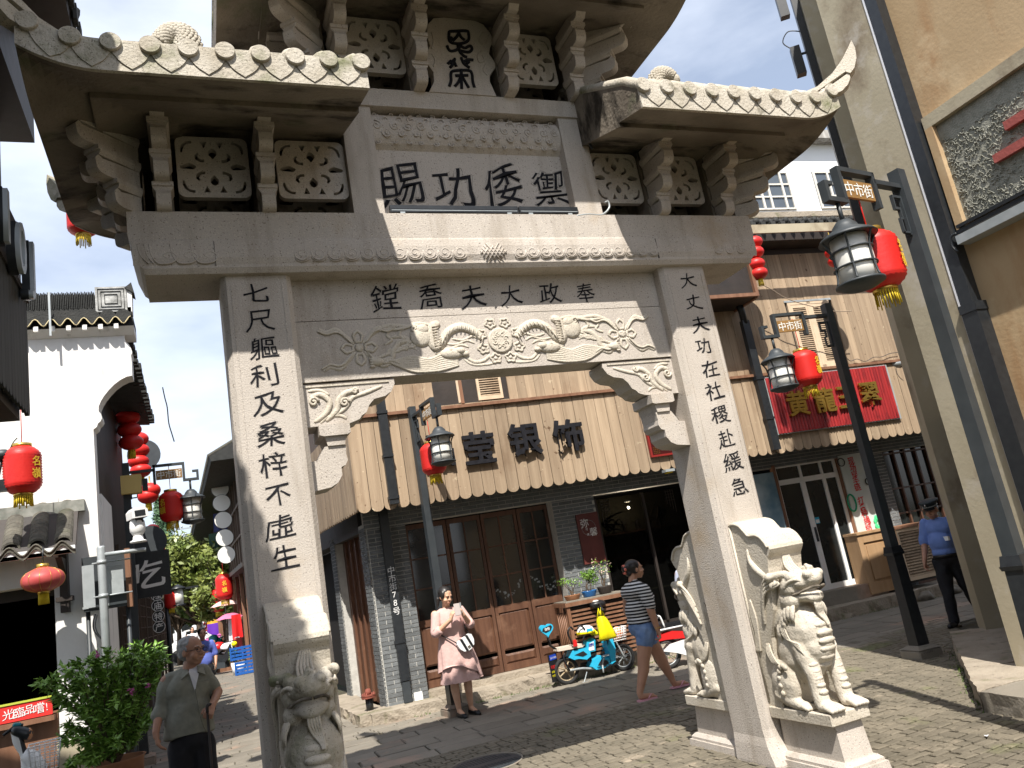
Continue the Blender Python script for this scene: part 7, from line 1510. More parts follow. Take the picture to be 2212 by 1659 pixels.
limb(m, [S_(-.02, .20, 1.20), S_(-.05, .25, .97), S_(.03, .25, .76)], [.058, .045, .028]); hand(m, S_(.03, .25, .76), V3((.2, 0, -1)), V3((-1, -.3, 0)), 1.0, .9, -1)
limb(m, [S_(-.04, -.09, .74), S_(-.14, -.09, .43), S_(-.16, -.09, .34), S_(-.27, -.09, .10)], [.112, .072, .068, .038]); limb(m, [S_(-.27, -.09, .10), S_(-.27, -.10, .055), S_(-.12, -.10, .035)], [.038, .034, .030])
limb(m, [S_(.04, .09, .74), S_(.17, .08, .43), S_(.20, .08, .33), S_(.28, .08, .12)], [.112, .072, .070, .038]); limb(m, [S_(.28, .08, .11), S_(.30, .08, .06), S_(.43, .08, .05)], [.038, .034, .030])
for fx, fy, fz, bx_ in ((-.12, -.10, .033, 1), (.43, .08, .05, 1)):
    for k in range(5): m.cap(S_(fx+.01, fy-.028+k*.014, fz), S_(fx+.045-.004*abs(k-1), fy-.03+k*.015, fz-.006), .010 if k else .013, .009, 8)
sculpt(m, 'body', skin_a, t, vox=.0075, sm=2); face(t, hc, HR, 1.02, lip=(.35, .12, .10))
m = MB(); q = HR.to_quaternion(); m.ell(hc+HR @ V3((0, .030, .040)), (.086, .100, .090), 16, rot=q); m.ell(hc+HR @ V3((0, .115, .025)), (.055, .05, .055), 12, rot=q); m.ell(hc+HR @ V3((0, .09, -.03)), (.06, .04, .04), 12, rot=q); [m.ell(hc+HR @ V3((k*.06, .02, .0)), (.022, .045, .05), 10, rot=q) for k in (-1, 1)]; sculpt(m, 'hair', hair_k, t, vox=.008, sm=2)
m = MB(); [m.ell(hc+HR @ V3((.045*math.cos(a), .135, .02+.045*math.sin(a))), (.018, .012, .02), 8) for a in [k*1.05 for k in range(6)]]; m.build('hair_clip', solid('coral_clip', (.70, .18, .12), .4), t)
m = MB(); m.ell(S_(-.03, 0, 1.20), (.155, .215, .115), 20); m.ell(S_(.05, -.06, 1.10), (.125, .10, .10), 14); m.ell(S_(.05, .06, 1.10), (.125, .10, .10), 14); m.ell(S_(.0, 0, .98), (.185, .185, .19), 20); m.ell(S_(.0, 0, .86), (.19, .19, .07), 18); m.cap(S_(-.02, 0, 1.22), S_(-.015, 0, 1.29), .09, .068)
for k in (-1, 1): m.cap(S_(-.01, k*.19, 1.205), S_(.0, k*.243, 1.03), .082, .070)
sculpt(m, 'striped_shirt', stripe, t, vox=.011, sm=2, noise_amt=.012, noise_s=9)
m = MB(); m.ell(S_(.0, 0, .78), (.185, .19, .13), 20); m.cap(S_(-.03, -.09, .75), S_(-.075, -.09, .63), .125, .108); m.cap(S_(.03, .09, .75), S_(.085, .085, .62), .125, .108)
sculpt(m, 'denim_shorts', denim, t, vox=.011, sm=2, noise_amt=.01, noise_s=16)
m = MB(); m.tube([S_(.035+.033*math.cos(a), -.25+.033*math.sin(a), .765) for a in [2*PI*i/20 for i in range(20)]], .0045, 6, closed=True); m.build('bangle', gold, t)
pkf = solid('pink_rubber', (.66, .34, .42), .6)
for fx, fy, fz in ((-.20, -.10, .005), (.36, .08, .018)):
    m = MB(); P = [(-.12, -.03), (-.08, -.042), (0, -.04), (.08, -.05), (.12, -.035), (.13, 0), (.12, .03), (.08, .045), (0, .036), (-.08, .04), (-.12, .028)]; m.prism([(O.x+fx+a, O.y+fy+b) for a, b in P], fz, fz+.018, 'z'); m.tube(smooth_path([S_(fx+.0, fy-.042, fz+.02), S_(fx+.055, fy-.02, fz+.058), S_(fx+.08, fy, fz+.03), S_(fx+.055, fy+.02, fz+.058), S_(fx, fy+.04, fz+.02)], 4), .007, 6); m.build('flip_flop', pkf, t)
# ---- uniformed man -------------------------------------------------------------
O = Vector((9.13, 2.78, 0)); Rp = RZ(1.05)
def S_(x, y, z): return O+Rp @ Vector((x, y, z))
# facing viewer's left: local +x is forward after using a turned frame
def G(fwd, side, z): return O+Vector((-.92*fwd-.10*side, -.28*fwd+.98*side*-1, z))
t = thing('person', 'uniformed man in pale blue shirt and peaked cap walking beside the ochre house', 'person', O)
FD = Vector((-.92, -.28, 0)).normalized(); SDv = Vector((.28, -.92, 0)).normalized()       # SDv = his left side, towards viewer
def G(f_, s_, z): return O+FD*f_+SDv*s_+Vector((0, 0, z))
HR = Matrix((( -SDv.x, -FD.x, 0), (-SDv.y, -FD.y, 0), (0, 0, 1))); HR = Matrix(((SDv.x, -FD.x, 0), (SDv.y, -FD.y, 0), (0, 0, 1)))
HR = HR @ Matrix.Rotation(.22, 3, 'X'); hc = G(.06, 0, 1.50); m = MB(); head(m, hc, HR, 1.03); m.cap(G(-.01, 0, 1.32), G(.03, 0, 1.43), .054, .052)
m.ell(G(0, 0, 1.22), (.10, .14, .13), 16); m.ell(G(.02, 0, 1.02), (.11, .12, .16), 16)
limb(m, [G(0, .20, 1.32), G(-.03, .225, 1.03), G(.06, .23, .84)], [.055, .042, .028]); hand(m, G(.06, .23, .84), V3((0, 0, -1))+FD*.2, -SDv, 1.0, .6, 1)
limb(m, [G(0, -.20, 1.32), G(.06, -.22, 1.05), G(.18, -.22, .86)], [.055, .042, .028]); hand(m, G(.18, -.22, .86), V3((0, 0, -1))+FD*.3, SDv, 1.0, .6, -1)
sculpt(m, 'body', skin_c, t, vox=.008, sm=2); face(t, hc, HR, 1.03, lip=(.30, .12, .10))
m = MB(); m.ell(hc+HR @ V3((0, .030, .020)), (.082, .094, .070), 14, rot=HR.to_quaternion()); sculpt(m, 'hair', hair_k, t, vox=.01, sm=1)
Mc_ = Matrix.Translation(hc) @ HR.to_4x4(); m = MB(); m.lathe([(.084, .045), (.088, .085), (.118, .115), (.126, .130), (.11, .142), (.02, .150)], (0, .01, 0), 28, Mc_, sy=1.12); m.build('cap', solid('cap_navy', (.02, .03, .035), .7), t); m = MB(); m.add([Mc_ @ V3((.075*math.sin(a)*(1+.25*k), -.085*math.cos(a)-.055*k*math.cos(a*.9)+.01, .050-.022*k)) for k in (0, 1) for a in [(-1.1+2.2*i/10) for i in range(11)]], [(i, i+1, 12+i, 11+i) for i in range(10)], True); m.build('peak', black_p, t); m = MB(); m.ell(Mc_ @ V3((0, -.115, .105)), (.016, .010, .02), 8); m.build('badge', chrome, t)
m = MB(); m.tube([Mc_ @ V3((.0885*math.cos(a), .01+.099*math.sin(a), .066)) for a in [2*PI*i/24 for i in range(24)]], .007, 5, closed=True); m.build('cap_band', steel, t)
m = MB(); m.ell(G(-.01, 0, 1.27), (.14, .20, .14), 20); m.ell(G(.02, 0, 1.08), (.16, .165, .17), 18); m.ell(G(.02, 0, .95), (.15, .155, .10), 16); m.cap(G(0, 0, 1.30), G(.015, 0, 1.375), .08, .063)
for k in (-1, 1): m.cap(G(0, k*.165, 1.335), G(-.02 if k > 0 else .035, k*.222, 1.10), .072, .066)
sculpt(m, 'shirt', blueshirt, t, vox=.012, sm=2, noise_amt=.012, noise_s=10)
m = MB(); m.lathe([(.158, -.02), (.16, .02)], G(.02, 0, .90), 24, sy=.98); m.build('belt', black_p, t); m = MB(); m.box(G(.135, .12, 1.12), (.03, .085, .055)); m.build('name_tag', white_p, t)
m = MB(); m.tube([G(.052+.0*a, .23, .86)+V3((.032*math.cos(a), .032*math.sin(a), 0)) for a in [2*PI*i/16 for i in range(16)]], .007, 6, closed=True); m.build('wrist_watch', chrome, t)
m = MB(); m.ell(G(0, 0, .86), (.155, .165, .12), 16); limb(m, [G(.02, -.08, .82), G(.08, -.08, .46), G(.12, -.08, .09)], [.115, .082, .068]); limb(m, [G(-.03, .08, .82), G(-.14, .08, .46), G(-.34, .08, .12)], [.115, .08, .066]); sculpt(m, 'trousers', trouser_k, t, vox=.013, sm=2, noise_amt=.014, noise_s=9)
for f_, s_ in ((.14, -.08), (-.36, .08)): m = MB(); m.cap(G(f_-.02, s_, .045), G(f_+.15, s_, .035), .042, .036); sculpt(m, 'shoe', black_p, t, vox=.01, sm=2)
# ---- old man in the left foreground ---------------------------------------------
O = Vector((-.16, 1.50, 0)); S_ = lambda x, y, z: O+Vector((x, y, z))
t = thing('person', 'grey-haired old man in open grey-green shirt and black trousers leaning on a cane', 'person', O)
HR = RZ(.80) @ Matrix.Rotation(.02, 3, 'X'); hc = S_(.045, -.06, 1.525); m = MB(); head(m, hc, HR, .98, .95); m.cap(S_(0, .0, 1.36), S_(.03, -.03, 1.45), .050, .046)
m.ell(S_(0, 0, 1.28), (.12, .07, .11), 16); m.ell(S_(0, 0, 1.1), (.11, .08, .14), 14)
limb(m, [S_(-.145, 0, 1.35), S_(-.200, .01, 1.17), S_(-.235, -.09, 1.02)], [.045, .036, .025]); hand(m, S_(-.235, -.09, 1.02), V3((.12, -.05, -1)), V3((1, .2, 0)), 1.0, .45, -1)
limb(m, [S_(.12, 0, 1.35), S_(.200, -.02, 1.20), S_(.155, -.15, 1.125)], [.045, .036, .025]); hand(m, S_(.155, -.15, 1.125), V3((-.3, -.55, -.45)), V3((-.4, .2, -1)), .95, 1.1, -1)
sculpt(m, 'body', skin_c, t, vox=.006, sm=2); face(t, hc, HR, .98, brow=hair_g, glasses=True, lip=(.33, .13, .11))
m = MB(); q = HR.to_quaternion(); m.ell(hc+HR @ V3((0, .034, .040)), (.080, .090, .078), 18, rot=q); m.ell(hc+HR @ V3((0, .055, -.01)), (.070, .062, .055), 14, rot=q); [m.ell(hc+HR @ V3((k*.066, .015, .02)), (.014, .035, .035), 10, rot=q) for k in (-1, 1)]; hr = sculpt(m, 'hair', hair_g, t, vox=.006, sm=2, noise_amt=.006, noise_s=40)
m = MB(); m.ell(S_(0, -.006, 1.26), (.165, .108, .15), 20); m.ell(S_(-.005, -.005, 1.12), (.160, .115, .14), 18)
m.tube([S_(-.005, -.0, 1.25), S_(-.01, .0, 1.10), S_(-.01, 0, 1.00), S_(-.01, 0, .945)], [.15, .16, .168, .172], 22, flat=((0, 1, 0), .70))
m.cap(S_(-.02, .01, 1.36), S_(-.13, .005, 1.355), .06, .052); m.cap(S_(.02, .01, 1.36), S_(.11, .005, 1.355), .06, .052)
m.cap(S_(-.13, .0, 1.36), S_(-.195, .01, 1.18), .058, .052); m.cap(S_(-.195, .01, 1.18), S_(-.212, -.015, 1.13), .052, .052); m.cap(S_(.11, .0, 1.36), S_(.185, -.012, 1.22), .056, .050)
sh = sculpt(m, 'shirt', greyshirt, t, vox=.008, sm=2, noise_amt=.022, noise_s=8)
m = MB(); m.add([S_(.012, -.104, 1.385), S_(.085, -.10, 1.375), S_(.060, -.125, 1.30), S_(.045, -.128, 1.24)], [(0, 3, 2, 1)]); m.add([S_(.012, -.098, 1.385), S_(.088, -.094, 1.375), S_(.062, -.03, 1.42), S_(.02, -.03, 1.42)], [(0, 1, 2, 3)]); m.build('vest', whitecloth, sh)
for k in (-1, 1): m = MB(); a = S_(.04+k*.025, -.045, 1.415); m.add([a+V3((k*.008, .04, .0)), a+V3((k*.045, .0, -.02)), a+V3((k*.055, -.055, -.075)), a+V3((k*.006, -.070, -.045)), a+V3((k*.008, .04, .012)), a+V3((k*.05, .0, -.008)), a+V3((k*.06, -.062, -.07)), a+V3((k*.006, -.078, -.035))], [(0, 1, 2, 3), (7, 6, 5, 4), (0, 3, 7, 4), (2, 1, 5, 6), (3, 2, 6, 7)]); m.build('collar', greyshirt, sh)
m = MB(); m.tube(smooth_path([S_(.047, -.130, 1.26), S_(.06, -.128, 1.15), S_(.075, -.122, 1.03), S_(.10, -.112, .955)], 5), .0045, 5); m.build('placket', greyshirt, sh); MB().box(S_(.105, -.118, 1.305), (.07, .008, .012)).build('pocket_flap', greyshirt, sh)
m = MB(); m.ell(S_(0, 0, .90), (.145, .10, .12), 16); limb(m, [S_(-.075, 0, .86), S_(-.09, 0, .47), S_(-.10, .02, .09)], [.095, .072, .060]); limb(m, [S_(.075, 0, .86), S_(.085, -.02, .47), S_(.085, -.04, .09)], [.095, .072, .060]); sculpt(m, 'trousers', trouser_k, t, vox=.011, sm=2, noise_amt=.02, noise_s=7)
for x, y in ((-.10, -.01), (.085, -.07)): m = MB(); m.cap(S_(x, y+.05, .045), S_(x*1.1, y-.12, .035), .042, .036); sculpt(m, 'shoe', black_p, t, vox=.01, sm=2)
cn_ = thing('walking_cane', 'thin dark walking cane under the old man\'s left hand', 'cane', S_(.115, -.2, 0)); m = MB(); m.tube([S_(.118, -.215, .0), S_(.118, -.21, 1.10)], .009, 8); m.tube(smooth_path([S_(.118, -.21, 1.09), S_(.118, -.21, 1.125), S_(.13, -.19, 1.14), S_(.15, -.15, 1.13)], 4), .011, 8); m.build('stick', wood_k, cn_)
# ---- person in pale striped shirt behind the beast, pedestrian down the lane -----
def simple_person(O, lb, top, bot, fd=0, hair=hair_k, h=1.6):
    t = thing('person', lb, 'person', O); k = h/1.65; Rz = RZ(fd); P = lambda x, y, z: O+Rz @ V3((x*k, y*k, z*k)); hc = P(0, 0, 1.54); m = MB(); head(m, hc, Rz, k); m.cap(P(0, 0, 1.36), P(0, 0, 1.46), .05, .048)
    for s in (-1, 1): limb(m, [P(s*.2, 0, 1.33), P(s*.24, 0, 1.08), P(s*.2, -.12, .9)], [.05, .04, .026]); hand(m, P(s*.2, -.12, .9), V3((0, -.3, -1)), V3((-s, 0, 0)), 1, .6, -s)
    m.ell(P(0, 0, 1.2), (.15, .1, .18), 12); sculpt(m, 'body', skin_a, t, vox=.012, sm=2); face(t, hc, Rz, k)
    m = MB(); m.ell(hc+Rz @ V3((0, .03, .04)), (.085, .1, .09), 12); sculpt(m, 'hair', hair, t, vox=.012, sm=1)
    m = MB(); m.ell(P(0, 0, 1.26), (.19, .12, .15), 16); m.ell(P(0, 0, 1.02), (.17, .125, .2), 16); [m.cap(P(s*.17, 0, 1.33), P(s*.235, 0, 1.1), .07, .062) for s in (-1, 1)]; sculpt(m, 'shirt', top, t, vox=.015, sm=2, noise_amt=.012)
    m = MB(); m.ell(P(0, 0, .88), (.16, .12, .12), 14); [limb(m, [P(s*.08, 0, .84), P(s*.09, 0, .45), P(s*.09, 0, .08)], [.11, .08, .07]) for s in (-1, 1)]; sculpt(m, 'trousers', bot, t, vox=.016, sm=2)
    for s in (-1, 1): m = MB(); m.cap(P(s*.09, .02, .045), P(s*.09, -.14, .035), .042, .036); m.build('shoe', black_p, t)
simple_person(Vector((6.62, 5.05, 0)), 'person in a pale striped shirt mostly hidden behind the rear stone beast', mat('pale_striped_shirt', (.52, .54, .62), (.36, .40, .55), 30, .9, stretch=(6, 6, .1)), trouser_k, 2.2, h=1.5)
simple_person(Vector((-.10, 12.8, 0)), 'pedestrian in a blue top far down the lane behind the old man', solid('royal_blue_top', (.10, .14, .45), .8), trouser_k, .2)
simple_person(Vector((-.55, 30, 0)), 'distant pedestrian in white near the parked car', whitecloth, denim, .3)
# ================================================================ SCOOTERS, PLANTS AND SMALL THINGS
def wheel(t, c, r, ax, w_=.045, spokes=10, tm=rubber, rim_m=None, tyre_r=.028):
    """wheel centre c, axle direction ax (unit, horizontal)"""
    ax = Vector(ax).normalized(); u_ = Vector((-ax.y, ax.x, 0)).normalized(); z = V3((0, 0, 1)); P = lambda rr_, a, o=0: Vector(c)+u_*rr_*math.cos(a)+z*rr_*math.sin(a)+ax*o
    m = MB(); m.tube([P(r-tyre_r, 2*PI*i/30) for i in range(30)], tyre_r, 10, closed=True); w = m.build('wheel', tm, t)
    m = MB(); m.tube([P(r-tyre_r*2.1, 2*PI*i/30) for i in range(30)], .010, 6, closed=True)
    for i in range(spokes): a = 2*PI*i/spokes; m.tube([P(.02, a, .012*(-1)**i), P(r-tyre_r*2.1, a+.12*(-1)**i)], .0045 if spokes > 8 else .011, 4)
    m.tube([P(0, 0, -.035), P(0, 0, .035)], .028, 10); m.build('rim', rim_m or steel, w); return w
def basket(t, c, fx, w_, d_, h, m_, fill=None):
    """wire basket, c centre bottom, fx forward dir"""
    fx = Vector(fx).normalized(); sx = Vector((-fx.y, fx.x, 0)); P = lambda a, b, z: Vector(c)+fx*a+sx*b+V3((0, 0, z)); m = MB()
    for k in range(6):
        q = k/5; e = .82+.18*q; m.tube([P(-d_/2*e, -w_/2*e, h*q), P(d_/2*e, -w_/2*e, h*q), P(d_/2*e, w_/2*e, h*q), P(-d_/2*e, w_/2*e, h*q)], .004 if k < 5 else .006, 4, closed=True, sm=False)
    for i in range(7):
        a = (i/6-.5)*d_; b = (i/6-.5)*w_
        for s in (-1, 1): m.tube([P(a*.82, s*w_/2*.82, 0), P(a, s*w_/2, h)], .0035, 4); m.tube([P(s*d_/2*.82, b*.82, 0), P(s*d_/2, b, h)], .0035, 4)
        m.tube([P(a*.82, -w_/2*.82, 0), P(a*.82, w_/2*.82, 0)], .0035, 4)
    m.build('basket', m_, t)
# ---- blue electric bicycle -------------------------------------------------------
a = PZ('X', 395, 1285, 0); b = PZ('X', 955, 1148, 0); fx = (b-a); WBs = fx.length; fx.normalize(); sx = Vector((fx.y, -fx.x, 0))      # sx towards viewer
sc_ = WBs/1.03; t = thing('electric_bicycle', 'sky-blue electric bicycle with yellow bag and wire basket parked by the slatted counter', 'scooter', (a+b)/2)
P = lambda f_, s_, z: a+fx*f_*sc_+sx*s_+V3((0, 0, z*sc_*(1.0 if z < .3 else 1+.22*(z-.3))))
R_ = .215*sc_; wheel(t, P(0, 0, .215), R_, sx, spokes=5, rim_m=mat('muddy_alloy', (.42, .35, .24), (.30, .22, .13), 14, .6)); wheel(t, P(1.03, 0, .215), R_, sx, spokes=14)
m = MB(); m.bx(0, 0, 0, 0, 0, 0) if 0 else None
lo = lambda m, pts, rs, nm, mm: (m.tube(smooth_path([P(*q) for q in pts], 4), rs, 8), m.build(nm, mm, t))
lo(MB(), [(.02, .06, .215), (.25, .05, .20), (.45, .04, .16), (.80, .04, .16)], .016, 'frame_tube', steel); lo(MB(), [(.02, -.06, .215), (.25, -.05, .20), (.45, -.04, .16), (.80, -.04, .16)], .016, 'frame_tube', steel); lo(MB(), [(.02, .07, .22), (-.04, .07, .42), (.10, .05, .52), (.38, .03, .50), (.45, .03, .20)], .014, 'frame_tube', black_p)
m = MB(); m.prism([(0, 0), (.30, 0), (.34, .03), (-.02, .03)], -.11, .11, 'y', Matrix.Translation(P(.50, 0, .145)) @ Matrix(((fx.x, sx.x, 0, 0), (fx.y, sx.y, 0, 0), (0, 0, 1, 0), (0, 0, 0, 1)))); m.build('footboard', black_p, t)
MF2 = Matrix(((fx.x, sx.x, 0, a.x), (fx.y, sx.y, 0, a.y), (0, 0, 1, 0), (0, 0, 0, 1))) @ Matrix.Diagonal((sc_, 1, sc_, 1))
m = MB(); m.prism([(.06, .40), (.12, .50), (.36, .50), (.42, .44), (.42, .36), (.34, .32), (.20, .36), (.12, .36)], -.09, .095, 'y', MF2); m.build('side_fairing', blue_p, t)
m = MB(); m.prism([(.40, .20), (.46, .30), (.58, .34), (.72, .26), (.74, .18), (.62, .14), (.46, .14)], -.095, .11, 'y', MF2); m.build('motor_cover', blue_p, t)
m = MB(); m.prism([(.50, .20), (.58, .28), (.68, .24), (.70, .19), (.60, .17)], .108, .115, 'y', MF2); m.prism([(.14, .43), (.30, .46), (.36, .40), (.28, .38)], .094, .10, 'y', MF2); m.build('decal', metal_k, t)
m = MB(); m.prism([(.36, .42), (.40, .58), (.52, .62), (.55, .58), (.52, .42)], -.06, .085, 'y', MF2); m.build('battery_box', blue_p, t); MB().prism([(.40, .44), (.43, .55), (.515, .57), (.50, .44)], .085, .092, 'y', MF2).build('badge', white_p, t)
RS = Matrix(((fx.x, -sx.x, 0), (fx.y, -sx.y, 0), (0, 0, 1)))
for i, ch in enumerate('台铃'): char(ch, P(.435+i*.045, .096, .505), .055, solid('navy_ink', (.02, .04, .30), .5) if 'navy_ink' not in MATS else MATS['navy_ink'], t, RS, bold=.02, ext=.003)
m = MB(); m.ell(P(.82, 0, .52), (.001, .001, .001), 4) if 0 else None
m.prism([(.74, .17), (.74, .34), (.72, .50), (.74, .62), (.80, .66), (.84, .60), (.86, .40), (.82, .20)], -.10, .12, 'y', MF2); m.build('leg_shield', blue_p, t)
m = MB(); m.prism([(.735, .46), (.725, .54), (.745, .62), (.80, .62)], -.085, .125, 'y', MF2); m.build('shield_inset', metal_k, t)
lo(MB(), [(.86, 0, .22), (.83, 0, .45), (.79, 0, .70), (.74, 0, .93)], .024, 'steering_stem', black_p)
for s in (-1, 1): lo(MB(), [(1.03, s*.05, .215), (.95, s*.05, .42), (.86, s*.03, .60)], .014, 'fork', steel)
m = MB(); m.tube(smooth_path([P(.64, .30, .93), P(.70, .18, .98), P(.74, 0, .95), P(.70, -.18, .98), P(.64, -.30, .93)], 4), .014, 8); m.build('handlebar', black_p, t)
for s in (-1, 1): m = MB(); m.cap(P(.645, s*.30, .932), P(.62, s*.38, .915), .02, .02); m.build('grip', rubber, t); m = MB(); m.tube([P(.68, s*.22, .975), P(.60, s*.25, 1.12)], .006, 5) if 0 else None
m = MB(); m.ell(P(.76, 0, .97), (.13, .085, .06), 14, rot=Matrix.Rotation(math.atan2(fx.y, fx.x), 3, 'Z').to_quaternion()); m.build('dashboard', black_p, t); m = MB(); m.ell(P(.72, .02, 1.01), (.05, .04, .015), 10); m.build('dial', lampglass, t)
m = MB(); m.prism([(-.12, .535), (.30, .52), (.34, .545), (.30, .575), (-.10, .585)], -.09, .10, 'y', MF2); m.build('seat', mat('cream_vinyl', (.62, .55, .46), rough=.5), t)
for s in (.03, -.03): m = MB(); m.tube([P(-.12, s, .54), P(-.20, s, .60), P(-.22, s, .74)], .010, 6); m.build('backrest_bar', black_p, t)
hp = [];  M3 = Matrix.Translation(P(-.23, .02, .80)) @ RS.to_4x4()
for i in range(30): q_ = 2*PI*i/30; hp.append((.0062*16*math.sin(q_)**3, .0062*(13*math.cos(q_)-5*math.cos(2*q_)-2*math.cos(3*q_)-math.cos(4*q_))))
m = MB(); m.prism(hp, -.035, .035, 'y', M3); m.build('heart_backrest', blue_p, t); MB().prism([(-.08, -.005), (-.06, .03), (.06, .055), (.08, .03), (.05, -.015), (-.03, -.035)], -.040, -.030, 'y', M3).build('backrest_inset', metal_k, t)
for i, ch in enumerate('台铃'): char(ch, M3 @ V3((-.022+i*.042, -.043, .012)), .045, white_p, t, RS, bold=.02, ext=.003)
m = MB(); m.tube(smooth_path([P(.12, .12, .56), P(.08, .13, .72), P(.14, .12, .78), P(.18, .12, .74)], 3), .013, 6); m.tube(smooth_path([P(.30, .12, .56), P(.38, .13, .70), P(.32, .12, .77), P(.26, .12, .74)], 3), .013, 6); m.build('child_handrail', black_p, t)
m = MB(); m.prism([(.13, .56), (.20, .56), (.19, .66), (.14, .66)], .12, .14, 'y', MF2); m.build('red_clip', red_c, t)
Mg = Matrix.Translation(P(-.20, .0, .24)) @ RS.to_4x4() @ Matrix.Rotation(.5, 4, 'Z'); m = MB(); m.prism([(-.085, -.13), (.085, -.13), (.095, .24), (-.095, .24)], -.008, .008, 'y', Mg); m.build('mudguard_flap', black_p, t); m = MB(); m.prism([(-.075, .16), (.075, .16), (.075, .23), (-.075, .23)], -.012, -.009, 'y', Mg); m.build('number_plate', solid('plate_blue', (.02, .06, .45), .4), t)
Rg = Mg.to_3x3()
for i, ch in enumerate('281938A'): char(ch, Mg @ V3((-.06+i*.02, -.015, .19)), .035, white_p, t, Rg, bold=0, ext=.003)
for i, ch in enumerate('环意车行'): char(ch, Mg @ V3((-.06+i*.04, -.012, .07)), .048, red_c, t, Rg, bold=.01, ext=.003, warp=.5)
for r_i in (0, 1):
    for i, ch in enumerate('修理电动车'): char(ch, Mg @ V3((-.064+i*.032, -.012, .005-r_i*.05)), .032, yellow_b, t, Rg, bold=0, ext=.003)
basket(t, P(.98, 0, .48), fx, .26, .24, .20*sc_, white_p)
m = MB(); m.ell(P(.97, .0, .56), (.10, .10, .09), 12); m.ell(P(1.0, .04, .60), (.06, .06, .06), 10); sculpt(m, 'basket_contents', mat('orange_wrapping', (.80, .22, .04), (.75, .65, .55), 14, .5), t, vox=.015, sm=1, noise_amt=.03, noise_s=18)
m = MB(); m.tube([P(.30, .09, .14), P(.20, .14, .01), P(.10, .16, .0), P(.28, .13, .01)], .008, 5); m.build('kickstand', steel, t); m = MB(); m.tube([P(.58, .10, .19), P(.62, .14, .30)], .012, 6); m.box(P(.63, .17, .33), (.10, .05, .02)); m.tube([P(.58, .11, .19), P(.56, .14, .08)], .012, 6); m.build('pedal_crank', steel, t)
bg_ = thing('yellow_bag', 'bright yellow plastic carrier bag hanging from the blue bicycle handlebar', 'bag', P(.62, .30, .7)); Mb = Matrix.Translation(P(.60, .32, .93)) @ RS.to_4x4(); m = MB(); rg = random.Random(3); N = 12; V_ = []
for k, (z, w1, w2) in enumerate(((-.10, .055, .03), (-.16, .08, .05), (-.24, .10, .06), (-.32, .12, .06), (-.40, .14, .045), (-.43, .13, .02))):
    for j in range(N): q_ = 2*PI*j/N; f = 1+.18*math.sin(3*q_+k*.6); V_.append(Mb @ V3((w1*f*math.cos(q_)+.02*k*.4, w2*f*math.sin(q_), z)))
m.add(V_, [(i*N+j, i*N+(j+1) % N, (i+1)*N+(j+1) % N, (i+1)*N+j) for i in range(5) for j in range(N)]+[tuple(5*N+j for j in range(N))], True); m.tube([Mb @ V3((-.05, 0, -.11)), Mb @ V3((-.02, 0, .01)), Mb @ V3((.0, 0, -.12))], [.018, .010, .018], 6, flat=((0, 1, 0), .4)); m.tube([Mb @ V3((.0, 0, -.12)), Mb @ V3((.02, 0, .01)), Mb @ V3((.05, 0, -.11))], [.018, .010, .018], 6, flat=((0, 1, 0), .4)); m.build('bag_body', yellow_b, bg_)
hm = thing('helmet', 'white and yellow half helmet resting on the blue bicycle', 'helmet', P(.44, .05, .64)); m = MB(); m.lathe([(.135, 0), (.13, .03), (.105, .075), (.06, .10), (.001, .108)], P(.44, .03, .66), 22); m.build('shell', white_p, hm); m = MB(); m.lathe([(.137, 0), (.134, .02), (.136, .035)], P(.44, .03, .655), 22); m.cap(P(.55, .05, .655), P(.60, .06, .63), .05, .03); m.build('yellow_rim', yellow_b, hm)
m = MB(); m.prism([(-.05, -.02), (.05, -.02), (.04, .02), (-.04, .02)], -.135, -.125, 'y', Matrix.Translation(P(.44, .03, .70)) @ RS.to_4x4()); m.build('decal', blue_p, hm)
# ---- white and red scooter behind the woman --------------------------------------
a = PZ('X', 1455, 1138, 0); fx = Vector((.35, .94, 0)).normalized(); fx = Vector((.90, -.10, 0)).normalized(); sx = Vector((fx.y, -fx.x, 0)); a = a+V3((.0, .15, 0))
t = thing('electric_scooter', 'white and red electric scooter half hidden behind the rear stone beast', 'scooter', a+fx*.5); P = lambda f_, s_, z: a+fx*f_+sx*s_+V3((0, 0, z)); MF2 = Matrix(((fx.x, sx.x, 0, a.x), (fx.y, sx.y, 0, a.y), (0, 0, 1, 0), (0, 0, 0, 1)))
wheel(t, P(0, 0, .215), .215, sx, spokes=12); wheel(t, P(1.02, 0, .215), .215, sx, spokes=12)
m = MB(); m.prism([(-.12, .40), (-.14, .47), (.10, .50), (.30, .46), (.34, .36), (.20, .38), (.0, .40)], -.08, .09, 'y', MF2); m.build('tail_fairing', red_c, t); m = MB(); m.prism([(-.05, .25), (.05, .33), (.3, .36), (.36, .2), (.8, .14), (.8, .10), (.3, .12), (.12, .2)], -.07, .075, 'y', MF2); m.build('frame_cover', white_p, t)
m = MB(); m.tube(smooth_path([P(-.16, .10, .54), P(-.10, .10, .70), P(-.04, .10, .72), P(.0, .10, .56)], 3), .013, 6); m.tube([P(-.16, .10, .54), P(.32, .10, .54)], .012, 6); m.tube([P(-.16, -.10, .54), P(.32, -.10, .54)], .012, 6); m.build('rear_rack', white_p, t)
m = MB(); m.prism([(-.05, .54), (.36, .54), (.36, .60), (-.03, .60)], -.1, .1, 'y', MF2); m.build('seat', black_p, t); m = MB(); m.ell(P(-.22, .02, .80), (.10, .05, .10), 14); m.build('backrest', black_p, t); m = MB(); m.tube([P(-.22, .0, .72), P(-.18, .0, .56)], .014, 6); m.ell(P(-.26, -.01, .80), (.09, .045, .10), 12); m.build('backrest_shell', red_c, t)
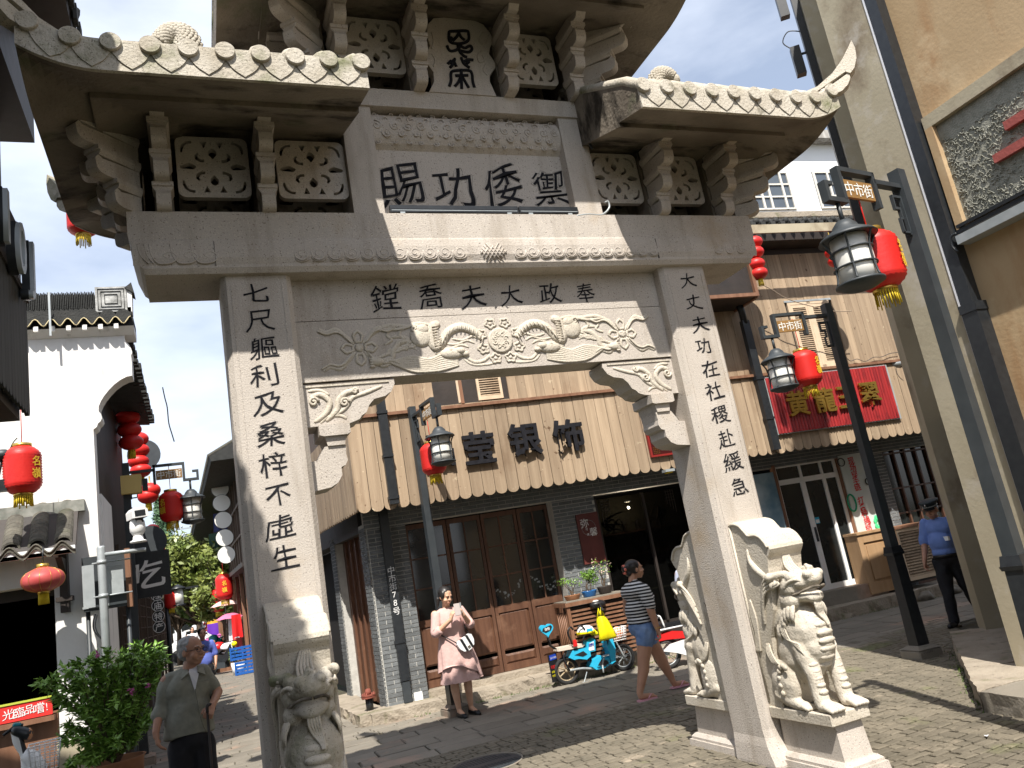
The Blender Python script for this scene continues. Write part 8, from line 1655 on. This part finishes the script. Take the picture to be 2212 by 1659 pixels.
m = MB(); m.prism([(.80, .14), (.78, .60), (.84, .66), (.90, .40)], -.1, .1, 'y', MF2); m.build('leg_shield', white_p, t); m = MB(); m.tube([P(.86, 0, .5), P(.78, 0, .95)], .025, 8); m.tube([P(.72, -.28, .95), P(.78, 0, .97), P(.72, .28, .95)], .014, 8); m.tube([P(1.02, .05, .215), P(.86, .02, .6)], .014, 6); m.build('handlebar', black_p, t)
# ---- white bicycle-scooter at the lower left --------------------------------------
q = PY('S', 130, 1500, 3.0); t = thing('white_scooter', 'white scooter front with wire basket cut off at the lower left corner', 'scooter', V3((q.x, 3.0, 0))); P = lambda x, y, z=0: PY('S', x, y, 3.0-z)
m = MB(); m.tube(smooth_path([P(92, 1425), P(112, 1500), P(140, 1560), P(165, 1640), P(178, 1760)], 4), [.03, .032, .034, .036, .036, .034, .032, .030, .026, .026, .03, .035, .04, .045, .05, .055, .06], 10, flat=((0, 1, 0), .7)); m.build('steering_cover', white_p, t); m = MB(); m.tube(smooth_path([P(118, 1450), P(140, 1520), P(160, 1580)], 4), .022, 8); m.build('steering_column', black_p, t)
m = MB(); m.cap(P(105, 1425), P(165, 1445), .045, .05); m.build('headlight_housing', metal_k, t); m = MB(); m.ell(P(182, 1445), (.03, .04, .05), 10); m.build('headlight', mat('amber_lens', (.55, .25, .12), rough=.2), t)
m = MB(); m.tube(smooth_path([P(20, 1455), P(60, 1425), P(100, 1395), P(145, 1390)], 4), .013, 8); m.build('handlebar', black_p, t); m = MB(); m.cap(P(95, 1392), P(118, 1390), .022, .022); m.build('bell', solid('teal_bell', (.02, .20, .24), .3), t)
m = MB(); m.tube([P(150, 1570), P(200, 1590), P(240, 1660), P(230, 1760)], [.05, .06, .07, .06], 12); m.build('front_mudguard', white_p, t); c_ = P(285, 1655); basket(t, c_-V3((0, 0, .005)), V3((1, .15, 0)), .26, .235, .20, white_p); w = wheel(t, P(235, 1850), .21, V3((.1, 1, 0)), spokes=12)
# ---- valve / hydrant ----------------------------------------------------------------
q = PZ('AA', 545, 745, .15); t = thing('water_valve', 'rusty red flanged pipe stub standing on the kerb corner', 'hydrant', q); m = MB(); m.lathe([(.052, 0), (.052, .17)], q, 16); m.build('pipe', metal_k, t); rust = mat('rust_red_paint', (.26, .07, .045), (.16, .05, .035), 20, .8); m = MB(); m.lathe([(.10, .165), (.10, .185)], q, 20, sm=False); m.lathe([(.10, .192), (.10, .212)], q, 20, sm=False); m.lathe([(.05, .212), (.045, .25), (.03, .285), (.001, .29)], q, 16)
for i in range(6): an = PI*i/3; m.lathe([(.012, .155), (.012, .235)], q+V3((.078*math.cos(an), .078*math.sin(an), 0)), 6)
m.build('flange', rust, t)
q = PZ('AA', 1000, 640, .17); t = thing('white_tile', 'small square white tile leaning on the foot of the brick pier', 'tile', q); MB().box((0, 0, .06), (.12, .02, .12), Matrix.Translation(FW(.30, .03, .14)) @ RF.to_4x4() @ Matrix.Rotation(-.1, 4, 'X')).build('tile_face', white_p, t)
# ---- bonsai on the slatted counter ---------------------------------------------------
def pot_plant(base, lb, pot_m, r, h, n, seed, leaf_m, fl=None, cat='potted plant', lw=.02):
    rg = random.Random(seed); t = thing('potted_plant', lb, cat, base); m = MB(); m.lathe([(r*.7, 0), (r*.8, .01), (r, h*.22), (r*1.05, h*.25), (r*.95, h*.25), (r*.9, h*.2), (.001, h*.2)], base, 18, sy=.7); m.build('pot', pot_m, t); m = MB(); tops = []
    for i in range(4): e = base+V3((rg.uniform(-r, r)*1.1, rg.uniform(-.4, .4)*r, h*rg.uniform(.65, 1))); m.tube(smooth_path([base+V3((0, 0, h*.2)), base+V3((rg.uniform(-.4, .4)*r, 0, h*.45)), e], 3), [.012, .011, .010, .008, .006, .005, .004], 6); tops.append(e)
    m.build('stem', bark, t); m = MB()
    for e in tops: leaves(m, e, (r*.75, r*.6, h*.22), n, lw, rg)
    m.build('leaves', leaf_m, t)
    if fl: m = MB(); [leaves(m, e, (r*.8, r*.6, h*.25), 16, lw*.9, rg) for e in tops]; m.build('blossom', fl, t)
for s_, lb, pm, r, h, n, sd_, fl in ((2.72, 'small bonsai in brown oval pot at the left end of the slatted counter', terra, .13, .30, 30, 1, None), (3.0, 'leafy green bonsai in blue glazed pot in the middle of the slatted counter', solid('blue_glaze', (.02, .12, .34), .2), .12, .36, 150, 2, None), (3.26, 'flowering bonsai with pale blossoms on the slatted counter', wood_k, .12, .46, 30, 3, mat('pale_blossom', (.75, .58, .46), rough=.8))): pot_plant(FW(s_, .38, 1.10), lb, pm, r, h, n, sd_, leafm, fl)
# ---- big shrub behind the galvanised pole ----------------------------------------------
rg = random.Random(21); Ys = 3.9; c0 = PY('G', 690, 1250, Ys); t = thing('leafy_shrub', 'large glossy green shrub in a terracotta tub behind the galvanised pole', 'shrub', V3((c0.x, Ys, 0)))
tb_ = PY('G', 720, 1600, Ys+.15); m = MB(); m.lathe([(.17, 0), (.20, .02), (.24, tb_.z-.02), (.26, tb_.z), (.235, tb_.z), (.22, tb_.z-.06), (.001, tb_.z-.06)], V3((tb_.x, Ys+.12, 0)), 28); m.build('tub', terra, t)
br = MB(); lf = MB(); root_ = V3((tb_.x, Ys+.1, tb_.z-.05))
tips = [(270, 1145), (345, 1110), (430, 1060), (350, 1235), (440, 1160), (480, 1010), (560, 990), (660, 975), (740, 950), (830, 915), (900, 935), (980, 925), (1000, 1000), (960, 1060), (940, 1130), (880, 1200), (900, 1330), (860, 1400), (800, 1480), (700, 1500), (640, 1560), (560, 1620), (480, 1600), (420, 1640), (400, 1500), (420, 1400), (500, 1300), (560, 1200), (600, 1100), (700, 1050), (800, 1020), (850, 1100), (760, 1150), (700, 1250), (780, 1300), (600, 1380), (520, 1480), (680, 1400), (880, 980), (640, 1180), (740, 1400), (820, 1250), (560, 1300), (500, 1110), (940, 960), (610, 1010), (770, 990), (690, 1120)]
GL = lambda x, y, d: PY('G', x, y, d)
def leaf(m, p, d, L_):
    d = d.normalized(); b = d.cross(V3((rg.gauss(0, .4), rg.gauss(0, .4), 1))).normalized(); up = b.cross(d); w1 = L_*.26
    m.add([p, p+d*L_*.35+b*w1-up*.004, p+d*L_-up*L_*.12, p+d*L_*.35-b*w1-up*.004, p+d*L_*.4+up*L_*.06], [(0, 1, 4), (1, 2, 4), (2, 3, 4), (3, 0, 4)])
for i, (x, y) in enumerate(tips*2):
    e = GL(x+rg.uniform(-30, 30)*(i >= len(tips)), y+rg.uniform(-30, 30)*(i >= len(tips)), Ys+rg.uniform(-.28, .25) if i < len(tips) else Ys+rg.uniform(-.1, .4)); mid = root_.lerp(e, .5)+V3((rg.uniform(-.05, .05), rg.uniform(-.08, .08), .10)); pts = smooth_path([root_, mid, e], 9); br.tube(pts, list(np.linspace(.010, .002, len(pts))), 5)
    for k, p in enumerate(pts):
        if k < 5: continue
        n_ = 5 if k < 16 else 9
        for j in range(n_):
            d = (pts[min(k+1, len(pts)-1)]-pts[k-1]).normalized()*.5+V3((rg.gauss(0, .7), rg.gauss(0, .7), rg.gauss(-.05, .45))); leaf(lf, p+V3((rg.gauss(0, .02), rg.gauss(0, .02), rg.gauss(0, .015))), d, rg.uniform(.055, .095))
br.build('branch', bark, t, kind='stuff'); lf.build('foliage', leafm, t)
m = MB(); 
for x, y in ((595, 960), (1155/1.0*.0+905, 1150), (800, 1190)): e = GL(x, y, Ys-.2); leaves(m, e, (.03, .03, .03), 9, .025, rg)
m.build('magenta_bloom', pk_, t)
# ---- motorbikes parked on the right of the lane ------------------------------------------
def motorbike(a, ang, lb, cols, s=1.0, box=True):
    t = thing('motorbike', lb, 'motorbike', a); fx = Vector((math.cos(ang), math.sin(ang), 0)); sx = Vector((fx.y, -fx.x, 0)); P = lambda f_, s_, z: a+(fx*f_+sx*s_+V3((0, 0, z)))*s; M_ = Matrix(((fx.x, sx.x, 0, a.x), (fx.y, sx.y, 0, a.y), (0, 0, 1, 0), (0, 0, 0, 1))) @ Matrix.Scale(s, 4)
    wheel(t, P(-.6, 0, .28), .28*s, sx, spokes=8, tyre_r=.05); wheel(t, P(.62, 0, .28), .28*s, sx, spokes=8, tyre_r=.045, rim_m=chrome)
    m = MB(); m.prism([(-.85, .62), (-.75, .50), (-.3, .42), (.1, .38), (.3, .5), (.42, .75), (.36, .95), (.25, .8), (.05, .6), (-.3, .72), (-.8, .78)], -.12, .12, 'y', M_); m.build('body', cols[0], t); m = MB(); m.prism([(-.7, .76), (-.1, .70), (.02, .78), (-.65, .86)], -.14, .14, 'y', M_); m.build('seat', black_p, t); m = MB(); m.box((-.1, 0, .35), (.4, .24, .3), M_); m.build('engine', metal_g, t)
    m = MB(); m.tube([P(.62, .08, .28), P(.42, .07, .8), P(.36, .05, 1.0)], .022*s, 6); m.tube([P(.62, -.08, .28), P(.42, -.07, .8), P(.36, -.05, 1.0)], .022*s, 6); m.build('fork', steel, t); m = MB(); m.tube([P(.24, .36, 1.0), P(.36, .1, 1.03), P(.36, -.1, 1.03), P(.24, -.36, 1.0)], .016*s, 6); m.build('handlebar', black_p, t); m = MB(); m.ell(P(.46, 0, .92), (.10*s, .10*s, .09*s), 12); m.build('headlight', cols[1], t)
    if box: m = MB(); m.box((-.82, 0, .98), (.34, .4, .30), M_, bev=.04); m.build('top_box', black_p, t)
    m = MB(); m.tube([P(.30, .22, 1.02), P(.28, .34, 1.2)], .008, 5); m.ell(P(.28, .36, 1.22), (.06*s, .02*s, .04*s), 8); m.build('mirror', black_p, t); m = MB(); m.prism([(.42, .50), (.62, .58), (.85, .44), (.80, .50), (.6, .63), (.42, .60)], -.07, .07, 'y', M_); m.build('front_mudguard', cols[0], t)
a = PZ('Z', 262, 1475, 0); motorbike(a+V3((0, .3, 0)), -.75, 'black motorbike with yellow headlight parked nearest on the right of the lane', (black_p, yellow_b), .95); a = PZ('Z', 150, 1370, 0); motorbike(a+V3((0, .4, 0)), -1.0, 'second dark motorbike parked behind the one with the yellow headlight', (metal_g, lampglass), 1.0, False); motorbike(PZ('Z', 95, 1330, 0), -1.2, 'third motorbike with red panels further up the lane', (red_c, lampglass), 1.0)
motorbike(PZ('Z', 20, 1335, 0)+V3((-.6, 0, 0)), 2.0, 'dark motorbike parked on the left side of the lane behind the old man', (black_p, lampglass), 1.0, False)
q = PZ('Z', 365, 1480, 0); t = thing('planted_bucket', 'white bucket with green plant beside the lower blue crate', 'potted plant', q); m = MB(); m.lathe([(.16, 0), (.21, .38), (.19, .38), (.001, .34)], q, 18); m.build('bucket', white_p, t); m = MB(); [leaves(m, q+V3((rg.uniform(-.2, .2), 0, .5+rg.uniform(0, .15))), (.16, .12, .14), 60, .06, rg) for _ in range(4)]; m.build('leaves', leafd, t)
q = pln('Z', 140, 1150, PR, NR)+V3((-.6, -1, 0)); t = thing('hanging_plant', 'bushy potted plant on a stall by the purple clothes', 'potted plant', q); m = MB(); [leaves(m, q+V3((rg.uniform(-.4, .4), 0, rg.uniform(-.1, .3))), (.4, .3, .3), 90, .10, rg) for _ in range(4)]; m.build('leaves', leafd, t); m = MB(); m.lathe([(.2, -.7), (.28, -.25), (.001, -.25)], q, 14); m.build('pot', blue_p, t)
# stall clutter along the timber row
for k in range(7):
    y = 25+k*2.8; z = rg.uniform(.3, 1.0); q = RW(y, 0, rg.uniform(.3, .7)); mm = (whitecloth, red_c, pu_, solid('stall_teal', (.04, .25, .28), .7) if 'stall_teal' not in MATS else MATS['stall_teal'], yl_, pk_, nv_)[k % 7]; t = thing('stall_goods', ('heap of %s goods piled on a stall table of the right row' % ('white', 'red', 'purple', 'teal', 'yellow', 'pink', 'navy')[k]), 'goods', q); m = MB(); [m.ell(q+V3((rg.uniform(-.3, .3), rg.uniform(-.5, .5), z*rg.uniform(.3, 1))), (rg.uniform(.12, .3), rg.uniform(.15, .3), rg.uniform(.1, .25)), 8) for _ in range(5)]; m.build('bundle', mm, t); m = MB(); m.bx(q.x-.4, q.x+.4, q.y-.6, q.y+.6, 0, z*.35); m.build('table', wood_m, t)
for k, (x, z) in enumerate(((2.4, 2.2), (3.1, 1.7))): pass
# faint extra overhead wire left of gate
m = MB(); m.tube(smooth_path([PY('R', x, y, 6.5) for x, y in ((1045, 830), (1060, 900), (1075, 960), (1085, 1060), (1105, 1130), (1120, 1180))], 4), .008, 4); m.build('loose_wire', metal_k, None, 'loose black wire dangling left of the left gate pillar', 'cable')
pass
